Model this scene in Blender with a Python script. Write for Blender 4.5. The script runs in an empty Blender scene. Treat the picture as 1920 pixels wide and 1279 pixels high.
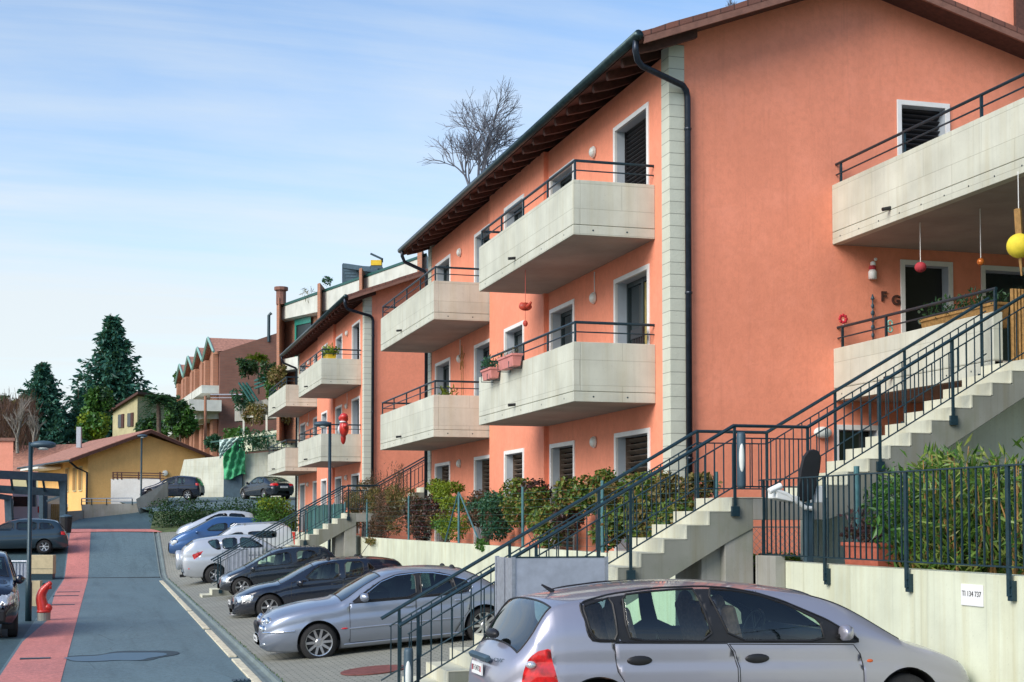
import bpy, bmesh, math, random
import numpy as np
from mathutils import Vector, Matrix, noise as mnoise
random.seed(7)
rnd = random.random
def ru(a, b): return a + (b - a) * random.random()
R_ = math.radians
scene = bpy.context.scene
COL = scene.collection

# ------------------------------------------------------------------ camera frame
FOC = 2700.0; CX = 960.0; HZ = 975.0; PH = R_(2.5); ZC = 2.4
CY = HZ - FOC * math.tan(PH)
YAW = math.atan((960 - 194) / FOC * math.cos(PH))
F2 = Vector((math.sin(YAW), math.cos(YAW), 0)); RT = Vector((math.cos(YAW), -math.sin(YAW), 0))
FW = F2 * math.cos(PH) + Vector((0, 0, math.sin(PH))); UPV = RT.cross(FW)
CAMP = Vector((0, 0, ZC))
def ray(px, py): return FW + RT * ((px - CX) / FOC) + UPV * ((CY - py) / FOC)
def at(px, py, d): return CAMP + ray(px, py) * d           # point at distance d along the view axis
def onz(px, py, z):
    r = ray(px, py); return CAMP + r * ((z - ZC) / r.z)
def cf(X, Y, Z): return RT * X + F2 * Y + Vector((0, 0, Z))   # X to the right, Y ahead

# ------------------------------------------------------------------ mesh builder
class MB:
    def __init__(s): s.v = []; s.f = []
    def add(s, vs, fs):
        o = len(s.v); s.v.extend([tuple(p) for p in vs]); s.f.extend([tuple(i + o for i in f) for f in fs]); return s
    def quad(s, a, b, c, d): return s.add([a, b, c, d], [(0, 1, 2, 3)])
    def poly(s, pts): return s.add(pts, [tuple(range(len(pts)))])
    def box(s, x0, x1, y0, y1, z0, z1):
        return s.hexa([(x0, y0, z0), (x1, y0, z0), (x1, y1, z0), (x0, y1, z0), (x0, y0, z1), (x1, y0, z1), (x1, y1, z1), (x0, y1, z1)])
    def hexa(s, p):
        return s.add(p, [(0, 3, 2, 1), (4, 5, 6, 7), (0, 1, 5, 4), (1, 2, 6, 5), (2, 3, 7, 6), (3, 0, 4, 7)])
    def obox(s, c, ax, ay, az):   # centre + half axes
        c = Vector(c); ax = Vector(ax); ay = Vector(ay); az = Vector(az)
        return s.hexa([c - ax - ay - az, c + ax - ay - az, c + ax + ay - az, c - ax + ay - az, c - ax - ay + az, c + ax - ay + az, c + ax + ay + az, c - ax + ay + az])
    def prism(s, pts, d):         # planar polygon extruded along vector d
        n = len(pts); d = Vector(d); a = [Vector(p) for p in pts]; b = [p + d for p in a]
        fs = [tuple(range(n))[::-1], tuple(range(n, 2 * n))] + [(i, (i + 1) % n, n + (i + 1) % n, n + i) for i in range(n)]
        return s.add(a + b, fs)
    def tube(s, path, r, n=8, cap=True, taper=None):
        P = [Vector(p) for p in path]; o = len(s.v); m = len(P); up = None
        for i, p in enumerate(P):
            t = (P[min(i + 1, m - 1)] - P[max(i - 1, 0)])
            if t.length < 1e-9: t = Vector((0, 0, 1))
            t.normalize()
            if up is None: up = Vector((0, 0, 1)) if abs(t.z) < .9 else Vector((1, 0, 0))
            a = t.cross(up)
            if a.length < 1e-6: a = t.orthogonal()
            a.normalize(); b = a.cross(t); up = b
            rr = r[i] if isinstance(r, list) else (r if taper is None else r + (taper - r) * i / max(1, m - 1))
            for k in range(n):
                an = 2 * math.pi * k / n
                s.v.append(tuple(p + a * (rr * math.cos(an)) + b * (rr * math.sin(an))))
        for i in range(m - 1):
            for k in range(n):
                s.f.append((o + i * n + k, o + i * n + (k + 1) % n, o + (i + 1) * n + (k + 1) % n, o + (i + 1) * n + k))
        if cap:
            s.f.append(tuple(o + k for k in range(n))[::-1]); s.f.append(tuple(o + (m - 1) * n + k for k in range(n)))
        return s
    def lathe(s, prof, c=(0, 0, 0), n=20, axis='z', cap=True):   # prof: (r, h) list
        o = len(s.v); c = Vector(c)
        for r, h in prof:
            for k in range(n):
                a = 2 * math.pi * k / n; x = r * math.cos(a); y = r * math.sin(a)
                p = {'z': (x, y, h), 'y': (x, h, y), 'x': (h, x, y)}[axis]
                s.v.append(tuple(c + Vector(p)))
        for i in range(len(prof) - 1):
            for k in range(n):
                s.f.append((o + i * n + k, o + i * n + (k + 1) % n, o + (i + 1) * n + (k + 1) % n, o + (i + 1) * n + k))
        if cap:
            s.f.append(tuple(o + k for k in range(n))[::-1]); s.f.append(tuple(o + (len(prof) - 1) * n + k for k in range(n)))
        return s
    def ball(s, c, rx, ry=None, rz=None, n=14, m=9):
        ry = ry or rx; rz = rz or rx
        prof = [(max(1e-3, math.sin(math.pi * i / m)), -math.cos(math.pi * i / m)) for i in range(m + 1)]
        t = MB().lathe(prof, n=n); c = Vector(c)
        return s.add([c + Vector((p[0] * rx, p[1] * ry, p[2] * rz)) for p in t.v], t.f)
    def xf(s, M):
        s.v = [tuple(M @ Vector(p)) for p in s.v]; return s

def mkobj(name, mb, mat, parent=None, smooth=False, bevel=0, fix=True, world=True):
    me = bpy.data.meshes.new(name); me.from_pydata(mb.v, [], mb.f)
    if fix:
        bm = bmesh.new(); bm.from_mesh(me); bmesh.ops.recalc_face_normals(bm, faces=bm.faces); bm.to_mesh(me); bm.free()
    me.update()
    if smooth:
        me.polygons.foreach_set('use_smooth', [True] * len(me.polygons))
    if mat is not None: me.materials.append(mat)
    o = bpy.data.objects.new(name, me); COL.objects.link(o)
    if parent is not None:
        o.parent = parent
        if world and parent.parent is None: o.matrix_parent_inverse = Matrix.Translation(-parent.location)
    if bevel:
        b = o.modifiers.new('bevel', 'BEVEL'); b.width = bevel; b.segments = 2; b.limit_method = 'ANGLE'; b.angle_limit = R_(40)
    return o
def tag(o, label, cat, group=None):
    o['label'] = label; o['category'] = cat
    if group: o['group'] = group
    return o
def thing(name, label, cat, loc, rz=0, group=None):
    o = bpy.data.objects.new(name, None); COL.objects.link(o); o.location = loc; o.rotation_euler = (0, 0, rz)
    o.empty_display_size = .2
    return tag(o, label, cat, group)
def single(name, mb, mat, label, cat, group=None, **k):
    return tag(mkobj(name, mb, mat, **k), label, cat, group)
def struct(name, mb, mat, **k):
    o = mkobj(name, mb, mat, **k); o['kind'] = 'structure'; return o
def dup(root, shift, label, group=None):
    r = root.copy(); COL.objects.link(r); r.location = root.location + Vector(shift); r['label'] = label
    if group: r['group'] = group; root['group'] = group
    for c in [o for o in list(bpy.data.objects) if o.parent == root]:
        d = c.copy(); COL.objects.link(d); mi = c.matrix_parent_inverse.copy(); d.parent = r; d.matrix_parent_inverse = mi
        for g in [o for o in list(bpy.data.objects) if o.parent == c]:
            e = g.copy(); COL.objects.link(e); mi = g.matrix_parent_inverse.copy(); e.parent = d; e.matrix_parent_inverse = mi
    return r
def text_mesh(txt, size, extrude=.002, bold=0):
    cu = bpy.data.curves.new('t', 'FONT'); cu.body = txt; cu.size = size; cu.extrude = extrude; cu.align_x = 'CENTER'; cu.align_y = 'CENTER'; cu.offset = bold
    ob = bpy.data.objects.new('t', cu); COL.objects.link(ob)
    dg = bpy.context.evaluated_depsgraph_get(); me = bpy.data.meshes.new_from_object(ob.evaluated_get(dg))
    mb = MB().add([v.co[:] for v in me.vertices], [tuple(p.vertices) for p in me.polygons])
    bpy.data.objects.remove(ob); bpy.data.meshes.remove(me); bpy.data.curves.remove(cu)
    return mb

# ------------------------------------------------------------------ materials
class NT:
    def __init__(s, name):
        s.m = bpy.data.materials.new(name); s.m.use_nodes = True; s.t = s.m.node_tree; s.n = s.t.nodes
        s.n.clear(); s.out = s.n.new('ShaderNodeOutputMaterial')
    def new(s, typ, **k):
        n = s.n.new('ShaderNode' + typ)
        for a, b in k.items():
            if a in n.bl_rna.properties.keys(): setattr(n, a, b)
        return n
    def set(s, sock, v):
        if isinstance(v, bpy.types.NodeSocket): s.t.links.new(v, sock)
        elif isinstance(v, (tuple, list)) and sock.type == 'RGBA' and len(v) == 3: sock.default_value = (*v, 1)
        else: sock.default_value = v
    def math(s, op, a, b=0., c=None):
        n = s.new('Math', operation=op); s.set(n.inputs[0], a); s.set(n.inputs[1], b)
        if c is not None: s.set(n.inputs[2], c)
        return n.outputs[0]
    def pos(s): return s.new('NewGeometry').outputs['Position']
    def obj(s): return s.new('TexCoord').outputs['Object']
    def map(s, v, sc=(1, 1, 1), rot=(0, 0, 0)):
        n = s.new('Mapping'); s.set(n.inputs['Vector'], v); n.inputs['Scale'].default_value = sc; n.inputs['Rotation'].default_value = rot
        return n.outputs[0]
    def noise(s, v, scale, detail=4, rough=.55):
        n = s.new('TexNoise'); s.set(n.inputs['Vector'], v); n.inputs['Scale'].default_value = scale; n.inputs['Detail'].default_value = detail; n.inputs['Roughness'].default_value = rough
        return n.outputs['Fac']
    def ramp(s, f, stops):
        n = s.new('ValToRGB'); s.set(n.inputs[0], f); e = n.color_ramp.elements
        while len(e) < len(stops): e.new(.5)
        for i, (p, c) in enumerate(stops):
            e[i].position = p; e[i].color = (*c, 1) if len(c) == 3 else c
        return n.outputs[0]
    def mix(s, f, a, b, blend='MIX'):
        n = s.new('Mix', data_type='RGBA', blend_type=blend); s.set(n.inputs[0], f); s.set(n.inputs[6], a); s.set(n.inputs[7], b); return n.outputs[2]
    def bsdf(s, color, rough=.8, bump=None, dist=.01, strength=.4, metal=0., coat=0., spec=None, trans=0.):
        b = s.new('BsdfPrincipled'); s.set(b.inputs['Base Color'], color); s.set(b.inputs['Roughness'], rough); b.inputs['Metallic'].default_value = metal
        b.inputs['Coat Weight'].default_value = coat; b.inputs['Coat Roughness'].default_value = .04
        if spec is not None: b.inputs['Specular IOR Level'].default_value = spec
        if trans: b.inputs['Transmission Weight'].default_value = trans
        if bump is not None:
            n = s.new('Bump'); n.inputs['Strength'].default_value = strength; n.inputs['Distance'].default_value = dist; s.set(n.inputs['Height'], bump); s.t.links.new(n.outputs[0], b.inputs['Normal'])
        s.t.links.new(b.outputs[0], s.out.inputs[0]); return b
    def uvz(s):   # (u+v, z) coordinate: lays courses on any upright axis-aligned face
        x = s.new('SeparateXYZ'); s.set(x.inputs[0], s.pos()); c = s.new('CombineXYZ')
        s.set(c.inputs[0], s.math('ADD', x.outputs[0], x.outputs[1])); s.set(c.inputs[1], x.outputs[2]); return c.outputs[0]
def lerp3(a, k): return tuple(min(1, x * k) for x in a)

def m_plain(name, c, rough=.6, metal=0, var=.12, scale=6., coat=0., bump=0.):
    t = NT(name); n = t.noise(t.pos(), scale, 5)
    col = t.mix(t.ramp(n, [(.3, (0, 0, 0)), (.7, (1, 1, 1))]), lerp3(c, 1 - var), lerp3(c, 1 + var))
    t.bsdf(col, rough, metal=metal, coat=coat, bump=t.noise(t.pos(), 60, 3) if bump else None, strength=bump); return t.m
def m_plaster(name, c, stain=.12):
    t = NT(name); p = t.pos()
    a = t.noise(p, .55, 5); st = t.noise(t.map(p, (2.2, 2.2, .25)), 1., 4)
    col = t.mix(t.ramp(a, [(.3, (0, 0, 0)), (.72, (1, 1, 1))]), lerp3(c, 1 - stain), lerp3(c, 1 + stain * .6))
    col = t.mix(t.math('MULTIPLY', t.ramp(st, [(.5, (0, 0, 0)), (.75, (1, 1, 1))]), .24), col, lerp3(c, .66))
    col = t.mix(t.math('MULTIPLY', t.ramp(t.noise(p, 11, 4, .7), [(.42, (0, 0, 0)), (.66, (1, 1, 1))]), .42), col, lerp3(c, .78)); col = t.mix(t.math('MULTIPLY', t.ramp(t.noise(p, 3.1, 5, .65), [(.5, (0, 0, 0)), (.7, (1, 1, 1))]), .35), col, (min(1, c[0] * 1.08), c[1] * 1.14, c[2] * 1.22))
    st3 = t.noise(t.map(p, (7, 7, .3)), 1.5, 4, .7); col = t.mix(t.math('MULTIPLY', t.ramp(st3, [(.56, (0, 0, 0)), (.72, (1, 1, 1))]), .24), col, lerp3(c, .66))
    t.bsdf(col, .92, bump=t.noise(p, 24, 5, .7), strength=.5, dist=.012, spec=.15); return t.m
def m_concrete(name, c, boards=True, streak=.5, moss=.0):
    t = NT(name); p = t.pos()
    a = t.noise(p, 1.3, 6); st = t.noise(t.map(p, (3.4, 3.4, .22)), 1.6, 5, .65); pit = t.noise(p, 30, 3)
    col = t.mix(t.ramp(a, [(.28, (0, 0, 0)), (.75, (1, 1, 1))]), lerp3(c, .8), lerp3(c, 1.1))
    col = t.mix(t.math('MULTIPLY', t.ramp(st, [(.47, (0, 0, 0)), (.72, (1, 1, 1))]), streak), col, (c[0] * .72, c[1] * .62, c[2] * .42))
    st2 = t.noise(t.map(p, (5.4, 5.4, .12)), 2.3, 4, .7)
    col = t.mix(t.math('MULTIPLY', t.ramp(st2, [(.55, (0, 0, 0)), (.78, (1, 1, 1))]), streak * .8), col, lerp3(c, .38))
    if moss: col = t.mix(t.math('MULTIPLY', t.ramp(t.noise(p, 2.1, 5), [(.5, (0, 0, 0)), (.7, (1, 1, 1))]), moss), col, (c[0] * .5, c[1] * .6, c[2] * .4))
    col = t.mix(t.ramp(pit, [(.62, (0, 0, 0)), (.8, (.6, .6, .6))]), col, lerp3(c, .6))
    h = t.math('ADD', t.math('MULTIPLY', a, .5), t.math('MULTIPLY', pit, .35))
    if boards:
        b = t.new('TexBrick'); t.set(b.inputs['Vector'], t.uvz()); b.inputs['Scale'].default_value = 1
        b.inputs['Brick Width'].default_value = boards[0] if isinstance(boards, tuple) else 1.5; b.inputs['Row Height'].default_value = boards[1] if isinstance(boards, tuple) else .42; b.inputs['Mortar Size'].default_value = .006; b.inputs['Mortar Smooth'].default_value = .6
        b.inputs['Color1'].default_value = (1, 1, 1, 1); b.inputs['Color2'].default_value = (.93, .94, .93, 1); b.inputs['Mortar'].default_value = (.72, .72, .7, 1); b.inputs['Bias'].default_value = 0
        col = t.mix(1., col, b.outputs['Color'], 'MULTIPLY'); h = t.math('SUBTRACT', h, t.math('MULTIPLY', b.outputs['Fac'], .5))
    t.bsdf(col, .9, bump=h, strength=.4, dist=.012, spec=.2); return t.m
def m_blocks(name, c, h=.2):
    t = NT(name); p = t.pos(); x = t.new('SeparateXYZ'); t.set(x.inputs[0], p)
    fr = t.math('FRACT', t.math('DIVIDE', x.outputs[2], h)); ln = t.math('LESS_THAN', fr, .055)
    row = t.new('TexWhiteNoise', noise_dimensions='1D'); t.set(row.inputs['W'], t.math('FLOOR', t.math('DIVIDE', x.outputs[2], h)))
    col = t.mix(t.noise(p, 4, 5), lerp3(c, .82), lerp3(c, 1.08)); col = t.mix(t.math('MULTIPLY', row.outputs['Value'], .2), col, lerp3(c, .7))
    col = t.mix(ln, col, lerp3(c, .42)); t.bsdf(col, .9, bump=t.math('SUBTRACT', t.noise(p, 40, 3), t.math('MULTIPLY', ln, 2.)), strength=.4); return t.m
def m_asphalt(name, c):
    t = NT(name); p = t.pos()
    a = t.noise(p, .35, 6, .6); sp = t.noise(p, 70, 2, .7); b = t.noise(t.map(p, (1., .22, 1)), 1.1, 5)
    col = t.mix(t.ramp(a, [(.3, (0, 0, 0)), (.7, (1, 1, 1))]), lerp3(c, .78), lerp3(c, 1.2))
    col = t.mix(t.math('MULTIPLY', t.ramp(b, [(.5, (0, 0, 0)), (.72, (1, 1, 1))]), .35), col, lerp3(c, 1.5))
    col = t.mix(t.ramp(sp, [(.45, (0, 0, 0)), (.7, (.6, .6, .6))]), col, lerp3(c, 1.9)); g2 = t.noise(p, 16, 4, .75); col = t.mix(t.math('MULTIPLY', t.ramp(g2, [(.45, (0, 0, 0)), (.62, (1, 1, 1))]), .5), col, lerp3(c, 1.75)); g3 = t.noise(p, 9, 5, .8); col = t.mix(t.math('MULTIPLY', t.ramp(g3, [(.5, (0, 0, 0)), (.66, (1, 1, 1))]), .5), col, lerp3(c, .5)); wr = t.noise(t.map(p, (2.4, .12, 1)), 1., 5, .6); col = t.mix(t.math('MULTIPLY', t.ramp(wr, [(.52, (0, 0, 0)), (.7, (1, 1, 1))]), .4), col, lerp3(c, .62))
    vo = t.new('TexVoronoi', feature='DISTANCE_TO_EDGE'); t.set(vo.inputs['Vector'], t.mix(.12, p, t.new('TexNoise').outputs['Color'])); vo.inputs['Scale'].default_value = .45
    cr = t.math('LESS_THAN', vo.outputs['Distance'], .0035); col = t.mix(t.math('MULTIPLY', cr, .35), col, lerp3(c, .4))
    t.bsdf(col, t.ramp(a, [(.3, (.62, .62, .62)), (.7, (.85, .85, .85))]), bump=sp, strength=.35, dist=.006, spec=.3); return t.m
def m_brick(name, c1, c2, mortar, w=.25, h=.065, ms=.01, vec='wall', rough=.85):
    t = NT(name); p = t.pos(); b = t.new('TexBrick')
    t.set(b.inputs['Vector'], t.uvz() if vec == 'wall' else p); b.inputs['Scale'].default_value = 1
    b.inputs['Brick Width'].default_value = w; b.inputs['Row Height'].default_value = h; b.inputs['Mortar Size'].default_value = ms
    b.inputs['Color1'].default_value = (*c1, 1); b.inputs['Color2'].default_value = (*c2, 1); b.inputs['Mortar'].default_value = (*mortar, 1); b.inputs['Mortar Smooth'].default_value = .3
    col = t.mix(t.math('MULTIPLY', t.ramp(t.noise(p, .8, 5), [(.35, (0, 0, 0)), (.7, (1, 1, 1))]), .45), b.outputs['Color'], lerp3(c1, .55))
    t.bsdf(col, rough, bump=t.math('SUBTRACT', t.noise(p, 50, 3), b.outputs['Fac']), strength=.45, dist=.008); return t.m
def m_leaf(name, cols, rough=.55):
    t = NT(name); g = t.new('NewGeometry'); k = len(cols)
    f = t.math('ADD', t.math('MULTIPLY', g.outputs['Random Per Island'], .7), t.math('MULTIPLY', t.noise(g.outputs['Position'], 2.2, 3), .3))
    col = t.ramp(f, [(.12 + .76 * i / max(1, k - 1), c) for i, c in enumerate(cols)])
    d = t.new('BsdfDiffuse'); t.set(d.inputs[0], col); tr = t.new('BsdfTranslucent'); t.set(tr.inputs[0], t.mix(.5, col, (.12, .2, .03)))
    gl = t.new('BsdfGlossy'); gl.inputs['Roughness'].default_value = .35; gl.inputs[0].default_value = (.6, .65, .7, 1)
    m1 = t.new('MixShader'); m1.inputs[0].default_value = .25; t.t.links.new(d.outputs[0], m1.inputs[1]); t.t.links.new(tr.outputs[0], m1.inputs[2])
    m2 = t.new('MixShader'); m2.inputs[0].default_value = .03; t.t.links.new(m1.outputs[0], m2.inputs[1]); t.t.links.new(gl.outputs[0], m2.inputs[2])
    t.t.links.new(m2.outputs[0], t.out.inputs[0]); return t.m
def m_paint(name, c, metal=.35, flake=.1, rough=.32):
    t = NT(name); p = t.obj(); g = t.new('NewGeometry')
    fl = t.noise(p, 400, 1); dirt = t.noise(p, 3, 5); x = t.new('SeparateXYZ'); t.set(x.inputs[0], p)
    col = t.mix(t.math('MULTIPLY', fl, flake), c, lerp3(c, 1.6))
    low = t.math('MULTIPLY', t.ramp(x.outputs[2], [(.15, (1, 1, 1)), (.6, (0, 0, 0))]), t.math('MULTIPLY', dirt, .5))
    col = t.mix(low, col, (.16, .15, .13)); col = t.mix(g.outputs['Backfacing'], col, (.07, .065, .06))
    b = t.bsdf(col, t.math('ADD', t.math('MULTIPLY', dirt, .14), rough - .07), metal=metal, coat=.8); return t.m
def m_glass(name, tint, refl=.9, dark=.0):
    t = NT(name); tr = t.new('BsdfTransparent'); tr.inputs[0].default_value = (*tint, 1)
    gl = t.new('BsdfGlossy'); gl.inputs['Roughness'].default_value = .02; gl.inputs[0].default_value = (refl, refl, refl, 1)
    lw = t.new('LayerWeight'); lw.inputs['Blend'].default_value = .5; m = t.new('MixShader')
    t.set(m.inputs[0], t.math('MINIMUM', t.math('ADD', t.math('MULTIPLY', t.math('POWER', lw.outputs['Facing'], 3.2), .8), .075), .9)); t.t.links.new(tr.outputs[0], m.inputs[1]); t.t.links.new(gl.outputs[0], m.inputs[2])
    t.t.links.new(m.outputs[0], t.out.inputs[0]); return t.m
def m_pane(name, c):   # house window: dark room behind reflecting glass
    t = NT(name); t.bsdf(t.mix(t.noise(t.pos(), 1.5, 2), lerp3(c, .5), c), .06, spec=.7); return t.m

SALMON = (.89, .32, .20)
M = dict(
 salmon=m_plaster('salmon_plaster', SALMON), salmon2=m_plaster('salmon_plaster_far', (.62, .16, .10)), pink=m_plaster('pink_plaster', (.82, .33, .23)),
 yellow=m_plaster('yellow_plaster', (.96, .56, .21)), cream=m_plaster('cream_plaster', (.62, .55, .33)), white=m_plaster('white_plaster', (.76, .76, .72)),
 conc=m_concrete('balcony_concrete', (.60, .61, .52), streak=.28), wallc=m_concrete('retaining_concrete', (.66, .69, .54), streak=.42, boards=(5.1, 9.)), stairc=m_concrete('stair_concrete', (.25, .26, .225), boards=False, streak=.5, moss=.3),
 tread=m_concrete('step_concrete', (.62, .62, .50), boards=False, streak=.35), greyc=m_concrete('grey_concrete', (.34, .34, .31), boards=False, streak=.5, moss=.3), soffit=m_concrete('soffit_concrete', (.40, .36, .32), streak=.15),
 block=m_blocks('block_stone', (.60, .62, .52)), trim=m_plain('white_trim', (.78, .78, .76), .5, var=.05), jamb=m_plain('shaded_white_jamb', (.46, .52, .58), .6, var=.06),
 rail=m_plain('dark_teal_metal', (.014, .040, .055), .38, .3, .25, 20), pipe=m_plain('dark_pipe', (.022, .03, .045), .35, .5, .3, 10), gutter=m_plain('gutter_metal', (.03, .055, .06), .35, .6, .35, 6),
 wood=m_plain('dark_brown_wood', (.075, .03, .022), .75, 0, .3, 12, bump=.3), fascia=m_plain('brown_barge_board', (.22, .105, .075), .7, 0, .2, 8, bump=.2),
 tile=m_brick('roof_tile', (.24, .1, .07), (.17, .075, .06), (.07, .035, .03), .24, .34, .012, 'top'), tile2=m_plain('roof_tile_far', (.38, .18, .125), .85, 0, .35, 5, bump=.4),
 shutter=m_plain('brown_shutter', (.16, .115, .085), .6, 0, .25, 6), shutterd=m_plain('dark_shutter', (.022, .022, .026), .5, 0, .2, 6), pane=m_pane('window_pane', (.02, .032, .036)), sash=m_plain('dark_sash', (.025, .04, .045), .45, 0, .1),
 net=m_plain('grey_net_curtain', (.16, .17, .165), .9, 0, .3, 12), curtain=m_plain('ochre_curtain', (.4, .3, .1), .9, 0, .25, 14), asphalt=m_asphalt('asphalt', (.095, .145, .165)), asphalt2=m_asphalt('dark_asphalt', (.045, .082, .095)), red=m_asphalt('red_asphalt', (.47, .175, .15)),
 paver=m_brick('grey_paver', (.33, .33, .28), (.27, .275, .235), (.13, .14, .115), .2, .1, .012, 'top', .8), kerb=m_concrete('gutter_concrete', (.2, .25, .25), boards=False, streak=.3), line=m_plain('yellow_white_line', (.62, .57, .42), .8, 0, .35, 9),
 soil=m_plain('soil', (.07, .055, .035), .95, 0, .4, 8, bump=.6), grass=m_plain('hill_grass', (.07, .1, .035), .95, 0, .5, 1.5, bump=.5),
 metal=m_plain('galvanised_metal', (.42, .45, .5), .42, .6, .15, 20), panel=m_plain('grey_panel', (.39, .43, .50), .5, .2, .12, 8), black=m_plain('black_plastic', (.012, .012, .014), .5, 0, .2), rubber=m_plain('tyre_rubber', (.015, .015, .016), .8, 0, .3, 14, bump=.3),
 chrome=m_plain('chrome', (.75, .76, .78), .12, 1, .04), rim=m_plain('alloy', (.55, .56, .58), .28, .85, .1), redl=m_plain('red_lens', (.55, .008, .012), .1, 0, .45, 16, 1.), orange=m_plain('orange_lens', (.7, .13, .03), .2, 0, .1), lens=m_plain('clear_lens', (.62, .66, .68), .1, .5, .2, 40, 1.),
 plate=m_plain('white_plate', (.78, .79, .78), .4, 0, .03), ink=m_plain('black_ink', (.015, .015, .018), .6), redpaint=m_plain('red_paint', (.58, .03, .02), .38, 0, .15, 12, .4), terracotta=m_plain('terracotta', (.46, .12, .07), .75, 0, .2, 10), pinkpot=m_plain('pink_planter', (.62, .23, .2), .6, 0, .1),
 brick=m_brick('facing_brick', (.27, .12, .085), (.22, .1, .075), (.2, .13, .1), .5, .13, .015), brick2=m_brick('orange_brick', (.5, .22, .13), (.43, .19, .11), (.3, .2, .15), .5, .13, .015),
 edgeg=m_plain('pale_green_metal', (.24, .42, .36), .5, .1, .15), greenm=m_plain('green_painted_metal', (.03, .26, .2), .45, .1, .15), dkgreen=m_plain('dark_green_metal', (.02, .1, .085), .5, .1, .2), palec=m_concrete('pale_fascia', (.66, .68, .62), boards=False, streak=.2), yellowp=m_plain('yellow_paint', (.75, .5, .02), .5), bluegrey=m_plain('blue_grey_metal', (.05, .09, .12), .5, .2, .2),
 ochre=m_plain('ochre_bamboo', (.34, .19, .06), .75, 0, .3, 18, bump=.3), cabinet=m_plain('ochre_cabinet', (.48, .40, .24), .65, 0, .12), bark=m_plain('bark', (.10, .075, .055), .9, 0, .4, 10, bump=.6), palebark=m_plain('pale_bark', (.22, .2, .17), .9, 0, .35, 8, bump=.4), bluebark=m_plain('grey_bark', (.15, .16, .19), .9, 0, .3, 6),
 netg=m_plain('green_netting', (.08, .42, .2), .9, 0, .35, 6), netp=m_plain('pale_tarp', (.5, .66, .62), .8, 0, .15, 5), lampglass=m_plain('frosted_glass', (.66, .70, .66), .3, 0, .05), seat=m_plain('brown_seat_fabric', (.19, .10, .075), .9, 0, .3, 30), seatd=m_plain('dark_seat_fabric', (.02, .022, .025), .9, 0, .3, 30),
 ball=m_plain('yellow_paper', (.72, .58, .04), .8, 0, .12, 12), orball=m_plain('orange_glass', (.62, .17, .03), .15, .3, .4, 25), redball=m_plain('dark_red_paper', (.4, .035, .05), .8, 0, .15, 12), whitepl=m_plain('white_plastic', (.78, .8, .78), .4, 0, .05), teal=m_plain('teal_post', (.08, .2, .22), .45, .4, .2, 12),
 water=m_pane('puddle_water', (.02, .03, .04)), glasscar=m_glass('car_glass', (.78, .95, .87)), glassdk=m_glass('car_glass_dark', (.22, .33, .33)),
)
# ================================================================== GROUND
def sstep(a, b, x):
    t = min(1, max(0, (x - a) / (b - a))); return t * t * (3 - 2 * t)
def interp(x, pts):
    if x <= pts[0][0]: return pts[0][1]
    for (a, b), (c, d) in zip(pts, pts[1:]):
        if x <= c: return b + (d - b) * (x - a) / (c - a)
    return pts[-1][1]
ROADP = [(-30, 0), (61, 0), (62.5, .12), (70.5, 1.72), (72.5, 1.92), (90, 2.0), (400, 2)]
def roadz(v): return interp(v, ROADP)
def parkz(u, v):
    base = interp(v, [(10, .0), (50, 0), (58, .22), (65, .72), (70, 1.62), (72.5, 1.9), (90, 2)])
    s = .085 * max(0, u - 2.5)
    if v < 17: s = max(s, min(.42, .42 * (u - 2.5) / .6))
    elif v < 21: s = max(s, min(.42, .42 * (u - 2.5) / .6) * (21 - v) / 4)
    k = sstep(2.5, 4.2, u); return roadz(v) * (1 - k) + base * k + s
def sheet(us, vs, hf):
    mb = MB(); nu = len(us)
    for v in vs:
        for u in us: mb.v.append((u, v, hf(u, v)))
    for j in range(len(vs) - 1):
        for i in range(nu - 1):
            a = j * nu + i; mb.f.append((a, a + 1, a + 1 + nu, a + nu))
    return mb
def rng(a, b, n): return [a + (b - a) * i / n for i in range(n + 1)]
VS = rng(5, 61, 56) + rng(61.5, 74, 25) + rng(75, 85, 10)
# far terrain: flat plain to the horizon with the slope rising behind the houses
def terr(u, v):
    z = -.45
    if v > 60: z = -.45 + 1.9 * sstep(61, 73, v)
    P = Vector((u, v, 0)); X = P.dot(RT); Y = P.dot(F2)
    if u > 16.6: z = max(z, 1.2 + .42 * min(60, u - 16.6))
    hill = sstep(100, 170, Y) * 11 * sstep(-95, -15, X) + sstep(92, 125, Y) * 5.5 * sstep(-32, -17, X)
    return z + hill
us = [-900, -500, -300] + rng(-200, -40, 20) + rng(-36, 60, 48) + [70, 90, 130, 200, 350, 600, 900]
vs = [-400, -200, -80, -30] + rng(0, 200, 70) + [230, 280, 350, 500, 800, 1300]
struct('ground', sheet(us, vs, terr), M['grass'], smooth=True)
struct('road', sheet(rng(-1.55, 2.32, 6), VS, lambda u, v: roadz(v) + .012 * math.cos(u * .8)), M['asphalt'], smooth=True)
struct('side_yard', sheet(rng(-16, -1.55, 8), VS, lambda u, v: roadz(v) + .012 * math.cos(1.24)), M['asphalt2'], smooth=True)
rs = MB()
def red_edge(v): return interp(v, [(5, -1.5), (30, -1.5), (36, -1.26), (50, -1.5), (90, -1.5)])
mb = MB()
for v in VS:
    for k in range(4):
        u = red_edge(v) + (-.58 - red_edge(v)) * k / 3; mb.v.append((u, v, roadz(v) + .012 * math.cos(u * .8) + .006))
for j in range(len(VS) - 1):
    for i in range(3):
        a = j * 4 + i; mb.f.append((a, a + 1, a + 5, a + 4))
struct('pavement', mb, M['red'], smooth=True)
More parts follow.
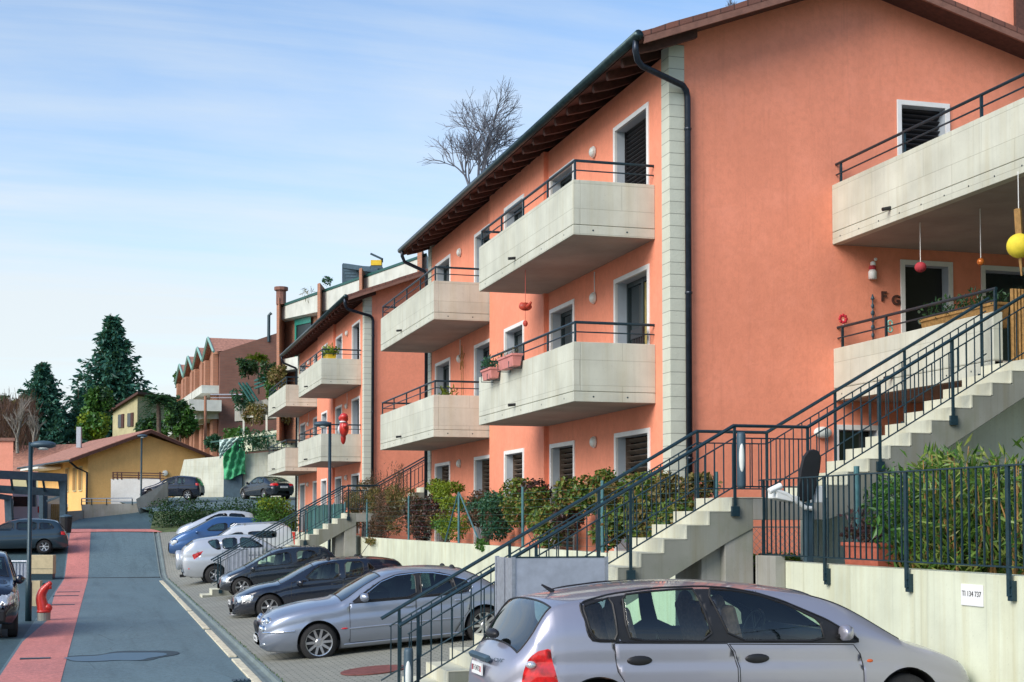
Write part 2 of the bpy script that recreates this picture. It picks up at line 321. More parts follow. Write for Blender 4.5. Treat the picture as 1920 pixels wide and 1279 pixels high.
# band of the red paving turning right along the top of the ramp
mb = MB()
for i in range(11):
    u = -1.5 + 4.2 * i / 10
    for v in (71.1, 72.5): mb.v.append((u, v + .35 * math.sin(i * .3), roadz(v + .35 * math.sin(i * .3)) + .035))
for i in range(10):
    a = i * 2; mb.f.append((a, a + 2, a + 3, a + 1))
struct('pavement', mb, M['red'])
struct('parking', sheet(rng(2.52, 3.2, 4) + rng(3.4, 7.85, 12), VS, parkz), M['paver'], smooth=True)
mb = MB()
prof = [(2.28, .02), (2.33, .02), (2.35, -.03), (2.48, -.03), (2.5, .03), (2.56, .03)]
for v in VS:
    for u, h in prof: mb.v.append((u, v, roadz(v) + h))
for j in range(len(VS) - 1):
    for i in range(5):
        a = j * 6 + i; mb.f.append((a, a + 1, a + 7, a + 6))
struct('gutter', mb, M['kerb'])
mb = MB(); v = 19.0
while v < 53:
    L = 6.2
    mb.hexa([(2.14, v, -.03), (2.277, v, -.03), (2.277, v + L, -.03), (2.14, v + L, -.03), (2.14, v, .026), (2.277, v, .026), (2.277, v + L, .026), (2.14, v + L, .026)]); v += L + (.5 if v < 45 else .1)
struct('kerb_line', mb, M['line'], bevel=.01)
mb = MB()
for v, a, b in ((26.2, -1.35, -.85), (42.5, -1.55, -.75), (47.5, -1.5, -.72), (50.0, -1.45, -.72)): mb.box(a, b, v - .08, v + .08, -.02, roadz(v) + .03)
for k in range(6): mb.box(2.2 - .06 * k - .02, 2.2 - .06 * k + .02, 21.75, 22.05, -.02, .02)
struct('drain_grate', mb, M['rail'])
mb = MB().box(-8, 2.3, 61.3, 61.44, -.1, .05)
struct('road_joint', mb, M['black'])
# shallow puddle lying on the road, reflected sky blue painted into its colour
t = NT('sky_blue_puddle'); t.bsdf((.04, .095, .14), .45, spec=1.); WET_SKY = t.m
mb = MB(); n = 44; pts = []
for k in range(n):
    a = 2 * math.pi * k / n; r = 1 + .22 * math.sin(2 * a + .7) + .12 * math.sin(5 * a)
    pts.append((.2 + .72 * r * math.cos(a), 26.1 + 1.05 * r * math.sin(a) * (.5 + .5 * (math.cos(a) + 1) / 2), .019))
mb.poly(pts); struct('puddle', mb, WET_SKY)
t = NT('damp_asphalt'); t.bsdf((.02, .036, .042), .55, spec=.4)
struct('puddle', MB().poly([(.2 + (p[0] - .2) * 1.16 + .08, 26.1 + (p[1] - 26.1) * 1.3 + .15, .0155) for p in pts]), t.m)
mb = MB().lathe([(.5, 0), (.5, .012), (.46, .016), (.42, .012), (.01, .012)], (3.95, 21.6, parkz(3.95, 21.6) + .008), 28)
mb.v = [(x, y, z + (parkz(x, y) - parkz(3.95, 21.6))) for x, y, z in mb.v]
single('manhole_cover', mb, m_plain('rusty_iron', (.2, .07, .06), .8, .3, .3, 12, bump=.4), 'round rusty manhole cover in the parking paving before the silver saloon', 'manhole cover')
# garden soil behind the retaining walls
struct('garden_soil', MB().box(7.95, 8.88, 17.35, 46, 1.0, 1.76).box(7.95, 8.88, 46.2, 72, 1.0, 1.8), M['soil'])
struct('garden_soil', MB().box(7.95, 14, 4, 16.05, 1.0, 1.78).box(8.8, 16.6, 17.4, 21.7, .5, 1.74), M['soil'])

# ================================================================== APARTMENT BLOCK
U0 = 8.87; V0 = 21.77; V1 = 39.94; UE = 8.12; ZE = 10.02
FL = (1.75, 4.5, 7.25); TP = (3.96, 6.75, 9.53)
def zroof(u): return min(9.97 + .37 * (u - 8.2), 11.15 - .279 * (u - 13.22))     # underside of the barge board
OPEN = [(22.72, 24.47, 0), (26.76, 28.38, 0), (29.95, 31.55, .85), (33.08, 34.7, 0), (37.3, 39.1, 0)]
def build_block():
    B = thing('apartment_building', 'salmon three-storey apartment block with concrete balconies, the nearest and largest', 'building', (U0, V0, 0))
    # facade with real openings
    w = MB()
    def seg(u, va, vb, ops):
        vc = sorted({va, vb, *[x for o in ops for x in o[:2]]}); zc = sorted({.4, 10.1, *[x for o in ops for x in o[2:]]})
        for a, b in zip(vc, vc[1:]):
            for c, d in zip(zc, zc[1:]):
                m = ((a + b) / 2, (c + d) / 2)
                if any(o[0] < m[0] < o[1] and o[2] < m[1] < o[3] for o in ops): continue
                w.quad((u, a, c), (u, b, c), (u, b, d), (u, a, d))
        for a, b, c, d in ops:
            e = u + .32
            w.quad((u, a, c), (e, a, c), (e, a, d), (u, a, d)); w.quad((u, b, c), (e, b, c), (e, b, d), (u, b, d))
            w.quad((u, a, d), (e, a, d), (e, b, d), (u, b, d)); w.quad((u, a, c), (e, a, c), (e, b, c), (u, b, c)); w.quad((e, a, c), (e, b, c), (e, b, d), (e, a, d))
    ops = [[(a, b, FL[k] + s, TP[k]) for k in range(3)] for a, b, s in OPEN]
    UM = U0 - .1
    seg(U0, V0, 28.52, ops[0] + ops[1]); seg(UM, 28.52, 32.9, ops[2]); seg(U0, 32.9, V1, ops[3] + ops[4])
    for v in (28.52, 32.9): w.quad((UM, v, .4), (U0, v, .4), (U0, v, 10.1), (UM, v, 10.1))
    UR = 16.0
    for v in (V0, V1):
        w.poly([(U0, v, .4), (UR, v, .4), (UR, v, zroof(UR) + .1), (12.18, v, 11.53), (U0, v, zroof(U0) + .1)])
    w.quad((UR, V0, .4), (UR, V1, .4), (UR, V1, 10.7), (UR, V0, 10.7))
    mkobj('wall', w, M['salmon'], B, fix=False)
    # corner pillars of pale block
    for a, b in ((V0 - .03, 22.08), (39.6, V1 + .03)):
        mkobj('corner_pillar', MB().box(U0 - .035, 9.11, a, b, .4, zroof(8.9) - .02), M['block'], B, bevel=.006)
    # windows: white surround, white reveal with bluish shade put in its colour, with shutter or pane inside
    kinds = {(0, 0): 'brown', (1, 0): 'brown', (2, 0): 'brown', (3, 0): 'brown', (4, 0): 'brown', (0, 2): 'dark', (0, 1): 'glassc', (1, 1): 'glass', (1, 2): 'glass', (2, 1): 'glass', (2, 2): 'glass', (3, 1): 'glass', (3, 2): 'glass', (4, 1): 'glass', (4, 2): 'glass'}
    for i, (a, b, s) in enumerate(OPEN):
        u = UM if i == 2 else U0
        for k in range(3):
            z0 = FL[k] + s; z1 = TP[k]; t = .085
            f = MB()
            f.box(u - .025, u + .03, a - .0, a + t, z0, z1).box(u - .025, u + .03, b - t, b, z0, z1).box(u - .025, u + .03, a + t, b - t, z1 - t, z1)
            if s: f.box(u - .05, u + .05, a - .05, b + .05, z0 - .05, z0)
            W = mkobj('window', f, M['trim'], B, bevel=.005)
            j = MB().box(u + .031, u + .26, b - t, b - t + .02, z0, z1 - t).box(u + .031, u + .26, a + t - .02, a + t, z0, z1 - t).box(u + .031, u + .26, a + t, b - t, z1 - t, z1 - t + .02)
            mkobj('reveal', j, M['jamb'], W)
            kd = kinds[(i, k)]; ui = u + .2
            if kd in ('brown', 'dark'):
                sh = MB(); z = z0 + .02; st = .105 if kd == 'brown' else .075
                while z < z1 - t - .03:
                    sh.obox((ui + .03, (a + b) / 2, z + st / 2), (.042, 0, -.028), (0, (b - a) / 2 - t, 0), (.004, 0, .006)); z += st
                for y in (a + t, b - t): sh.box(ui - .03, ui + .06, y - .02, y + .02, z0, z1 - t)
                mkobj('shutter', sh, M['shutter' if kd == 'brown' else 'shutterd'], W)
                mkobj('pane', MB().quad((u + .3, a, z0), (u + .3, b, z0), (u + .3, b, z1), (u + .3, a, z1)), M['pane'], W)
            else:
                sa = MB(); m = (a + b) / 2
                for y0, y1 in ((a + t, a + t + .07), (b - t - .07, b - t), (m - .05, m + .05)): sa.box(ui, ui + .06, y0, y1, z0, z1 - t)
                sa.box(ui + .004, ui + .056, a + t + .07, b - t - .07, z1 - t - .08, z1 - t).box(ui + .004, ui + .056, a + t + .07, b - t - .07, z0, z0 + .09)
                mkobj('sash', sa, M['sash'], W)
                mkobj('pane', MB().quad((ui + .035, a + t, z0), (ui + .035, b - t, z0), (ui + .035, b - t, z1 - t), (ui + .035, a + t, z1 - t)), M['pane'], W)
                if (i, k) in ((1, 2), (3, 1), (4, 2), (3, 2)):
                    c = MB(); y0 = a + t + .08; n = 14; wd_ = (b - a) * (.22 if i != 4 else .34)
                    for q in range(n + 1):
                        y = y0 + wd_ * q / n; c.v += [(ui + .09 - .02 * (q % 2), y, z0 + .08), (ui + .09 - .02 * (q % 2), y, z1 - t - .06)]
                    c.f += [(2 * q, 2 * q + 2, 2 * q + 3, 2 * q + 1) for q in range(n)]
                    c.v = [(x - .062, y, z) for x, y, z in c.v]
                    mkobj('curtain', c, M['net'], W, smooth=True)
                if kd == 'glassc':
                    c = MB(); n = 22
                    for q in range(n + 1):
                        y = a + .32 + .62 * q / n; c.v += [(ui + .03 - .015 * (q % 2), y, z0 + .1), (ui + .03 - .015 * (q % 2), y, z1 - t - .1)]
                    c.f += [(2 * q, 2 * q + 2, 2 * q + 3, 2 * q + 1) for q in range(n)]
                    mkobj('curtain', c, M['curtain'], W, smooth=True)
                    mkobj('curtain', MB().box(ui + .01, ui + .028, a + .12, a + .28, z0 + .5, z1 - .5), M['trim'], W)
    # balconies
    for va, vb in ((22.47, 28.68), (32.95, 39.68)):
        for k, (zb, zt) in ((2, (7.12, 8.04)), (1, (4.35, 5.34))):
            ub = 7.42; bl = MB(); bl.box(ub, U0 - .001, va, vb, zb, zb + .165)
            z2 = zb + .174; T = .13
            bl.box(ub, ub + T, va, vb, z2, zt).box(ub + T, U0 - .001, va, va + T, z2, zt).box(ub + T, U0 - .001, vb - T, vb, z2, zt)
            bl.box(ub + .02, U0 - .01, va + .02, vb - .02, zb + .16, zb + .176)
            bo = mkobj('balcony', bl, M['conc'], B, bevel=.008)
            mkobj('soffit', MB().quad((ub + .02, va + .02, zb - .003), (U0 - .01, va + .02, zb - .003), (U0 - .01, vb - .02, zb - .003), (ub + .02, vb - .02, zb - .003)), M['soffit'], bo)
            ri = MB(); o = .05
            path = lambda z: [(U0, va + o, z), (ub + o, va + o, z), (ub + o, vb - o, z), (U0, vb - o, z)]
            ri.tube(path(zt + .33), .024, 8); ri.tube(path(zt + .17), .013, 6)
            n = 4
            for q in range(n + 1): v = va + o + (vb - va - 2 * o) * q / n; ri.box(ub + o - .016, ub + o + .016, v - .016, v + .016, zt - .005, zt + .33)
            mkobj('railing', ri, M['rail'], bo)
            vm = va + (vb - va) * .56
            mkobj('drain_spout', MB().tube([(ub + .02, vm, zb + .22), (ub - .14, vm, zb + .2)], .028, 8), M['black'], bo)
            dots = MB()
            for q in range(5): dots.tube([(ub + .001, va + .5 + (vb - va - 1) * q / 4, zb + .085), (ub - .002, va + .5 + (vb - va - 1) * q / 4, zb + .085)], .016, 8)
            for uu in (ub + .35, ub + .95): dots.tube([(uu, va + .001, zb + .085), (uu, va - .002, zb + .085)], .016, 8)
            mkobj('tie_hole', dots, M['rail'], bo)
    # roof: wavy tiles, barge boards, gutter, rafters, downpipes
    VA, VB = 21.1, 40.15; RU = 12.18; UX = 16.9
    tl = MB(); st = .06; nv = int((VB - VA) / st); us_ = [UE - .02] + rng(UE + .2, RU, 14) + rng(RU + .2, UX, 12)
    for j in range(nv + 1):
        v = VA + st * j; wv = .03 * math.cos(2 * math.pi * v / .24)
        for q, u in enumerate(us_):
            stp = .018 * ((u * 2.9) % 1.0)
            tl.v.append((u, v, zroof(u) + .17 + wv + stp))
        for q, u in enumerate(us_): tl.v.append((u, v, zroof(u) + .105))
    k = len(us_); k2 = 2 * k
    for j in range(nv):
        for q in range(k - 1):
            a = j * k2 + q; tl.f.append((a, a + 1, a + 1 + k2, a + k2)); a += k; tl.f.append((a, a + k2, a + 1 + k2, a + 1))
        a = j * k2; tl.f.append((a, a + k2, a + k2 + k, a + k))
    for j in (0, nv):
        for q in range(k - 1): a = j * k2 + q; tl.f.append((a, a + 1, a + 1 + k, a + k))
    RO = mkobj('roof', tl, M['tile'], B, smooth=False)
    ra = MB(); v = VA + .35
    for v in rng(21.45, 39.8, 25):
        pts = [(UE + .06, v - .05, zroof(UE) - .0), (UE + .06, v - .05, zroof(UE) + .1), (9.2, v - .05, zroof(9.2) + .1), (9.2, v - .05, zroof(9.2) - .1), (8.5, v - .05, zroof(8.5) - .1), (8.2, v - .05, zroof(8.2) - .07)]
        mkobj('rafter', MB().prism(pts, (0, .1, 0)), M['wood'], RO)
    sf = MB()
    for a, b in ((UE, RU), (RU, UX)):
        sf.hexa([(a, VA + .03, zroof(a) + .07), (b, VA + .03, zroof(b) + .07), (b, VB - .03, zroof(b) + .07), (a, VB - .03, zroof(a) + .07), (a, VA + .03, zroof(a) + .1), (b, VA + .03, zroof(b) + .1), (b, VB - .03, zroof(b) + .1), (a, VB - .03, zroof(a) + .1)])
    mkobj('soffit', sf, M['wood'], RO)
    for y0, y1 in ((VA, VA + .045), (VB - .045, VB)):
        bb = MB()
        for a, b in ((UE + .04, RU), (RU, UX)):
            bb.hexa([(a, y0, zroof(a)), (b, y0, zroof(b)), (b, y1, zroof(b)), (a, y1, zroof(a)), (a, y0, zroof(a) + .125), (b, y0, zroof(b) + .125), (b, y1, zroof(b) + .125), (a, y1, zroof(a) + .125)])
        mkobj('barge_board', bb, M['fascia'], RO)
    # purlin ends under the verge
    mkobj('gutter', MB().tube([(UE - .06, VA - .02, ZE + .06), (UE - .06, VB, ZE + .06)], .078, 12), M['gutter'], RO, smooth=True)
    dp = MB().tube([(UE - .06, VA + .1, ZE + .02), (UE - .06, VA + .12, ZE - .16), (UE - .01, VA + .16, ZE - .3), (UE + .08, VA + .2, ZE - .37), (9.03, 21.62, 9.5), (9.11, 21.67, 9.44), (9.14, 21.68, 9.33), (9.14, 21.68, 1.6)], .052, 10)
    mkobj('downpipe', dp, M['pipe'], B, smooth=True)
    for z in (2.2, 3.4, 6.1, 8.8): mkobj('pipe_bracket', MB().lathe([(.06, -.02), (.064, 0), (.06, .02)], (9.14, 21.68, z), 10), M['pipe'], B)
    dp = MB().tube([(UE - .06, VB - .3, ZE + .02), (UE - .06, VB - .3, ZE - .15), (UE + .02, VB - .25, ZE - .3), (8.75, 40.02, 9.5), (8.8, 40.02, 9.4), (8.8, 40.02, 1.7)], .05, 8)
    mkobj('downpipe', dp, M['pipe'], B, smooth=True)
    # round wall lamps between the openings
    for k, z in ((0, 3.86), (1, 6.58), (2, 9.36)):
        for v in (25.55, 36.2):
            l = MB().ball((U0 - .05, v, z), .06, .1, .1, 12, 8)
            L = mkobj('wall_lamp', l, M['lampglass'], B, smooth=True)
            mkobj('lamp_base', MB().lathe([(.11, 0), (.11, .03), (.06, .045)], (U0 - .045, v, z), 14, 'x'), M['trim'], L)
            if k == 1: mkobj('cable', MB().tube([(U0 - .01, v, z + .08), (U0 - .01, v, z + .5)], .012, 6), M['trim'], L)
    # ground-floor slab edge in grey
    return B
BL1 = build_block()
BL2 = dup(BL1, (0, 28.7, .14), 'farther salmon three-storey block with concrete balconies, beyond the black hatchbacks')
for c in [o for o in bpy.data.objects if o.parent == BL2 and o.name.startswith('wall') and 'lamp' not in o.name]:
    c.data = c.data.copy(); c.data.materials.clear(); c.data.materials.append(M['salmon'])

# openings in the gable of the near block (built as framed recesses against the wall)
def gable_open(u0, u1, z0, z1, kind, name='window'):
    t = .085; v = V0
    f = MB().box(u0, u0 + t, v - .03, v - .002, z0, z1).box(u1 - t, u1, v - .03, v - .002, z0, z1).box(u0 + t, u1 - t, v - .03, v - .002, z1 - t, z1)
    W = mkobj(name, f, M['trim'], BL1, bevel=.004)
    return W
wl = [o for o in bpy.data.objects if o.parent == BL1 and o.name == 'wall'][0]
# cut the gable openings out of the wall mesh: replace the near gable polygon by cells
gops = [(13.05, 14.08, 7.25, 9.63), (13.08, 14.1, 4.5, 6.86), (14.66, 16.0, 4.5, 6.84), (11.79, 12.68, 3.0, 4.0)]
me = wl.data; bm = bmesh.new(); bm.from_mesh(me)
for f in list(bm.faces):
    if len(f.verts) == 5 and all(abs(v.co.y - V0) < 1e-4 for v in f.verts): bm.faces.remove(f)
def bq(pts): bm.faces.new([bm.verts.new(p) for p in pts])
uc = sorted({U0, 16.0, *[x for o in gops for x in o[:2]]}); zc = sorted({.4, 9.9, *[x for o in gops for x in o[2:]]})
for a, b in zip(uc, uc[1:]):
    for c, d in zip(zc, zc[1:]):
        if any(o[0] < (a + b) / 2 < o[1] and o[2] < (c + d) / 2 < o[3] for o in gops): continue
        bq([(a, V0, c), (b, V0, c), (b, V0, d), (a, V0, d)])
bq([(U0, V0, 9.9), (16, V0, 9.9), (16, V0, zroof(16) + .1), (12.18, V0, 11.53), (U0, V0, zroof(U0) + .1)])
for a, b, c, d in gops:
    e = V0 + .32
    for q in ([(a, V0, c), (a, e, c), (a, e, d), (a, V0, d)], [(b, V0, c), (b, e, c), (b, e, d), (b, V0, d)], [(a, V0, d), (a, e, d), (b, e, d), (b, V0, d)], [(a, V0, c), (a, e, c), (b, e, c), (b, V0, c)], [(a, e, c), (b, e, c), (b, e, d), (a, e, d)]): bq(q)
wl.data = me.copy(); bm.to_mesh(wl.data); bm.free()
for i, (a, b, c, d) in enumerate(gops):
    W = gable_open(a, b, c, d, 'x', 'door' if i in (1, 2) else 'window'); t = .085
    mkobj('reveal', MB().box(b - t, b - t + .02, V0 + .001, V0 + .26, c, d - t).box(a + t - .02, a + t, V0 + .001, V0 + .26, c, d - t).box(a + t - .02, b - t + .02, V0 + .001, V0 + .26, d - t, d - t + .02), M['jamb'], W)
    if i == 0:
        sh = MB(); z = c
        while z < d - t - .04:
            sh.obox(((a + b) / 2, V0 + .2, z + .04), ((b - a) / 2 - t, 0, 0), (0, .04, -.028), (0, .003, .006)); z += .085
        mkobj('shutter', sh, M['shutterd'], W)
    if i == 1:
        D = mkobj('door_leaf', MB().box(a + t, b - t, V0 + .19, V0 + .24, c, d - t), m_plain('dark_door', (.012, .013, .013), .45, 0, .2), W)
        # small brass plaque, spyhole and letter slot share the leaf
        mkobj('door_knob', MB().lathe([(.05, 0), (.05, .03), (.01, .035)], (13.56, V0 + .155, 5.83), 14, 'y'), M['chrome'], W); mkobj('spyhole', MB().lathe([(.03, 0), (.03, .02)], (13.54, V0 + .165, 6.0), 10, 'y'), M['chrome'], W); mkobj('letter_slot', MB().box(13.4, 13.62, V0 + .165, V0 + .189, 5.14, 5.2), M['chrome'], W)
    else:
        mkobj('pane', MB().quad((a, V0 + .28, c), (b, V0 + .28, c), (b, V0 + .28, d), (a, V0 + .28, d)), M['pane'], W)
L = mkobj('wall_lamp', MB().ball((11.55, V0 - .07, 3.86), .17, .07, .1, 14, 8), M['lampglass'], BL1, smooth=True)

# ================================================================== ACCESS WALKWAYS at the right of the gable
def walkway(zb, zt, v_end, label, rail_v):
    W = thing('access_walkway', label, 'walkway', (11.82, V0, zb), 0, 'concrete access walkways beside the gable')
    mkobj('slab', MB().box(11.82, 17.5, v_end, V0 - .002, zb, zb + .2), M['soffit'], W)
    mkobj('parapet', MB().box(11.8, 11.95, v_end, V0 - .002, zb - .002, zb + .2).box(11.8, 11.95, v_end, V0 - .002, zb + .208, zt).box(11.83, 11.93, v_end + .02, V0 - .01, zb + .19, zb + .22), M['conc'], W, bevel=.007)
    r = MB(); o = 11.88
    r.tube([(o, V0 - .01, zt + .36), (o, v_end + .03, zt + .33)], .024, 8); r.tube([(o, V0 - .01, zt + .18), (o, v_end + .03, zt + .17)], .014, 6)
    for v in rail_v: r.box(o - .018, o + .018, v - .018, v + .018, zt - .005, zt + .35)
    mkobj('railing', r, M['rail'], W)
    mkobj('drain_spout', MB().tube([(11.83, 19.9, zb + .24), (11.66, 19.9, zb + .2)], .03, 8), M['black'], W)
    d = MB()
    for q in range(9):
        v = 21.5 - q * .62
        if v > v_end: d.tube([(11.801, v, zb + .1), (11.797, v, zb + .1)], .014, 8)
    mkobj('tie_hole', d, M['rail'], W)
    return W
walkway(7.05, 8.06, 9.0, 'upper concrete walkway with thin railing above the entrance door', [21.6, 19.6, 17.56, 15.5, 13.4, 11.3])
walkway(4.4, 5.28, 17.24, 'lower concrete walkway with thin railing at the top of the steps', [21.6, 20.2, 17.3])

# ================================================================== STEPS
NEAR_V = 16.1; FAR_V = 17.2
def steps():
    S = thing('outdoor_stair', 'long concrete outdoor stair climbing to the entrance walkway in the foreground', 'stairs', (7.34, NEAR_V, 0))
    rise = .1665; run = .294
    lo = MB(); prof = [(2.93, -.1)]
    for i in range(16):
        u = 7.34 - run * (15 - i); prof += [(u, rise * i if i else -.1), (u, rise * (i + 1))]
    prof += [(7.34, 2.66), (7.62, 2.66), (7.62, 2.3), (7.3, 2.14), (3.6, .04), (3.3, -.1)]
    mkobj('lower_flight', MB().prism([(u, NEAR_V + .001, z) for u, z in prof], (0, FAR_V - NEAR_V - .002, 0)), M['stairc'], S, bevel=.01)
    # riser and tread facing (pale granolithic)
    tr = MB()
    for i in range(16):
        u = 7.34 - run * (15 - i); z = rise * (i + 1)
        tr.box(u - .022, u - .002, NEAR_V - .004, FAR_V + .004, z - rise + .004, z + .012)
        tr.box(u - .002, u + (run - .025 if i < 15 else 1.27), NEAR_V - .004, FAR_V + .004, z + .002, z + .012)
    mkobj('tread', tr, M['tread'], S)
    mkobj('landing', MB().box(7.622, 8.62, NEAR_V, FAR_V, 2.4, 2.66), M['greyc'], S, bevel=.008)
    up = []; n = 11
    for i in range(n):
        u = 8.62 + .297 * i; up += [(u, 2.66 + rise * i), (u, 2.66 + rise * (i + 1))]
    up += [(12.2, 4.49), (12.2, 4.2), (11.75, 4.15), (8.95, 2.5), (8.6, 2.4)]
    up = [(8.621, 2.4)] + up[0:]
    mkobj('upper_flight', MB().prism([(u, NEAR_V + .001, z) for u, z in up[:-1]], (0, FAR_V - NEAR_V - .002, 0)), M['stairc'], S, bevel=.01)
    tr = MB()
    for i in range(n):
        u = 8.62 + .297 * i; z = 2.66 + rise * (i + 1)
        tr.box(u - .022, u - .002, NEAR_V - .004, FAR_V + .004, z - rise + .014, z + .012)
        tr.box(u - .002, u + (.272 if i < n - 1 else .55), NEAR_V - .004, FAR_V + .004, z + .002, z + .012)
    mkobj('tread', tr, M['tread'], S)
    mkobj('support_column', MB().box(7.0, 7.6, 16.25, 17.1, 0, 2.2).box(7.25, 7.63, 16.12, 16.26, .2, 2.3), M['greyc'], S, bevel=.012)
    return S
ST1 = steps()
def rail_parts(S, v, lo_u, sgn):
    # handrail follows lower flight, landing and upper flight
    sl = .567
    hz = lambda u: 3.545 - sl * max(0, 7.36 - u) + sl * max(0, u - 8.35)
    end = 11.72 if v > 17 else 12.6
    ru_ = [lo_u, 7.36, 8.35, end]
    H = mkobj('handrail', MB().tube([(u, v, hz(u)) for u in ru_], .023, 8), M['rail'], S, smooth=False)
    mkobj('lower_rail', MB().tube([(u, v, hz(u) - .74) for u in ru_[:3] + [end - .05]], .010, 5), M['rail'], S)
    mkobj('upper_rail', MB().tube([(u, v, hz(u) - .15) for u in [lo_u + .1] + ru_[1:3] + [end - .05]], .010, 5), M['rail'], S)
    for u in (lo_u + .22, 4.85, 6.02, 7.37, 8.35, 9.35, 10.4, 11.6):
        if u > end: continue
        gap = .25 if u < 8 else .1
        mkobj('post', MB().box(u - .017, u + .017, v - .012, v + .012, hz(u) - 1.02, hz(u) - .01), M['rail'], S)
        mkobj('base_plate', MB().box(u - .05, u + .05, v - (.03 if sgn < 0 else .012), v + (.012 if sgn < 0 else .03), hz(u) - 1.1, hz(u) - .98), M['rail'], S)
    u = lo_u + .12
    while u < end - .05:
        mkobj('baluster', MB().box(u - .006, u + .006, v - .006, v + .006, hz(u) - .74, hz(u) - .15), M['rail'], S); u += .125
RL1 = thing('stair_railing', 'near dark metal stair railing on the side of the foreground stair facing the viewer', 'railing', (3.23, NEAR_V, 0), 0, 'railings of the foreground stair'); rail_parts(RL1, NEAR_V - .02, 3.23, -1)
RL2 = thing('stair_railing', 'far dark metal stair railing on the house side of the foreground stair', 'railing', (3.23, FAR_V, 0), 0, 'railings of the foreground stair'); rail_parts(RL2, FAR_V + .02, 3.24, 1)
dup(ST1, (0, 28.7, -.06), 'distant concrete outdoor stair rising to the farther salmon block, behind a lamp post')
dup(RL1, (0, 28.7, -.06), 'near-side dark railing of the distant stair by the farther salmon block'); dup(RL2, (0, 28.7, -.06), 'far-side dark railing of the distant stair by the farther salmon block')
RL1['group'] = RL2['group'] = 'dark metal stair railings'
for o in bpy.data.objects:
    if o.parent is None and o.name.startswith('stair_railing'): o['group'] = 'dark metal stair railings'
    if o.parent is None and o.name.startswith('access_walkway'): pass
    if o.parent is None and (o.name.startswith('outdoor_stair')): o['group'] = 'concrete outdoor stairs'
    if o.parent is None and (o.name.startswith('apartment_building')): o['group'] = 'salmon apartment blocks'
# oval bulkhead lights on the railing posts
def post_light(u, v, z, label):
    T = thing('bulkhead_light', label, 'outdoor light', (u, v, z - .3), 0, 'oval bulkhead lights on dark posts')
    mkobj('lamp_body', MB().lathe([(.045, -.34), (.055, -.3), (.055, .3), (.045, .34)], (u, v, z), 12), M['bluegrey'], T, smooth=True)
    mkobj('lens', MB().ball((u - .01, v - .035, z + .03), .035, .035, .2, 12, 9), M['lampglass'], T, smooth=True)
post_light(7.41, 15.98, 3.12, 'upright oval light fixed to the railing post at the stair landing')
post_light(3.32, 15.98, .62, 'upright oval light fixed to the bottom post of the stair railing')

# ================================================================== RETAINING WALLS + FENCE
def rwall(name, v0, v1, zt, label, u=7.8):
    return single(name, MB().box(u, u + .2, v0, v1, -.3, zt), M['wallc'], label, 'wall', 'cream concrete retaining walls', bevel=.01)
rwall('retaining_wall', 5.0, 16.05, 1.905, 'cream concrete retaining wall behind the silver hatchback, carrying the bar fence')
W2 = MB().box(7.8, 8.0, 17.25, 46.0, -.3, 1.865)
single('retaining_wall', W2, M['wallc'], 'long cream concrete retaining wall under the shrubs, behind the silver saloon', 'wall', 'cream concrete retaining walls', bevel=.01)
rwall('retaining_wall', 46.3, 72.0, 1.9, 'distant concrete retaining wall in front of the farther salmon block')
single('stair_wall', MB().prism([(8.9, 17.22, 1.6), (13.5, 17.22, 1.6), (13.5, 17.22, 4.38), (11.9, 17.22, 4.38), (8.9, 17.22, 2.62)], (0, .15, 0)), m_concrete('pale_stair_wall', (.82, .83, .66), boards=(3., 9.), streak=.35), 'pale sloping concrete wall under the upper flight, above the green bush', 'wall')
single('concrete_block', MB().box(7.66, 7.795, 15.6, 16.09, 0, 1.97).box(7.64, 7.98, 16.06, 16.098, .0, 1.97), M['greyc'], 'grey concrete block between the stair column and the cream wall', 'concrete block', bevel=.01)
FE = thing('bar_fence', 'dark teal vertical bar fence bolted to the front of the cream retaining wall', 'fence', (7.76, 16.1, 1.9))
fu = 7.755
mkobj('top_rail', MB().box(fu - .02, fu + .02, 5.0, 16.2, 2.88, 2.895), M['rail'], FE)
mkobj('bottom_rail', MB().box(fu - .015, fu + .015, 5.0, 16.2, 1.975, 1.99), M['rail'], FE)
for v in (16.1, 14.55, 12.85, 11.15, 9.4, 7.6):
    mkobj('post', MB().box(fu - .012, fu + .012, v - .024, v + .024, 1.72, 2.879), M['rail'], FE)
    mkobj('bracket', MB().box(fu - .004, 7.803, v - .05, v + .02, 1.68, 1.86).tube([(fu - .02, v - .02, 1.73), (fu, v - .02, 1.73)], .016, 6).tube([(fu - .02, v - .02, 1.81), (fu, v - .02, 1.81)], .016, 6), M['rail'], FE)
v = 16.0
while v > 10.3:
    if all(abs(v - p) > .05 for p in (16.1, 14.55, 12.85, 11.15)): mkobj('bar', MB().box(fu - .007, fu + .007, v - .008, v + .008, 1.985, 2.885), M['rail'], FE)
    v -= .118
# number sign and small red tag on the wall
sg = thing('number_sign', 'white square parking sign with a registration number on the cream wall', 'sign', (7.79, 11.77, 1.7))
mkobj('plate', MB().box(7.785, 7.799, 11.60, 11.95, 1.60, 1.80), M['plate'], sg, bevel=.003)
Mt = Matrix.Translation((7.783, 11.775, 1.71)) @ Matrix(((0, 0, -1, 0), (-1, 0, 0, 0), (0, 1, 0, 0), (0, 0, 0, 1)))
mkobj('lettering', text_mesh('TI 134 737', .07, .001).xf(Mt), M['ink'], sg)
rt = thing('red_tag', 'small red tag plate with a white mark at the end of the bar fence', 'sign', (7.79, 15.88, 1.8))
mkobj('plate', MB().box(7.785, 7.799, 15.79, 15.96, 1.77, 1.87), m_plain('maroon', (.3, .02, .04), .5), rt)
mkobj('lettering', text_mesh('8', .07, .001).xf(Matrix.Translation((7.783, 15.875, 1.82)) @ Matrix(((0, 0, -1, 0), (-1, 0, 0, 0), (0, 1, 0, 0), (0, 0, 0, 1)))), M['plate'], rt)
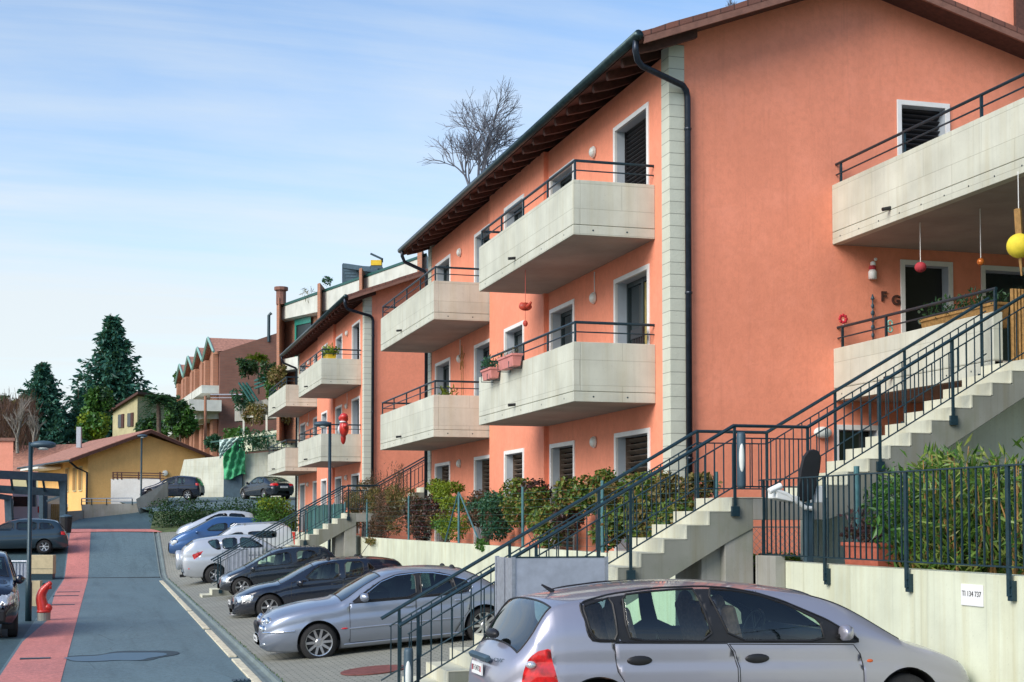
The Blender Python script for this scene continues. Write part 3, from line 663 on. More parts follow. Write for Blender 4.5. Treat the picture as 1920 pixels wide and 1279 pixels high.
# ================================================================== CARS
def pip(x, z, poly):
    c = False; j = len(poly) - 1
    for i in range(len(poly)):
        xi, zi = poly[i]; xj, zj = poly[j]
        if (zi > z) != (zj > z) and x < (xj - xi) * (z - zi) / (zj - zi) + xi: c = not c
        j = i
    return c
def near_on(x, z, poly, closed=True):
    best = (1e9, x, z); n = len(poly)
    for i in range(n if closed else n - 1):
        x0, z0 = poly[i]; x1, z1 = poly[(i + 1) % n]; dx, dz = x1 - x0, z1 - z0; L = dx * dx + dz * dz
        t = 0 if L < 1e-12 else max(0, min(1, ((x - x0) * dx + (z - z0) * dz) / L)); px, pz = x0 + dx * t, z0 + dz * t
        d = math.hypot(px - x, pz - z)
        if d < best[0]: best = (d, px, pz)
    return best
def smooth_pts(p, n=2):
    for _ in range(n):
        q = [p[0]]
        for a, b in zip(p, p[1:]): q += [(a[0] * .75 + b[0] * .25, a[1] * .75 + b[1] * .25), (a[0] * .25 + b[0] * .75, a[1] * .25 + b[1] * .75)]
        p = q + [p[-1]]
    return p
def round_poly(p, n=2):
    for _ in range(n):
        q = []
        for i in range(len(p)):
            a = p[i]; b = p[(i + 1) % len(p)]; q += [(a[0] * .85 + b[0] * .15, a[1] * .85 + b[1] * .15), (a[0] * .15 + b[0] * .85, a[1] * .15 + b[1] * .85)]
        p = q
    return p

class Car:
    """lofted car body; x forward, y left, z up; origin on the ground under the front axle"""
    def __init__(s, name, label, cat, loc, yaw, pitch, top, bot, belt, wid, paint, tumble=.32, dx=.04, crown=.055, hoodcrown=.07, glass=None, group='parked cars', roll=0):
        s.root = thing(name, label, cat, loc, 0, group); s.root.rotation_euler = (roll, pitch, yaw)
        s.top = smooth_pts(top, 2); s.bot = bot; s.belt = belt; s.wid = smooth_pts(wid, 2); s.paint = paint; s.tum = tumble; s.dx = dx; s.cr = crown; s.hc = hoodcrown
        s.glass = glass or M['glassdk']; s.arches = []; s.side = []; s.top_glass = []; s.trim = MB(); s.xa = top[0][0]; s.xb = top[-1][0]
        s.NT_ = 12; s.NG = 12; s.NB = 16
    def sec(s, x):
        zt = interp(x, s.top); zb = interp(x, s.bot); w = interp(x, s.wid); zl = interp(x, s.belt)
        if zb > zt - .02: zb = zt - .02
        H = zt - zb; hc = zt - zl; k = sstep(.12, .35, hc)
        cr = (s.hc * (1 - k) + s.cr * k); cr = min(cr, .3 * H); ze = zt - cr; zl = min(zl, ze - min(.06, .25 * H)); zl = max(zl, zb + .1 * H)
        ye = max(.04, w - s.tum * max(0, ze - zl) - .03)
        return zt, zb, w, zl, ze, ye
    def rib(s, x):
        zt, zb, w, zl, ze, ye = s.sec(x); P = []
        for i in range(s.NT_ + 1):
            q = i / s.NT_; y = ye * q; P.append((y, zt - (zt - ze) * (q ** 2.6)))
        for i in range(1, s.NG + 1):
            q = i / s.NG; z = ze + (zl - ze) * q; P.append((s.yside(x, z, (zt, zb, w, zl, ze, ye)), z))
        for i in range(1, s.NB + 1):
            q = i / s.NB; z = zl + (zb - zl) * q; P.append((s.yside(x, z, (zt, zb, w, zl, ze, ye)), z))
        P.append((max(.02, P[-1][0] - .2), zb + .01))
        return P
    def yside(s, x, z, c=None):
        zt, zb, w, zl, ze, ye = c or s.sec(x)
        if z >= zl:
            q = min(1, (ze - z) / max(1e-6, ze - zl)); return ye + (w - ye) * q + .03 * min(1, (ze - zl) / .3) * math.sin(math.pi * q)
        q = (zl - z) / max(1e-6, zl - zb)
        return w + .03 * math.sin(math.pi * min(1, q * 1.15)) - .075 * max(0, (q - .62) / .38) ** 2 - .012 * math.exp(-((q - .22) / .05) ** 2)
    def build(s):
        xs = {round(s.xa, 4), round(s.xb, 4)}; x = s.xa
        n = int((s.xb - s.xa) / s.dx); xs |= {round(s.xa + (s.xb - s.xa) * i / n, 4) for i in range(n + 1)}
        for e, d in ((s.xa, 1), (s.xb, -1)):
            for k in range(14): xs.add(round(e + d * .5 * (k / 14) ** 2.2, 4))
        for nm, a, b, m in s.top_glass: xs |= {a, b}
        xs = sorted(xs); X2 = [xs[0]]
        for x in xs[1:]:
            if x - X2[-1] > .004: X2.append(x)
        xs = X2; nx = len(xs); ribs = [s.rib(x) for x in xs]; nr = len(ribs[0])
        G = [[[xs[i], ribs[i][r][0], ribs[i][r][1]] for r in range(nr)] for i in range(nx)]
        snap = set(); polys = [p for _, p, _, _, _ in s.side] + [a for a in s.arches]
        for i in range(nx):
            for r in range(s.NT_ + 1, nr - 1):
                x, y, z = G[i][r]; cz = abs(G[i][r][2] - G[i][max(0, r - 1)][2]); cx = s.dx; best = None
                for p in polys:
                    d = near_on(x, z, p)
                    if d[0] < .55 * max(cx, cz) and (best is None or d[0] < best[0]): best = d
                if best:
                    G[i][r] = [best[1], s.yside(best[1], best[2]), best[2]]; snap.add((i, r))
        out = {}
        def put(key, quad):
            m = out.setdefault(key, {}); 
            f = []
            for c in quad:
                if c not in m: m[c] = len(m)
                f.append(m[c])
            out.setdefault(('F', key), []).append(tuple(f))
        for sg in (1, -1):
            for i in range(nx - 1):
                for r in range(nr - 1):
                    q = [(i, r, sg), (i + 1, r, sg), (i + 1, r + 1, sg), (i, r + 1, sg)]
                    q = [(a, b, sg if b > 0 else 1) for a, b, _ in q]
                    sn = [(a, b) in snap for a, b, _ in q]; parts = [q]
                    if sum(sn) >= 2 and r >= s.NT_:
                        parts = [[q[1], q[2], q[3]], [q[1], q[3], q[0]]] if (sn[1] and sn[3] and not (sn[0] and sn[2])) else [[q[0], q[1], q[2]], [q[0], q[2], q[3]]]
                    for q in parts:
                        k3 = len(q); cx = sum(G[a][b][0] for a, b, _ in q) / k3; cz = sum(G[a][b][2] for a, b, _ in q) / k3; cy = sum(G[a][b][1] for a, b, _ in q) / k3
                        key = ('body', 0)
                        if any(pip(cx, cz, a) for a in s.arches) and r > s.NT_: continue
                        for nm, p, mt, ymin, both in s.side:
                            if cy > ymin and (r >= s.NT_ or both) and pip(cx, cz, p): key = (nm, sg, id(p)); break
                        if key == ('body', 0):
                            for nm, a, b, m in s.top_glass:
                                if a < cx < b and r < s.NT_ - 1 - m: key = (nm, 0)
                        put(key, q if sg > 0 else q[::-1])
        objs = {}
        for key in [k for k in out if k[0] != 'F']:
            m = out[key]; vs = [None] * len(m)
            for (i, r, sg), idx in m.items(): p = G[i][r]; vs[idx] = (p[0], sg * p[1], p[2])
            mb = MB(); mb.v = vs; mb.f = out[('F', key)]
            if key[0] == 'body': mt = s.paint
            elif key[0] in ('windshield', 'rear_window'): mt = s.glass
            else: mt = [q[2] for q in s.side if id(q[1]) == key[2]][0]
            objs[key] = mkobj(key[0], mb, mt or s.glass, s.root, smooth=True, fix=False, world=False)
        s.objs = objs
        # rubber seals and shut lines
        for nm, p, mt, ymin, both in s.side:
            if nm == 'pillar_trim':
                for sg in (1, -1): s.trim.tube([(x, sg * (s.yside(x, z) + .0005), z) for x, z in p + [p[0]]], .009, 6, cap=False)
        for nm, p, mt, ymin, both in s.side:
            if nm in ('side_window', 'front_door', 'rear_door', 'fuel_flap'):
                r = .011 if nm == 'side_window' else .0042
                for sg in (1, -1):
                    pts = []
                    q = p + [p[0]]
                    for (x0, z0), (x1, z1) in zip(q, q[1:]):
                        k = max(1, int(math.hypot(x1 - x0, z1 - z0) / .06))
                        pts += [(x0 + (x1 - x0) * j / k, z0 + (z1 - z0) * j / k) for j in range(k)]
                    pts.append(pts[0]); off = .001 if nm == 'side_window' else 0.0
                    s.trim.tube([(x, sg * (s.yside(x, z) + off), z) for x, z in pts], r, 6, cap=False)
        for nm, a, b, m in s.top_glass:
            for x in (a, b):
                rb = s.rib(x); k = s.NT_ - 1 - m
                s.trim.tube([(x, -rb[j][0], rb[j][1] + .001) for j in range(k, 0, -1)] + [(x, rb[j][0], rb[j][1] + .001) for j in range(0, k + 1)], .009, 6)
            for sg in (1, -1):
                s.trim.tube([(x, sg * s.rib(x)[s.NT_ - 1 - m][0], s.rib(x)[s.NT_ - 1 - m][1] + .001) for x in [a + (b - a) * j / 12 for j in range(13)]], .009, 6)
        mkobj('window_seal', s.trim, M['black'], s.root, world=False)
        # dark floor and inner shell
        zf = min(z for _, z in s.bot) + .02; xs0 = s.xa + .25; xs1 = s.xb - .5; w = max(b for _, b in s.wid) - .16
        mkobj('underbody', MB().box(xs0, xs1, -w, w, zf, zf + .12), M['black'], s.root, world=False)
        return s
    def frontx(s, y, z):
        x = s.xb
        while x > s.xb - 1.2:
            zt, zb, w, zl, ze, ye = s.sec(x)
            if zb < z < zt and ((z <= ze and abs(y) < s.yside(x, z)) or (z > ze and abs(y) < ye * ((zt - z) / max(1e-5, zt - ze)) ** (1 / 2.6))): return x
            x -= .004
        return x
    def arch(s, cx, cz, r):
        s.arches.append([(cx + r * math.cos(a), cz + r * math.sin(a)) for a in [2 * math.pi * k / 40 for k in range(40)]])
    def wheel(s, cx, rt, rr, track, w=.2, spokes=7, arch=None, y_sides=(1, -1), cz=None, rimmat=None):
        cz = rt if cz is None else cz
        for sg in y_sides:
            y1 = sg * track; y0 = sg * (track - w)
            ty = MB().lathe([(rr * .98, 0), (rr, .0), (rt * .93, .012), (rt * .985, .035), (rt, .07), (rt, w - .05), (rt * .97, w)], (0, 0, 0), 36, 'y', cap=False)
            M2 = Matrix.Translation((cx, y1, cz)) @ Matrix.Diagonal((1, -sg, 1, 1))
            W = mkobj('wheel', ty.xf(M2), M['rubber'], s.root, smooth=True, world=False)
            ri = MB().lathe([(rr, .0), (rr, .012), (rr * .93, .016), (rr * .9, .05), (rr * .88, w)], (0, 0, 0), 32, 'y', cap=False)
            for k in range(spokes):
                a = 2 * math.pi * k / spokes; c, n = math.cos(a), math.sin(a)
                pa = lambda r, t, d: (r * c - t * n, d, r * n + t * c)
                t0, t1 = rr * .10, rr * (.13 if spokes < 8 else .085)
                ri.hexa([pa(rr * .15, -t0, .03), pa(rr * .93, -t1, .02), pa(rr * .93, t1, .02), pa(rr * .15, t0, .03), pa(rr * .15, -t0, .06), pa(rr * .93, -t1, .05), pa(rr * .93, t1, .05), pa(rr * .15, t0, .06)])
            ri.lathe([(.001, .018), (rr * .2, .02), (rr * .26, .03), (rr * .26, .06)], (0, 0, 0), 18, 'y')
            R = mkobj('rim', ri.xf(M2), rimmat or M['rim'], W, smooth=False, world=False)
            mkobj('brake_disc', MB().lathe([(.01, .075), (rr * .86, .075), (rr * .86, .1)], (0, 0, 0), 24, 'y').xf(M2), M['black'], W, world=False)
            if arch:
                y2 = sg * (track - .32); n = 28; h = MB(); ra = arch + .006
                for k in range(n + 1):
                    a = math.pi * (-.12 + 1.24 * k / n); px, pz = cx + ra * math.cos(a), cz + ra * math.sin(a)
                    h.v += [(px, sg * (s.yside(px, max(pz, cz)) - .004), pz), (px, y2, pz)]
                h.f += [(2 * k, 2 * k + 2, 2 * k + 3, 2 * k + 1) for k in range(n)]
                o = len(h.v); h.v += [(cx + ra * math.cos(2 * math.pi * k / 24), y2, cz + ra * math.sin(2 * math.pi * k / 24)) for k in range(24)]; h.f.append(tuple(range(o, o + 24)))
                mkobj('wheel_arch', h, M['black'], s.root, world=False)
    def mirror(s, x, z, mat, l=.1, h=.075, d=.13):
        for sg in (1, -1):
            y = s.yside(x, z); c = Vector((x, sg * (y + .1), z))
            mb = MB(); 
            for j in range(7):
                t = j / 6; k = math.sqrt(max(.06, 1 - (2 * t - .85) ** 2 * .9)); 
                for q in range(10):
                    a = 2 * math.pi * q / 10; mb.v.append((x + l * (.1 + .9 * abs(math.cos(a)) ** .6 * (1 if math.cos(a) > 0 else -.35)) * k, sg * (y + .02 + t * d * 1.3), z + h * k * math.copysign(abs(math.sin(a)) ** .7, math.sin(a))))
            for j in range(6):
                for q in range(10): mb.f.append((j * 10 + q, j * 10 + (q + 1) % 10, (j + 1) * 10 + (q + 1) % 10, (j + 1) * 10 + q))
            mb.f += [tuple(range(10))[::-1], tuple(60 + q for q in range(10))]
            mr = mkobj('mirror', mb, mat, s.root, smooth=True, world=False)
            mkobj('mirror_foot', MB().tube([(x, sg * (y - .01), z - .05), (x, sg * (y + .07), z - .02)], .025, 8), M['black'], mr, world=False)
    def handle(s, x, z, mat, l=.11, h=.022, door=None):
        for sg in (1, -1):
            y = s.yside(x, z); mb = MB().ball((x, sg * (y + .006), z), l, .018, h, 14, 8)
            par = None
            for k, o in s.objs.items():
                if k[0] == door and k[1] == sg: par = o
            mkobj('handle', mb, mat, par or s.root, smooth=True, world=False)
    def seats(s, xf, xr, z, y=.36, mat=None, head=.3):
        mat = mat or M['seatd']
        for x in (xf, xr):
            for sg in (1, -1):
                b = MB(); b.obox((x + .22, sg * y, z - .42), (.26, 0, 0), (0, .24, 0), (0, 0, .08)).obox((x - .06, sg * y, z - .12), (.065, 0, .015), (0, .23, 0), (-.09, 0, .34))
                st = mkobj('seat', b, mat, s.root, bevel=.05, world=False)
                h = MB().ball((x - .17, sg * y, z + head), .06, .14, .115, 14, 9)
                for q in (-.05, .05): h.tube([(x - .165, sg * y + q, z + head - .16), (x - .165, sg * y + q, z + head - .05)], .006, 6)
                mkobj('headrest', h, mat, st, smooth=True, world=False)
    def plate(s, x, z, txt, w=.3, h=.11, face=-1, y=0, tilt=0):
        mb = MB().box(x - .008, x + .008, y - w / 2, y + w / 2, z - h / 2, z + h / 2)
        p = mkobj('license_plate', mb, M['plate'], s.root, world=False)
        # lettering faces -x (rear) or +x (front)
        f = face; Mt = Matrix.Translation((x + f * .009, y, z)) @ Matrix(((0, 0, f, 0), (f, 0, 0, 0), (0, 1, 0, 0), (0, 0, 0, 1)))
        mkobj('lettering', text_mesh(txt, h * .62, .001).xf(Mt), M['ink'], p, world=False)
        return p

PAINT = dict(lilac=m_paint('lilac_silver_paint', (.36, .36, .425), .55), silver=m_paint('blue_silver_paint', (.30, .34, .42), .6), navy=m_paint('black_blue_paint', (.008, .014, .03), .2, .05, .22), dark=m_paint('dark_grey_paint', (.014, .022, .034), .3, .05, .26),
 rav=m_paint('silver_paint', (.55, .58, .62), .5), white=m_paint('pale_silver_paint', (.66, .69, .72), .3), blue=m_paint('mid_blue_paint', (.03, .10, .26), .4), pale=m_paint('pale_grey_paint', (.55, .60, .66), .4), teal=m_paint('dark_teal_paint', (.02, .045, .065), .4), sky=m_paint('bright_blue_paint', (.02, .12, .36), .3), whitevan=m_paint('white_van_paint', (.62, .66, .68), 0))
PI = math.pi

# ---- silver-lilac hatchback in the foreground (nose to the wall)
c = Car('parked_car', 'silver-lilac hatchback with red tail lamp, closest car, bottom right', 'car', (6.45, 12.4, .42), 0, 0,
 [(-3.240, .42), (-3.236, .55), (-3.225, .68), (-3.166, .79), (-3.107, .87), (-3.055, .91), (-2.989, 1.0), (-2.878, 1.17), (-2.789, 1.275), (-2.700, 1.31), (-2.490, 1.342), (-2.200, 1.383), (-1.920, 1.412), (-1.500, 1.434), (-1.200, 1.43), (-0.900, 1.415), (-0.600, 1.386), (-0.340, 1.345), (-0.100, 1.275), (0.100, 1.178), (0.300, 1.067), (0.500, .955), (0.620, .905), (0.820, .856), (0.980, .806), (1.124, .748), (1.202, .702), (1.265, .64), (1.327, .56), (1.377, .47), (1.396, .40), (1.402, .33)],
 [(-3.240, .40), (-3.203, .26), (-3.070, .2), (-2.600, .19), (1.140, .19), (1.327, .2), (1.390, .27), (1.402, .32)],
 [(-3.240, .93), (-2.500, .945), (-1.200, .92), (0.000, .885), (0.600, .83), (1.402, .6)],
 [(-3.240, .38), (-3.188, .56), (-3.070, .71), (-2.885, .80), (-2.600, .835), (-1.500, .85), (0.000, .85), (0.700, .835), (1.060, .80), (1.234, .72), (1.327, .6), (1.402, .42)],
 PAINT['lilac'], tumble=.30, dx=.026, glass=M['glasscar'])
rear = [(-2.15, 1.335), (-1.9, 1.362), (-1.62, 1.378), (-1.47, 1.38), (-1.36, .935), (-2.12, .955), (-2.16, 1.1)]
front = [(-1.37, 1.38), (-1.08, 1.358), (-.85, 1.312), (-.6, 1.225), (-.33, 1.09), (-.3, .915), (-1.2, .935)]
quart = [(-2.52, 1.245), (-2.42, 1.275), (-2.25, 1.318), (-2.24, .96), (-2.42, .965), (-2.48, 1.04)]
for p in (rear, front, quart): c.side.append(('side_window', round_poly(p, 1), None, .2, False))
black = round_poly([(-2.545, 1.25), (-2.49, 1.29), (-2.25, 1.345), (-1.87, 1.39), (-1.42, 1.402), (-1.14, 1.382), (-.9, 1.34), (-.66, 1.268), (-.47, 1.188), (-.257, 1.098), (-.116, 1.014), (.03, .925), (.03, .892), (-.2, .897), (-2.06, .942), (-2.455, .953), (-2.5, 1.01)], 1)
tailp = [(-3.06, .60), (-3.04, .72), (-3.0, .825), (-2.93, .88), (-2.83, .905), (-2.82, .82), (-2.79, .7), (-2.755, .55), (-2.85, .5), (-3.04, .5)]
c.side.append(('tail_light', tailp, M['redl'], .30, True)); c.side.append(('headlight', [(1.11, .70), (1.22, .675), (1.30, .57), (1.335, .47), (1.27, .46), (1.2, .56)], M['lens'], .25, True))
c.side.append(('pillar_trim', black, M['black'], .2, False))
c.side.append(('rear_door', [(-2.27, .935), (-1.24, .91), (-1.19, .84), (-1.15, .70), (-1.14, .26), (-1.75, .26), (-1.95, .35), (-2.17, .58), (-2.25, .70), (-2.268, .83)], c.paint, .2, False))
c.side.append(('front_door', [(-1.22, .905), (-.02, .872), (.04, .79), (.064, .68), (.07, .26), (-1.12, .26), (-1.13, .70), (-1.17, .84)], c.paint, .2, False))
c.arch(.522, .32, .34); c.arch(-2.42, .32, .34)
c.top_glass = [('windshield', -.33, .5, 0), ('rear_window', -3.06, -2.775, 0)]
c.build(); c.wheel(.522, .30, .19, .83, arch=.34, cz=.30); c.wheel(-2.42, .30, .19, .83, arch=.34, cz=.30)
c.mirror(-.16, .985, c.paint, .1, .07, .12); c.handle(-2.05, .785, M['black'], .115, .042, 'rear_door'); c.handle(-.962, .776, M['black'], .115, .042, 'front_door')
c.seats(-.95, -1.95, 1.0, .37, M['seat'], .2)
mkobj('dashboard', MB().prism([(.3, -.68, .55), (.3, -.68, .93), (-.12, -.68, .98), (-.28, -.68, .88), (-.2, -.68, .55)], (0, 1.36, 0)), M['black'], c.root, bevel=.03, world=False)
sw = MB(); P_ = [(-.42 + .06 * math.sin(2 * PI * k / 20), .36 + .19 * math.cos(2 * PI * k / 20), .93 + .18 * math.sin(2 * PI * k / 20)) for k in range(21)]
sw.tube(P_, .017, 8).tube([P_[3], (-.4, .36, .93), P_[7]], .014, 6).tube([(-.4, .36, .93), (-.2, .36, .86)], .03, 8); mkobj('steering_wheel', sw, M['black'], c.root, world=False)
for sg in (1, -1): mkobj('side_repeater', MB().ball((.137, sg * (c.yside(.137, .726)), .726), .036, .012, .016, 10, 6), M['orange'], c.root, smooth=True, world=False)
mkobj('antenna', MB().tube([(-2.55, 0, 1.335), (-2.66, 0, 1.40)], .022, 8, taper=.008), M['black'], c.root, world=False)
mkobj('wiper', MB().ball((-3.11, .02, .975), .05, .15, .045, 14, 8), M['black'], c.root, smooth=True, world=False)
mkobj('tailgate_recess', MB().obox((-3.225, .03, .775), (.022, 0, .012), (0, .3, 0), (-.012, 0, .022)), M['bluegrey'], c.root, bevel=.01, world=False)
p = c.plate(-3.255, .675, 'TI·134737', .33, .105)
for y, m in ((.135, 'redl'), (-.135, 'redl')): mkobj('badge', MB().box(-3.266, -3.262, y - .014, y + .014, .65, .70), M[m], p, world=False)
st = MB().lathe([(.075, 0), (.075, .004)], (-3.37, -.36, .66), 20, 'x'); nrm = Vector((-.85, -.5, .1)).normalized()
Rq = Vector((-1, 0, 0)).rotation_difference(nrm).to_matrix().to_4x4(); Tq = Matrix.Translation((-3.155, -.47, .66))
stk = mkobj('sticker', MB().lathe([(.062, 0), (.062, .004)], (0, 0, 0), 20, 'x').xf(Tq @ Rq), M['plate'], c.root, world=False)
mkobj('lettering', text_mesh('CH', .06, .001).xf(Tq @ Rq @ Matrix.Translation((-.004, 0, 0)) @ Matrix(((0, 0, -1, 0), (-1, 0, 0, 0), (0, 1, 0, 0), (0, 0, 0, 1)))), M['ink'], stk, world=False)
mkobj('lettering', text_mesh('CIVIC', .05, .001).xf(Matrix.Translation((-3.17, -.42, .775)) @ Rq @ Matrix(((0, 0, -1, 0), (-1, 0, 0, 0), (0, 1, 0, 0), (0, 0, 0, 1)))), M['rail'], c.root, world=False)
for sg in (1, -1):
    lz = [k for k in c.objs if k[0] == 'tail_light' and k[1] == sg][0]
    mkobj('reversing_lamp', MB().ball((-2.985, sg * (c.yside(-2.985, .77) - .0), .765), .045, .045, .035, 12, 8), M['lens'], c.objs[lz], smooth=True, world=False)

# ---- silver saloon (nose to the road)
tj = math.atan2(.23, 2.88)
c = Car('parked_car', 'blue-silver saloon with round twin headlamps and ten-spoke wheels, second car from the right', 'car', (3.5, 25.1, .03), PI, tj,
 [(-4.02, .45), (-4.0, .62), (-3.95, .76), (-3.85, .85), (-3.68, .885), (-3.36, .925), (-3.2, 1.03), (-3.08, 1.11), (-2.8, 1.27), (-2.61, 1.338), (-2.32, 1.392), (-1.96, 1.415), (-1.65, 1.423), (-1.385, 1.408), (-1.17, 1.355), (-.84, 1.205), (-.47, 1.02), (-.3, .995), (-.03, .985), (.235, .955), (.547, .895), (.72, .825), (.83, .745), (.89, .62), (.915, .5), (.925, .40), (.915, .33)],
 [(-4.02, .43), (-3.95, .28), (-3.6, .22), (-2.6, .17), (-.4, .17), (.4, .185), (.8, .22), (.9, .28), (.915, .31)],
 [(-4.02, .9), (-2.7, .915), (-1.7, .905), (-.6, .90), (.2, .85), (.925, .7)],
 [(-4.02, .55), (-3.9, .74), (-3.6, .85), (-2.5, .89), (-.5, .89), (.2, .87), (.55, .81), (.75, .70), (.87, .55), (.925, .38)],
 PAINT['silver'], tumble=.42, dx=.035, hoodcrown=.09)
fr = [(-.80, .945), (-.9, 1.06), (-1.18, 1.225), (-1.45, 1.305), (-1.78, 1.318), (-1.745, .93)]
rr = [(-1.87, 1.318), (-2.1, 1.295), (-2.36, 1.23), (-2.42, .935), (-1.84, .93)]
qq = [(-2.42, 1.21), (-2.62, 1.12), (-2.70, 1.0), (-2.66, .945), (-2.47, .94)]
for p in (fr, rr, qq): c.side.append(('side_window', round_poly(p, 1), None, .2, False))
c.side.append(('pillar_trim', round_poly([(-.62, .92), (-.8, 1.04), (-1.18, 1.245), (-1.46, 1.325), (-1.85, 1.33), (-2.2, 1.295), (-2.48, 1.205), (-2.67, 1.1), (-2.745, 1.0), (-2.68, .92), (-1.7, .91), (-1.0, .915)], 1), M['black'], .2, False))
c.side.append(('front_door', [(-.585, .91), (-.55, .26), (-1.7, .24), (-1.72, .90)], c.paint, .2, False)); c.side.append(('rear_door', [(-1.735, .90), (-1.715, .24), (-2.38, .24), (-2.55, .5), (-2.66, .62), (-2.7, .905)], c.paint, .2, False))
c.arch(-.03, .32, .365); c.arch(-2.91, .32, .365)
c.top_glass = [('windshield', -1.19, -.47, 0), ('rear_window', -3.3, -2.68, 0)]
c.build(); c.wheel(-.03, .318, .232, .875, spokes=10, arch=.365, cz=.315); c.wheel(-2.91, .318, .232, .875, spokes=10, arch=.365, cz=.315)
c.mirror(-.88, 1.0, c.paint, .12, .075, .14); c.handle(-1.6, .78, c.paint, .1, .02, 'front_door'); c.handle(-2.5, .8, c.paint, .1, .02, 'rear_door'); c.seats(-1.55, -2.35, .98, .37)
for sg in (1, -1):
    for x, y, z, r in ((.80, .34, .715, .055), (.69, .55, .725, .066), (.82, .36, .61, .048), (.72, .53, .60, .055)):
        y2 = sg * y; x = c.frontx(y, z) - .012; H = mkobj('headlight', MB().ball((x, y2, z), r * .9, r, r, 14, 10), M['lens'], c.root, smooth=True, world=False)
        mkobj('lamp_ring', MB().lathe([(r * 1.12, -.02), (r * 1.14, .01), (r * .95, .02)], (x + .01, y2, z), 18, 'x', cap=False), M['chrome'], H, world=False)
    for zz, m in ((.50, 'chrome'), (.235, 'chrome')):
        pts = [(x, sg * (c.yside(x, zz) + .004), zz) for x in ([-.55 - 2.0 * k / 12 for k in range(13)] if zz > .3 else [-.45 - 2.0 * k / 12 for k in range(13)])]
        mkobj('side_trim', MB().tube(pts, .012, 6), M['silvertrim'] if 'silvertrim' in M else M['rim'], c.root, world=False)
    pts = [(x, sg * (c.yside(x, .545) + .006), .545) for x in [.36 + .5 * k / 8 for k in range(9)]]
    mkobj('bumper_trim', MB().tube(pts, .014, 6), M['chrome'], c.root, world=False)
    pts = [(x, sg * (c.yside(x, z) + .003), z) for x, z in fr[:5] + rr[:3] + [(-2.66, 1.13), (-2.75, 1.0), (-2.68, .925)]]
    mkobj('window_chrome', MB().tube(pts, .012, 6), M['chrome'], c.root, world=False)
    mkobj('side_repeater', MB().ball((-.47, sg * c.yside(-.47, .51), .51), .06, .012, .014, 10, 6), M['redl'], c.root, smooth=True, world=False)
mkobj('grille', MB().obox((.905, 0, .62), (.02, 0, -.03), (0, .22, 0), (.01, 0, .085)), M['black'], c.root, bevel=.03, world=False)
mkobj('fog_lamp', MB().ball((.83, -.55, .35), .05, .06, .03).ball((.83, .55, .35), .05, .06, .03), M['lens'], c.root, smooth=True, world=False)
c.plate(.935, .42, 'TI 86 415', .45, .1, 1)

# ---- generic hatchback shapes
def hatch(name, label, loc, yaw, pitch, top, bot, belt, wid, paint, wins, arches, track, mir, cowl, rearw, dx=.06, tum=.32, lamps=(), rt=.31, spokes=6, doors=(), seats=None, trim=None, glass=None, cat='car', rr=.2):
    c = Car(name, label, cat, loc, yaw, pitch, top, bot, belt, wid, paint, tumble=tum, dx=dx, glass=glass)
    for p in wins: c.side.append(('side_window', round_poly(p, 1), None, .2, False))
    for nm, p, m, ymin in lamps: c.side.append((nm, p, M[m], ymin, True))
    if trim: c.side.append(('pillar_trim', trim, M['black'], .2, False))
    for nm, p in doors: c.side.append((nm, p, paint, .2, False))
    for x, z, r in arches: c.arch(x, z, r)
    c.top_glass = ([('windshield', *cowl, 0)] if cowl else []) + ([('rear_window', *rearw, 1)] if rearw else [])
    c.build()
    for x, z, r in arches: c.wheel(x, rt, rr, track, spokes=spokes, arch=r, cz=rt)
    if mir: c.mirror(*mir)
    for nm, p in doors:
        x = min(q[0] for q in p) + .2; z = sum(q[1] for q in p) / len(p) + .2; c.handle(x, max(q[1] for q in p) - .12, paint, .09, .02, nm)
    if seats: c.seats(*seats)
    return c
c = hatch('parked_car', 'glossy black five-door hatchback with pale headlamp, directly behind the silver saloon', (3.9, 35.45, .02), PI, .06,
 [(-3.42, .45), (-3.41, .75), (-3.36, .93), (-3.25, 1.1), (-3.1, 1.265), (-2.42, 1.35), (-1.8, 1.368), (-1.29, 1.33), (-1.04, 1.26), (-.24, .875), (-.05, .872), (.32, .815), (.69, .675), (.85, .565), (.895, .42), (.91, .3), (.90, .2)],
 [(-3.42, .43), (-3.35, .28), (-2.6, .2), (.4, .17), (.8, .16), (.9, .19)], [(-3.42, .95), (-2.4, .93), (-.7, .845), (.3, .72), (.91, .5)],
 [(-3.42, .62), (-3.3, .78), (-2.8, .86), (-.2, .87), (.35, .84), (.65, .74), (.82, .58), (.91, .42)], PAINT['navy'],
 [[(-.78, .905), (-1.19, 1.225), (-1.66, 1.262), (-1.63, .87)], [(-1.81, 1.262), (-2.25, 1.248), (-2.24, .935), (-1.79, .905)], [(-2.36, 1.225), (-2.52, 1.07), (-2.44, 1.0), (-2.36, .99)]], [(.06, .31, .355), (-2.52, .31, .355)], .85, (-.72, .84, PAINT['navy'], .11, .08, .13), (-1.05, -.24), (-3.3, -3.1), dx=.05,
 lamps=[('headlight', [(.80, .58), (.60, .635), (.42, .612), (.455, .50), (.78, .46)], 'lens', .25)], doors=[('front_door', [(-.48, .86), (-.45, .27), (-1.68, .25), (-1.72, .87)]), ('rear_door', [(-1.735, .87), (-1.7, .25), (-2.15, .25), (-2.3, .5), (-2.52, .68), (-2.56, .93)])], seats=(-1.3, -2.1, .98, .36), glass=M['glasscar'])
mkobj('bumper', MB().obox((.90, 0, .37), (.02, 0, 0), (0, .5, 0), (0, 0, .07)), M['black'], c.root, bevel=.02, world=False)
mkobj('fog_lamp', MB().ball((.80, .5, .28), .05, .06, .035).ball((.80, -.5, .28), .05, .06, .035), M['lens'], c.root, smooth=True, world=False)
mkobj('bumper_lip', MB().tube([(.87, -.5, .17), (.91, -.25, .165), (.92, 0, .16), (.91, .25, .165), (.87, .5, .17)], .018, 6), M['chrome'], c.root, world=False)
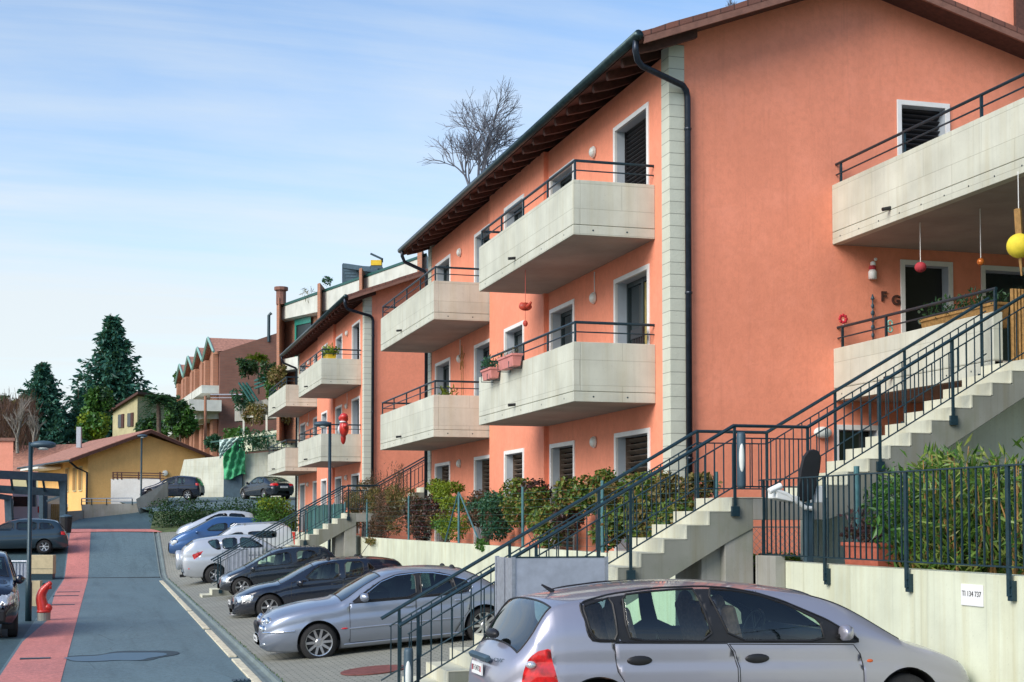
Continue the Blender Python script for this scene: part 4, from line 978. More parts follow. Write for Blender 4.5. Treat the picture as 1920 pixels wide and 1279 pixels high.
mkobj('antenna', MB().tube([(-2.3, .1, 1.35), (-2.55, .1, 1.66)], .008, 5), M['black'], c.root, world=False)
c.plate(.925, .45, 'TI 203 18', .45, .1, 1)
c = hatch('parked_car', 'dark grey small hatchback between the glossy black hatchback and the bin enclosure', (4.2 * .962, 45.0 * .962, 2.4 + (.08 - 2.4) * .962), PI, .06,
 [(-2.95, .5), (-2.93, .8), (-2.85, 1.0), (-2.72, 1.14), (-2.5, 1.36), (-2.15, 1.41), (-1.44, 1.425), (-1.0, 1.37), (-.8, 1.30), (-.02, .925), (.08, .88), (.4, .765), (.63, .665), (.735, .56), (.775, .42), (.78, .32), (.77, .26)],
 [(-2.95, .48), (-2.85, .3), (.5, .2), (.77, .25)], [(-2.95, .95), (-1.5, .9), (-.3, .85), (.78, .55)],
 [(-2.95, .6), (-2.8, .74), (-2.4, .82), (-.2, .83), (.3, .8), (.58, .7), (.78, .45)], PAINT['dark'],
 [[(-.36, .89), (-.4, 1.05), (-.78, 1.2), (-1.36, 1.275), (-1.42, .9)], [(-1.58, 1.285), (-2.1, 1.265), (-2.22, 1.08), (-1.57, .92)]], [(.13, .3, .34), (-2.3, .3, .34)], .8, (-.25, .83, PAINT['dark'], .1, .08, .12), (-.82, -.02), (-2.72, -2.5), dx=.06,
 lamps=[('headlight', [(.7, .6), (.55, .66), (.45, .62), (.5, .5), (.68, .47)], 'lens', .25)], doors=[('front_door', [(-.15, .87), (-.12, .3), (-1.42, .28), (-1.47, .9)])], seats=(-1.0, -1.85, 1.0, .33), rt=.3, glass=M['glasscar'])
c.root.scale = (.962,) * 3
c = hatch('parked_car', 'silver off-road car with a spare-wheel cover and red tail lamp, backed towards the road', (3.4, 53.2, .08), 0, -.06,
 [(-.63, .5), (-.632, .8), (-.63, 1.16), (-.594, 1.32), (-.45, 1.45), (-.223, 1.6), (-.05, 1.655), (.6, 1.71), (1.19, 1.73), (1.9, 1.69), (2.1, 1.58), (2.7, 1.19), (2.9, 1.12), (3.4, 1.02), (3.7, .85), (3.76, .6), (3.74, .45)],
 [(-.63, .48), (-.6, .37), (-.2, .27), (3.3, .28), (3.7, .4), (3.74, .43)], [(-.63, 1.2), (.6, 1.19), (2.3, 1.15), (3.76, .8)],
 [(-.63, .7), (-.5, .8), (.0, .87), (2.5, .88), (3.2, .8), (3.76, .5)], PAINT['rav'],
 [[(.26, 1.55), (.65, 1.6), (.72, 1.24), (.6, 1.23), (.42, 1.33)], [(.78, 1.6), (1.3, 1.62), (1.3, 1.23), (.8, 1.23)], [(1.42, 1.62), (1.8, 1.565), (2.06, 1.385), (2.26, 1.22), (1.4, 1.23)]], [(.46, .34, .42), (3.0, .34, .42)], .87, (2.2, 1.15, PAINT['rav']), (2.12, 2.7), (-.45, -.23), dx=.06, tum=.25,
 lamps=[('tail_light', [(-.30, 1.11), (.10, 1.22), (0, 1.07), (-.235, .93)], 'redl', .3)], doors=[('rear_door', [(.75, 1.17), (1.35, 1.17), (1.35, .4), (1.0, .4), (.9, .7)])], rt=.34, spokes=5)
mkobj('spare_wheel_cover', MB().lathe([(.02, -.16), (.30, -.16), (.35, -.12), (.36, -.02), (.34, .06)], (-.66, .12, .92), 24, 'x'), PAINT['rav'], c.root, smooth=True, world=False)
mkobj('reflector', MB().ball((-.40, -.80, .62), .07, .03, .04).ball((-.40, .80, .62), .07, .03, .04), M['redl'], c.root, smooth=True, world=False)
mkobj('tow_hook', MB().box(-.72, -.5, -.06, .06, .3, .4), M['black'], c.root, world=False)
c = hatch('parked_car', 'pale silver van-like car with roof rails, parked behind the silver off-road car', (3.9, 57.4, .45), PI, 0,
 [(-3.3, .5), (-3.3, 1.0), (-3.22, 1.55), (-3.1, 1.74), (-2.8, 1.80), (-2.33, 1.84), (-1.49, 1.79), (-1.05, 1.74), (-.84, 1.66), (-.2, 1.2), (.2, 1.08), (.6, .95), (.8, .75), (.85, .55), (.84, .4)],
 [(-3.3, .45), (-3.2, .3), (.6, .28), (.84, .38)], [(-3.3, 1.2), (-.3, 1.12), (.85, .8)], [(-3.3, .75), (-3.1, .84), (-.2, .86), (.4, .8), (.85, .5)], PAINT['white'],
 [[(-.66, 1.28), (-.95, 1.44), (-1.3, 1.48), (-1.33, 1.26)], [(-1.5, 1.5), (-2.6, 1.53), (-2.58, 1.26), (-1.53, 1.26)]], [(.0, .31, .36), (-2.6, .31, .36)], .84, (-.45, 1.18, PAINT['white']), (-.84, -.2), (-3.28, -3.12), dx=.08, tum=.2)
for sg in (1, -1): mkobj('roof_rail', MB().tube([(-.95, sg * .58, 1.70), (-1.1, sg * .58, 1.80), (-2.7, sg * .58, 1.87), (-2.95, sg * .58, 1.78)], .022, 6).box(-1.45, -1.35, sg * .58 - .02, sg * .58 + .02, 1.72, 1.82).box(-2.5, -2.4, sg * .58 - .02, sg * .58 + .02, 1.76, 1.86), M['rim'], c.root, world=False)
c = hatch('parked_car', 'blue compact people carrier with a clear headlamp, nose to the road on the slope', (3.8, 65.9, .72), PI, 0,
 [(-3.3, .6), (-3.28, 1.0), (-3.2, 1.5), (-3.0, 1.74), (-2.65, 1.80), (-1.41, 1.86), (-1.1, 1.84), (-.85, 1.76), (.06, 1.27), (.43, 1.14), (.8, .92), (.94, .8), (1.02, .62), (1.04, .45), (1.0, .3)],
 [(-3.3, .5), (-3.1, .3), (.6, .15), (.95, .2), (1.0, .28)], [(-3.3, 1.15), (-.2, 1.1), (1.0, .75)], [(-3.3, .7), (-3.0, .82), (.0, .85), (.5, .78), (.85, .6), (1.04, .4)], PAINT['blue'],
 [[(-.55, 1.2), (-1.0, 1.5), (-1.5, 1.55), (-1.5, 1.2)], [(-1.62, 1.55), (-2.5, 1.53), (-2.5, 1.2), (-1.62, 1.2)]], [(.1, .31, .35), (-2.4, .31, .35)], .84, (-.2, 1.15, PAINT['blue']), (-.9, .06), None, dx=.08, tum=.25, lamps=[('headlight', [(1.02, .72), (.9, .78), (.62, .80), (.7, .66), (.86, .56)], 'lens', .2)])
c = hatch('parked_car', 'pale grey car farthest up the row of nose-out cars, against the hedge', (3.8, 70.9, 1.35), PI, 0,
 [(-3.3, .5), (-3.28, .9), (-3.2, 1.25), (-3.26, 1.40)][:3] + [(-3.1, 1.43), (-2.7, 1.50), (-2.04, 1.54), (-1.38, 1.46), (-.26, .95), (.2, .76), (.35, .65), (.47, .45), (.5, .3)],
 [(-3.3, .45), (.3, .2), (.5, .28)], [(-3.3, 1.0), (.5, .6)], [(-3.3, .7), (-2.8, .82), (-.2, .83), (.2, .7), (.5, .45)], PAINT['pale'],
 [[(-.8, 1.0), (-1.4, 1.32), (-1.9, 1.38), (-1.9, 1.0)], [(-2.0, 1.38), (-2.7, 1.33), (-2.8, 1.05), (-2.0, 1.0)]], [(-.3, .31, .35), (-2.6, .31, .35)], .82, None, (-1.4, -.26), (-3.18, -2.8), dx=.09)
c = hatch('parked_car', 'dark teal estate car on the left of the road beyond the lamp post', (-4.9, 67, .93), PI, 0,
 [(-3.43, .35), (-3.42, .6), (-3.36, .85), (-3.25, 1.05), (-3.02, 1.38), (-2.82, 1.49), (-1.9, 1.56), (-1.0, 1.5), (.0, .98), (.7, .86), (1.0, .7), (1.1, .45), (1.1, .3)],
 [(-3.43, .33), (-3.3, .26), (.9, .2), (1.1, .28)], [(-3.43, .98), (1.1, .75)], [(-3.43, .66), (-3.2, .8), (-2.8, .86), (.3, .86), (.8, .75), (1.1, .5)], PAINT['teal'],
 [[(-.1, 1.02), (-.85, 1.34), (-1.15, 1.36), (-1.15, 1.02)], [(-1.25, 1.38), (-2.1, 1.38), (-2.1, 1.04), (-1.25, 1.03)], [(-2.2, 1.36), (-2.7, 1.32), (-2.85, 1.1), (-2.2, 1.05)]], [(.2, .31, .36), (-2.42, .31, .36)], .84, (-.0, 1.0, PAINT['teal']), (-1.0, 0), (-3.25, -3.0), dx=.08, lamps=[('tail_light', [(-3.40, .8), (-3.37, .96), (-3.1, .98), (-3.12, .82)], 'redl', .3)])
c = hatch('parked_car', 'dark off-road car facing the viewer, only its front corner in view at the left edge', (-2.56, 31.3, 0), -R_(86.9), 0,
 [(-3.4, .6), (-3.38, 1.1), (-3.2, 1.6), (-2.8, 1.74), (-1.6, 1.77), (-1.0, 1.68), (-.42, 1.24), (-.1, 1.16), (.3, 1.1), (.55, 1.02), (.68, .88), (.74, .66), (.75, .45), (.72, .36)],
 [(-3.4, .55), (.4, .28), (.72, .34)], [(-3.4, 1.15), (.75, .82)], [(-3.4, .7), (-3.0, .86), (-.2, .9), (.35, .87), (.6, .78), (.75, .6)], PAINT['navy'],
 [[(-.6, 1.2), (-1.1, 1.52), (-1.6, 1.6), (-1.6, 1.18)], [(-1.7, 1.6), (-2.5, 1.58), (-2.7, 1.2), (-1.7, 1.18)]], [(-.05, .34, .4), (-2.7, .34, .4)], .90, (-.5, 1.16, PAINT['navy'], .1, .1, .14), (-1.02, -.42), (-3.3, -3.0), dx=.05, rt=.34, lamps=[('headlight', [(.72, .84), (.5, .95), (.34, .9), (.44, .76), (.72, .68)], 'lens', .3)])
mkobj('bumper', MB().obox((.70, 0, .48), (.06, 0, 0), (0, .66, 0), (0, 0, .13)), M['black'], c.root, bevel=.04, world=False)
# ================================================================== STREET FURNITURE
def lamp_post(loc, h, adir, label, arm=.45):
    T = thing('street_lamp', label, 'street lamp', loc, 0, 'dark street lamps'); x, y, z = loc; a = Vector(adir)
    mkobj('pole', MB().lathe([(.075, -.05), (.075, .9), (.055, .95), (.05, h)], loc, 12), M['rail'], T, smooth=True)
    p = Vector((x, y, z + h - .06)); mkobj('arm', MB().obox(p + a * (arm / 2), a * (arm / 2), a.cross(Vector((0, 0, 1))) * .035, (0, 0, .05)), M['rail'], T)
    hd = MB(); hd.ball(p + a * (arm + .18) + Vector((0, 0, .0)), .3, .2, .1, 14, 8); H = mkobj('lamp_head', hd, M['bluegrey'], T, smooth=True)
    mkobj('lens', MB().lathe([(.15, 0), (.1, -.05), (.01, -.06)], p + a * (arm + .18) + Vector((0, 0, -.07)), 12), M['lampglass'], H, smooth=True)
    return T
P = onz(53, 1165, 0.0)
lamp_post((P.x, P.y, 0), 4.25, (RT.x, RT.y, 0), 'tall dark street lamp in front of the pergola on the left, head pointing right', .12)
lamp_post((7.0, 46.25, .4), 5.15, (-RT.x, -RT.y, 0), 'dark street lamp before the farther stair, head pointing left', .05)
P = at(264, 968, 84); lamp_post((P.x, P.y, P.z), 4.75, (RT.x * .2, RT.y * .2, 0), 'thin dark street lamp standing before the yellow house gable', .02)
# red hydrant on its concrete foot
P = onz(82, 1164, 0.0); hx, hy = P.x, P.y
H = thing('fire_hydrant', 'bent bright red hydrant on a grey concrete foot beside the red pavement', 'hydrant', (hx, hy, 0))
mkobj('foot', MB().lathe([(.15, 0), (.155, .2), (.14, .22)], (hx, hy, 0), 16), M['greyc'], H)
A = RT
pth = [Vector((hx, hy, .2)) - A * .0, Vector((hx, hy, .34)) - A * .03, Vector((hx, hy, .52)) - A * .07, Vector((hx, hy, .66)) - A * .05, Vector((hx, hy, .78)) + A * .03, Vector((hx, hy, .88)) + A * .13]
hb = MB(); rad = [.15, .14, .125, .11, .09, .06]
def spline(P, n=6):
    out = []
    for i in range(len(P) - 1):
        p0, p1, p2, p3 = P[max(0, i - 1)], P[i], P[i + 1], P[min(len(P) - 1, i + 2)]
        for k in range(n):
            t = k / n; out.append(.5 * ((2 * p1) + (p2 - p0) * t + (2 * p0 - 5 * p1 + 4 * p2 - p3) * t * t + (3 * p1 - p0 - 3 * p2 + p3) * t ** 3))
    return out + [P[-1]]
sp_ = spline(pth); hb.tube(sp_, spline(rad), 16); hb.ball(pth[-1], .06, .06, .06, 12, 8); hb.lathe([(.165, .2), (.165, .24), (.14, .26)], (hx, hy, 0), 16)
hb.ball(Vector((hx, hy, .31)) + A * .1, .1, .1, .1, 12, 8)
mkobj('hydrant_body', hb, M['redpaint'], H, smooth=True)
mkobj('valve_cap', MB().tube([Vector((hx, hy, .66)) - A * .04, Vector((hx, hy, .90)) - A * .02], .035, 8), M['dkgreen'], H)
mkobj('nozzle', MB().tube([pth[5] - Vector((0, 0, .02)), pth[5] + A * .01 - Vector((0, 0, .13))], .045, 10), M['redpaint'], H, smooth=True)
# cabinet, white frame gate, low panel at the left
P = at(80, 1076, 58.0); cb = thing('utility_cabinet', 'pale ochre utility cabinet on short feet behind the tall lamp post', 'cabinet', (P.x, P.y, P.z))
def cfbox(mb, c, w, d, h):   # box facing the camera direction, c = centre of its base
    return mb.obox(Vector(c) + Vector((0, 0, h / 2)), RT * (w / 2), F2 * (d / 2), (0, 0, h / 2))
mkobj('casing', cfbox(MB(), (P.x, P.y, P.z), .95, .4, .76), M['cabinet'], cb, bevel=.015)
mkobj('plinth', cfbox(MB(), (P.x, P.y, P.z - .25), .9, .36, .25), M['rail'], cb)
mkobj('door_seam', cfbox(MB(), Vector((P.x, P.y, P.z + .2)) - F2 * .2, .93, .012, .015), M['rail'], cb)
P = at(22, 1125, 40.0); g = thing('frame_gate', 'pale metal frame with a latticed panel beside the bright blue car', 'gate', (P.x, P.y, 0))
fr_ = MB()
for dx in (-.42, .42): fr_.tube([P + RT * dx + Vector((0, 0, -P.z)), P + RT * dx + Vector((0, 0, 1.25 - P.z))], .028, 8)
fr_.tube([P - RT * .42 + Vector((0, 0, 1.25 - P.z)), P + RT * .42 + Vector((0, 0, 1.25 - P.z))], .028, 8); mkobj('frame', fr_, M['metal'], g)
lt = MB()
for k in range(9): lt.box(0, 0, 0, 0, 0, 0) if False else lt.tube([P + RT * (-.38 + .095 * k) + Vector((0, 0, .78 - P.z)), P + RT * (-.38 + .095 * k) + Vector((0, 0, 1.2 - P.z))], .014, 5)
mkobj('bars', lt, M['metal'], g)
mkobj('panel', MB().obox(P + F2 * .03 + Vector((0, 0, 1.0 - P.z)), RT * .38, F2 * .006, (0, 0, .2)), M['panel'], g)
mkobj('box', MB().obox(P + RT * .62 + F2 * .2 + Vector((0, 0, .35 - P.z)), RT * .13, F2 * .12, (0, 0, .36)), M['cabinet'], g)
# bin enclosures with grey panels and slatted sides
def bins(u0, u1, v0, v1, z0, z1, label):
    T = thing('bin_enclosure', label, 'bin enclosure', (u0, v0, z0), 0, 'grey panelled bin enclosures')
    for u in (u0, u1): mkobj('post', MB().box(u - .02, u + .02, v0 - .02, v0 + .02, z0, z1 + .01), M['metal'], T)
    mkobj('post', MB().box(u0 - .02, u0 + .02, v1 - .02, v1 + .02, z0, z1 + .01), M['metal'], T)
    mkobj('panel', MB().box(u0 + .021, u1 - .021, v0 - .012, v0 + .012, z0 + .08, z1), M['panel'], T)
    mkobj('edge_rail', MB().box(u0 + .021, u1 - .021, v0 - .016, v0 + .016, z1 + .001, z1 + .016), M['rail'], T)
    mkobj('side_panel', MB().box(u0 - .01, u0 + .01, v0 + .03, v0 + (v1 - v0) * .42, z0 + .08, z1), M['metal'], T)
    mkobj('side_panel', MB().box(u0 - .01, u0 + .01, v0 + (v1 - v0) * .5, v1 - .03, z0 + .08, z1), M['metal'], T)
    return T
bins(4.18, 5.22, 14.7, 15.35, .2, 1.995, 'grey panel bin enclosure behind the silver-lilac hatchback, at the foot of the stair')
T = bins(3.95, 4.62, 48.3, 49.2, .1, 1.42, 'grey bin enclosure with white slatted side, standing before the silver off-road car')
sl = MB()
for k in range(12): sl.box(4.68 + .13 * k, 4.74 + .13 * k, 48.29, 48.31, .25, 1.36)
mkobj('slats', sl, M['metal'], T); mkobj('slat_rail', MB().box(4.64, 6.25, 48.311, 48.33, .4, .46).box(4.64, 6.25, 48.311, 48.33, 1.2, 1.26), M['metal'], T)
# slatted white gate and red post below the distant stair
P = Vector((7.0, 60.5, .3)); gt = thing('slatted_gate', 'white slatted gate below the green screen of the distant stair', 'gate', P)
s_ = MB()
for k in range(11): s_.box(6.5 + .1 * k, 6.56 + .1 * k, 60.49, 60.51, .6, 2.05)
mkobj('slats', s_, M['metal'], gt); mkobj('rail', MB().box(6.5, 7.6, 60.515, 60.535, .8, .86).box(6.5, 7.6, 60.515, 60.535, 1.8, 1.86), M['rail'], gt)
single('marker_post', MB().box(7.55, 7.68, 60.2, 60.33, .3, 1.9), M['redpaint'], 'short red post beside the white slatted gate', 'post', bevel=.01)
# green privacy screen along the distant stair foot
G = thing('privacy_screen', 'dark green privacy screen beside the distant stair', 'fence', (7.4, 50, 1.9))
scr = MB(); n = 30
for k in range(n + 1):
    v = 47.6 + 9.5 * k / n; w = .02 * math.sin(k * 1.7); scr.v += [(7.75 + w, v, 1.86), (7.75 + w, v, 2.95 - .0 * k)]
scr.f += [(2 * k, 2 * k + 2, 2 * k + 3, 2 * k + 1) for k in range(n)]
mkobj('screen_cloth', scr, M['dkgreen'], G, fix=False)
for v in (47.6, 50, 52.4, 54.8, 57.1): mkobj('post', MB().tube([(7.72, v, 1.8), (7.72, v, 3.0)], .025, 6), M['teal'], G)
# garden wire fence on the long wall
wf = thing('wire_fence', 'wire mesh garden fence with thin teal posts above the long retaining wall', 'fence', (7.9, 30, 1.86))
for v in (17.9, 22.5, 27.2, 32.5, 38.2, 44.6): mkobj('post', MB().tube([(7.93, v, 1.8), (7.93, v, 3.05)], .03, 8), M['teal'], wf)
mkobj('brace', MB().tube([(7.93, 32.4, 3.0), (7.93, 30.5, 1.86)], .02, 6).tube([(7.93, 32.6, 3.0), (7.93, 33.9, 1.86)], .02, 6), M['teal'], wf)
ms = MB()
for k in range(8): ms.tube([(7.93, 17.9, 1.95 + .14 * k), (7.93, 44.6, 1.95 + .14 * k)], .0025, 3, cap=False)
mkobj('wire_mesh', ms, M['dkgreen'], wf)
# chain link by the column on the right
ch = thing('chain_link_fence', 'chain-link fence panel below the stair landing beside the support column', 'fence', (7.7, 18.6, 1.8))
cm = MB()
for k in range(26):
    u = 7.2 + .1 * k
    cm.tube([(u, 18.6, 1.8), (u + .5, 18.6, 2.3)], .003, 3, cap=False).tube([(u + .5, 18.6, 1.8), (u, 18.6, 2.3)], .003, 3, cap=False)
mkobj('wire_mesh', cm, M['teal'], ch); mkobj('post', MB().tube([(8.75, 15.6, 1.75), (8.75, 15.6, 3.05)], .035, 10), M['teal'], ch); mkobj('top_wire', MB().tube([(7.2, 18.6, 2.3), (10.2, 18.6, 2.3)], .008, 5), M['teal'], ch)
ng = thing('garden_screen', 'blue-grey netting screen with a pale diagonal brace under the upper flight', 'screen', (10.2, 18.2, 1.75))
nn = MB()
for k in range(30):
    u = 9.5 + .075 * k; nn.tube([(u, 18.3, 1.75), (u + .35, 18.3, 2.75)], .004, 3, cap=False).tube([(u + .35, 18.3, 1.75), (u, 18.3, 2.75)], .004, 3, cap=False)
mkobj('netting', nn, M['metal'], ng); mkobj('brace', MB().tube([(9.9, 18.2, 2.75), (10.6, 18.2, 1.8)], .03, 6).tube([(9.75, 18.2, 1.75), (9.75, 18.2, 2.8)], .03, 6), M['metal'], ng)
mkobj('post', MB().box(10.2, 10.4, 18.25, 18.45, 1.7, 2.9), M['black'], ng)
# padded seat on a white frame behind the bar fence
ps = thing('garden_recliner', 'white garden recliner with a tall black padded back behind the bar fence', 'chair', (8.5, 15.4, 1.75))
pb = MB(); n = 12
pr = [(.0, -.34), (.10, -.30), (.125, -.1), (.13, .12), (.12, .28), (.07, .37), (0, .39), (-.07, .37), (-.12, .28), (-.13, .12), (-.125, -.1), (-.10, -.30)]
cx, cz = at(1517, 895, 17.0).x, at(1517, 895, 17.0).z; cv = at(1517, 895, 17.0).y
mkobj('backrest', MB().prism([(cx + a * 1.0 + b * .16, cv, cz + b * .86) for a, b in pr], (.03, .09, 0)), M['black'], ps, bevel=.02)
mkobj('frame', MB().tube([(cx - .48, cv, cz - .14), (cx - .3, cv, cz - .2), (cx - .05, cv, cz - .36), (cx + .05, cv, cz - .37)], .03, 8).obox((cx - .28, cv + .1, cz - .24), (.15, 0, -.03), (0, .12, 0), (0, 0, .04)).tube([(cx - .36, cv, cz - .1), (cx - .52, cv, cz - .17)], .04, 8).obox((cx + .16, cv + .12, cz - .2), (.05, 0, 0), (0, .08, 0), (0, 0, .1)), M['whitepl'], ps, smooth=False, bevel=.01)
mkobj('leg', MB().box(cx - .03, cx + .06, cv + .02, cv + .1, 1.78, cz - .3), M['bluegrey'], ps)
# planters
def planter(u0, u1, v0, v1, z0, z1, mat, label, cat='planter', name='planter', flare=.03):
    T = thing(name, label, cat, ((u0 + u1) / 2, (v0 + v1) / 2, z0))
    b = MB().hexa([(u0 + flare, v0 + flare, z0), (u1 - flare, v0 + flare, z0), (u1 - flare, v1 - flare, z0), (u0 + flare, v1 - flare, z0), (u0, v0, z1), (u1, v0, z1), (u1, v1, z1), (u0, v1, z1)])
    mkobj('trough', b, mat, T, bevel=.008); r = .015
    mkobj('rim', MB().box(u0 - r, u1 + r, v0 - r, v1 + r, z1 - .03, z1 + .012), mat, T, bevel=.005)
    return T
TP1 = planter(8.0, 8.26, 13.85, 14.6, 1.79, 2.14, M['terracotta'], 'terracotta trough with dark plants on the wall behind the bar fence')
PL = [planter(7.2, 7.4, 26.95, 27.65, 5.16, 5.36, M['pinkpot'], 'pink flower box on the middle balcony, farther of the pair'), planter(7.2, 7.4, 25.4, 26.4, 5.24, 5.46, M['pinkpot'], 'pink flower box on the middle balcony, nearer of the pair')]
for T_, (a, b) in zip(PL, ((26.95, 27.65), (25.4, 26.4))):
    hk = MB(); zz = 5.15 if a > 26.5 else 5.23
    for v in (a + .12, b - .12): hk.tube([(7.44, v, zz + .2), (7.42, v, zz - .02), (7.17, v, zz - .02), (7.17, v, zz + .1)], .01, 5)
    mkobj('hanger', hk, M['rail'], T_)
WP = planter(12.0, 12.25, 17.5, 19.4, 5.1, 5.45, M['ochre'], 'orange-brown trough of dark plants behind the lower walkway parapet')
# things hanging by the entrance
def hang(name, label, cat, p, r, mat, top, rz=None):
    T = thing(name, label, cat, p); mkobj('shade', MB().ball(p, r, r, rz or r, 18, 12), mat, T, smooth=True)
    mkobj('cord', MB().tube([p, (p[0], p[1], top)], .006, 5), M['trim'], T); return T
P = at(1839, 491, 21.5); hang('hanging_ball', 'small shiny orange ball hanging under the upper walkway', 'ornament', P, .057, M['orball'], 7.05)
P = at(1911, 461, 19.2); T = hang('paper_lantern', 'large yellow paper ball hanging at the right edge under the upper walkway', 'lantern', P, .165, M['ball'], 7.05)
mkobj('ribbon', MB().tube([P, P + Vector((.03, 0, -.4))], .035, 6, taper=.01).tube([P + Vector((.02, .02, .1)), P + Vector((.0, .02, .5))], .05, 6), M['ochre'], T)
P = at(1726, 501, 22.5); hang('paper_lantern', 'dark red paper lantern hanging before the entrance door', 'lantern', P, .092, M['redball'], 7.05, .082)
for px, py, txt, lb in ((1656, 557, 'F', 'dark wooden letter F on the salmon gable'), (1679, 564, 'G', 'dark wooden letter G on the salmon gable')):
    q = at(px, py, 24.5); s = V0 / q.y; q = CAMP + ray(px, py) * (V0 / ray(px, py).y)
    Mt = Matrix.Translation((q.x, V0 - .02, q.z)) @ Matrix(((1, 0, 0, 0), (0, 0, -1, 0), (0, 1, 0, 0), (0, 0, 0, 1)))
    single('wooden_letter', text_mesh(txt, .225, .012, .008).xf(Mt), M['wood'], lb, 'letter')
q = CAMP + ray(1636, 508) * ((V0 - .06) / ray(1636, 508).y)
sm = thing('door_figure', 'small white hanging figure on the salmon wall left of the entrance door', 'ornament', q)
mkobj('body', MB().lathe([(.07, -.14), (.075, -.02), (.05, .02)], q, 10).ball(q + Vector((.01, 0, .12)), .05, .04, .05).ball(q + Vector((.06, 0, .2)), .03), M['whitepl'], sm, smooth=True); mkobj('scarf', MB().lathe([(.055, 0), (.06, .04), (.045, .07)], q + Vector((0, 0, .02)), 10), M['redball'], sm)
q = CAMP + ray(1636, 552) * ((V0 - .05) / ray(1636, 552).y)
wc = thing('wind_chime', 'thin dark wind chime hanging on the salmon gable below the white figure', 'ornament', q)
bd = MB().lathe([(.005, .0), (.03, -.06), (.035, -.08), (.005, -.1)], q, 8).tube([q, q - Vector((0, 0, .85))], .012, 5)
for k, z in enumerate((.2, .32, .44, .56, .7)): bd.ball(q - Vector((0, 0, z)), .03 + .008 * (k % 2), .02, .045)
mkobj('beads', bd, M['bluegrey'], wc, smooth=True)
q = CAMP + ray(1581, 598) * ((V0 - .1) / ray(1581, 598).y)
pw = thing('pinwheel', 'red flower-shaped pinwheel above the end of the lower walkway railing', 'ornament', q); pm = MB()
for k in range(8):
    a = 2 * PI * k / 8; pm.ball(q + Vector((.06 * math.cos(a), 0, .06 * math.sin(a))), .03, .012, .03, 8, 6)
mkobj('petals', pm, m_plain('bright_red', (.6, .02, .04), .5), pw, smooth=True); mkobj('stick', MB().tube([q, q - Vector((0, 0, .4))], .006, 5), M['trim'], pw)
P = at(1669, 613, 23.2); tp = thing('tag_plate', 'small pale eight-shaped tag hanging on the lower walkway railing', 'tag', P)
mkobj('rings', MB().tube([P + Vector((.04 * math.cos(a), 0, .06 + .045 * math.sin(a))) for a in [2 * PI * k / 14 for k in range(15)]], .014, 6).tube([P + Vector((.04 * math.cos(a), 0, -.04 + .045 * math.sin(a))) for a in [2 * PI * k / 14 for k in range(15)]], .014, 6), m_plain('mint', (.3, .6, .5), .5), tp, smooth=True)
bb = thing('bamboo_screen', 'tan bamboo screen panel at the top of the steps by the right edge', 'screen', (12.4, 16.9, 4.55)); q = MB()
for k in range(16): q.tube([(12.15 + .055 * k, 17.3, 4.5), (12.15 + .055 * k, 17.3, 5.62)], .026, 6)
mkobj('canes', q, M['ochre'], bb)
# balcony things
q = CAMP + ray(985, 575) * (7.6 / ray(985, 575).x)
bf = thing('hanging_bird', 'red and yellow hanging bird ornament below the near top balcony', 'ornament', q)
mkobj('body', MB().ball(q, .13, .07, .08, 12, 8).ball(q + Vector((-.03, .13, .05)), .05).tube([q + Vector((.02, -.1, -.02)), q + Vector((.04, -.24, .05))], .05, 8, taper=.02), m_plain('bird_red', (.5, .06, .03), .5, 0, .5, 9), bf, smooth=True)
mkobj('wing', MB().ball(q + Vector((-.05, .05, .0)), .05, .1, .05, 10, 6), M['yellowp'], bf, smooth=True)
mkobj('cord', MB().tube([q, (q.x, q.y, 7.12)], .005, 4).tube([q, q - Vector((0, 0, .3))], .004, 4).ball(q - Vector((0, 0, .32)), .05, .05, .06, 8, 6), m_plain('cord_red', (.5, .06, .04), .6), bf)
q = Vector((8.72, 22.92, 5))
bc = thing('balcony_chair', 'black slatted chair on the near middle balcony', 'chair', (q.x, q.y, 4.5)); s_ = MB()
for k in range(7): s_.box(q.x - .01, q.x + .01, q.y - .25 + .08 * k - .012, q.y - .25 + .08 * k + .012, 4.95, 5.5)
mkobj('backrest', s_.box(q.x - .02, q.x + .02, q.y - .28, q.y + .28, 5.5, 5.66), M['black'], bc); mkobj('seat', MB().box(q.x - .45, q.x - .02, q.y - .25, q.y + .25, 4.9, 4.95), M['black'], bc)
for du, dv in ((-.42, -.22), (-.42, .22), (-.02, -.22), (-.02, .22)): mkobj('leg', MB().box(q.x + du - .015, q.x + du + .015, q.y + dv - .015, q.y + dv + .015, 4.515, 4.9), M['black'], bc)
q = CAMP + ray(866, 672) * (8.8 / ray(866, 672).x)
sw_ = thing('star_ornament', 'large wire star with dangling stems on the wall of the far middle balcony', 'ornament', q); s_ = MB(); pts = [q + Vector((0, .28 * math.sin(2 * PI * k * 2 / 5), .34 * math.cos(2 * PI * k * 2 / 5))) for k in range(6)]
s_.tube(pts, .012, 5).tube([q - Vector((0, .1, 0)), q - Vector((0, .14, .95))], .009, 5).tube([q + Vector((0, .1, 0)), q - Vector((0, -.02, .95))], .009, 5); mkobj('wire', s_, M['ochre'], sw_)
q = CAMP + ray(645, 803) * (7.5 / ray(645, 803).x)
rb = thing('red_figure', 'red and white festive figure climbing the distant middle balcony railing', 'ornament', q)
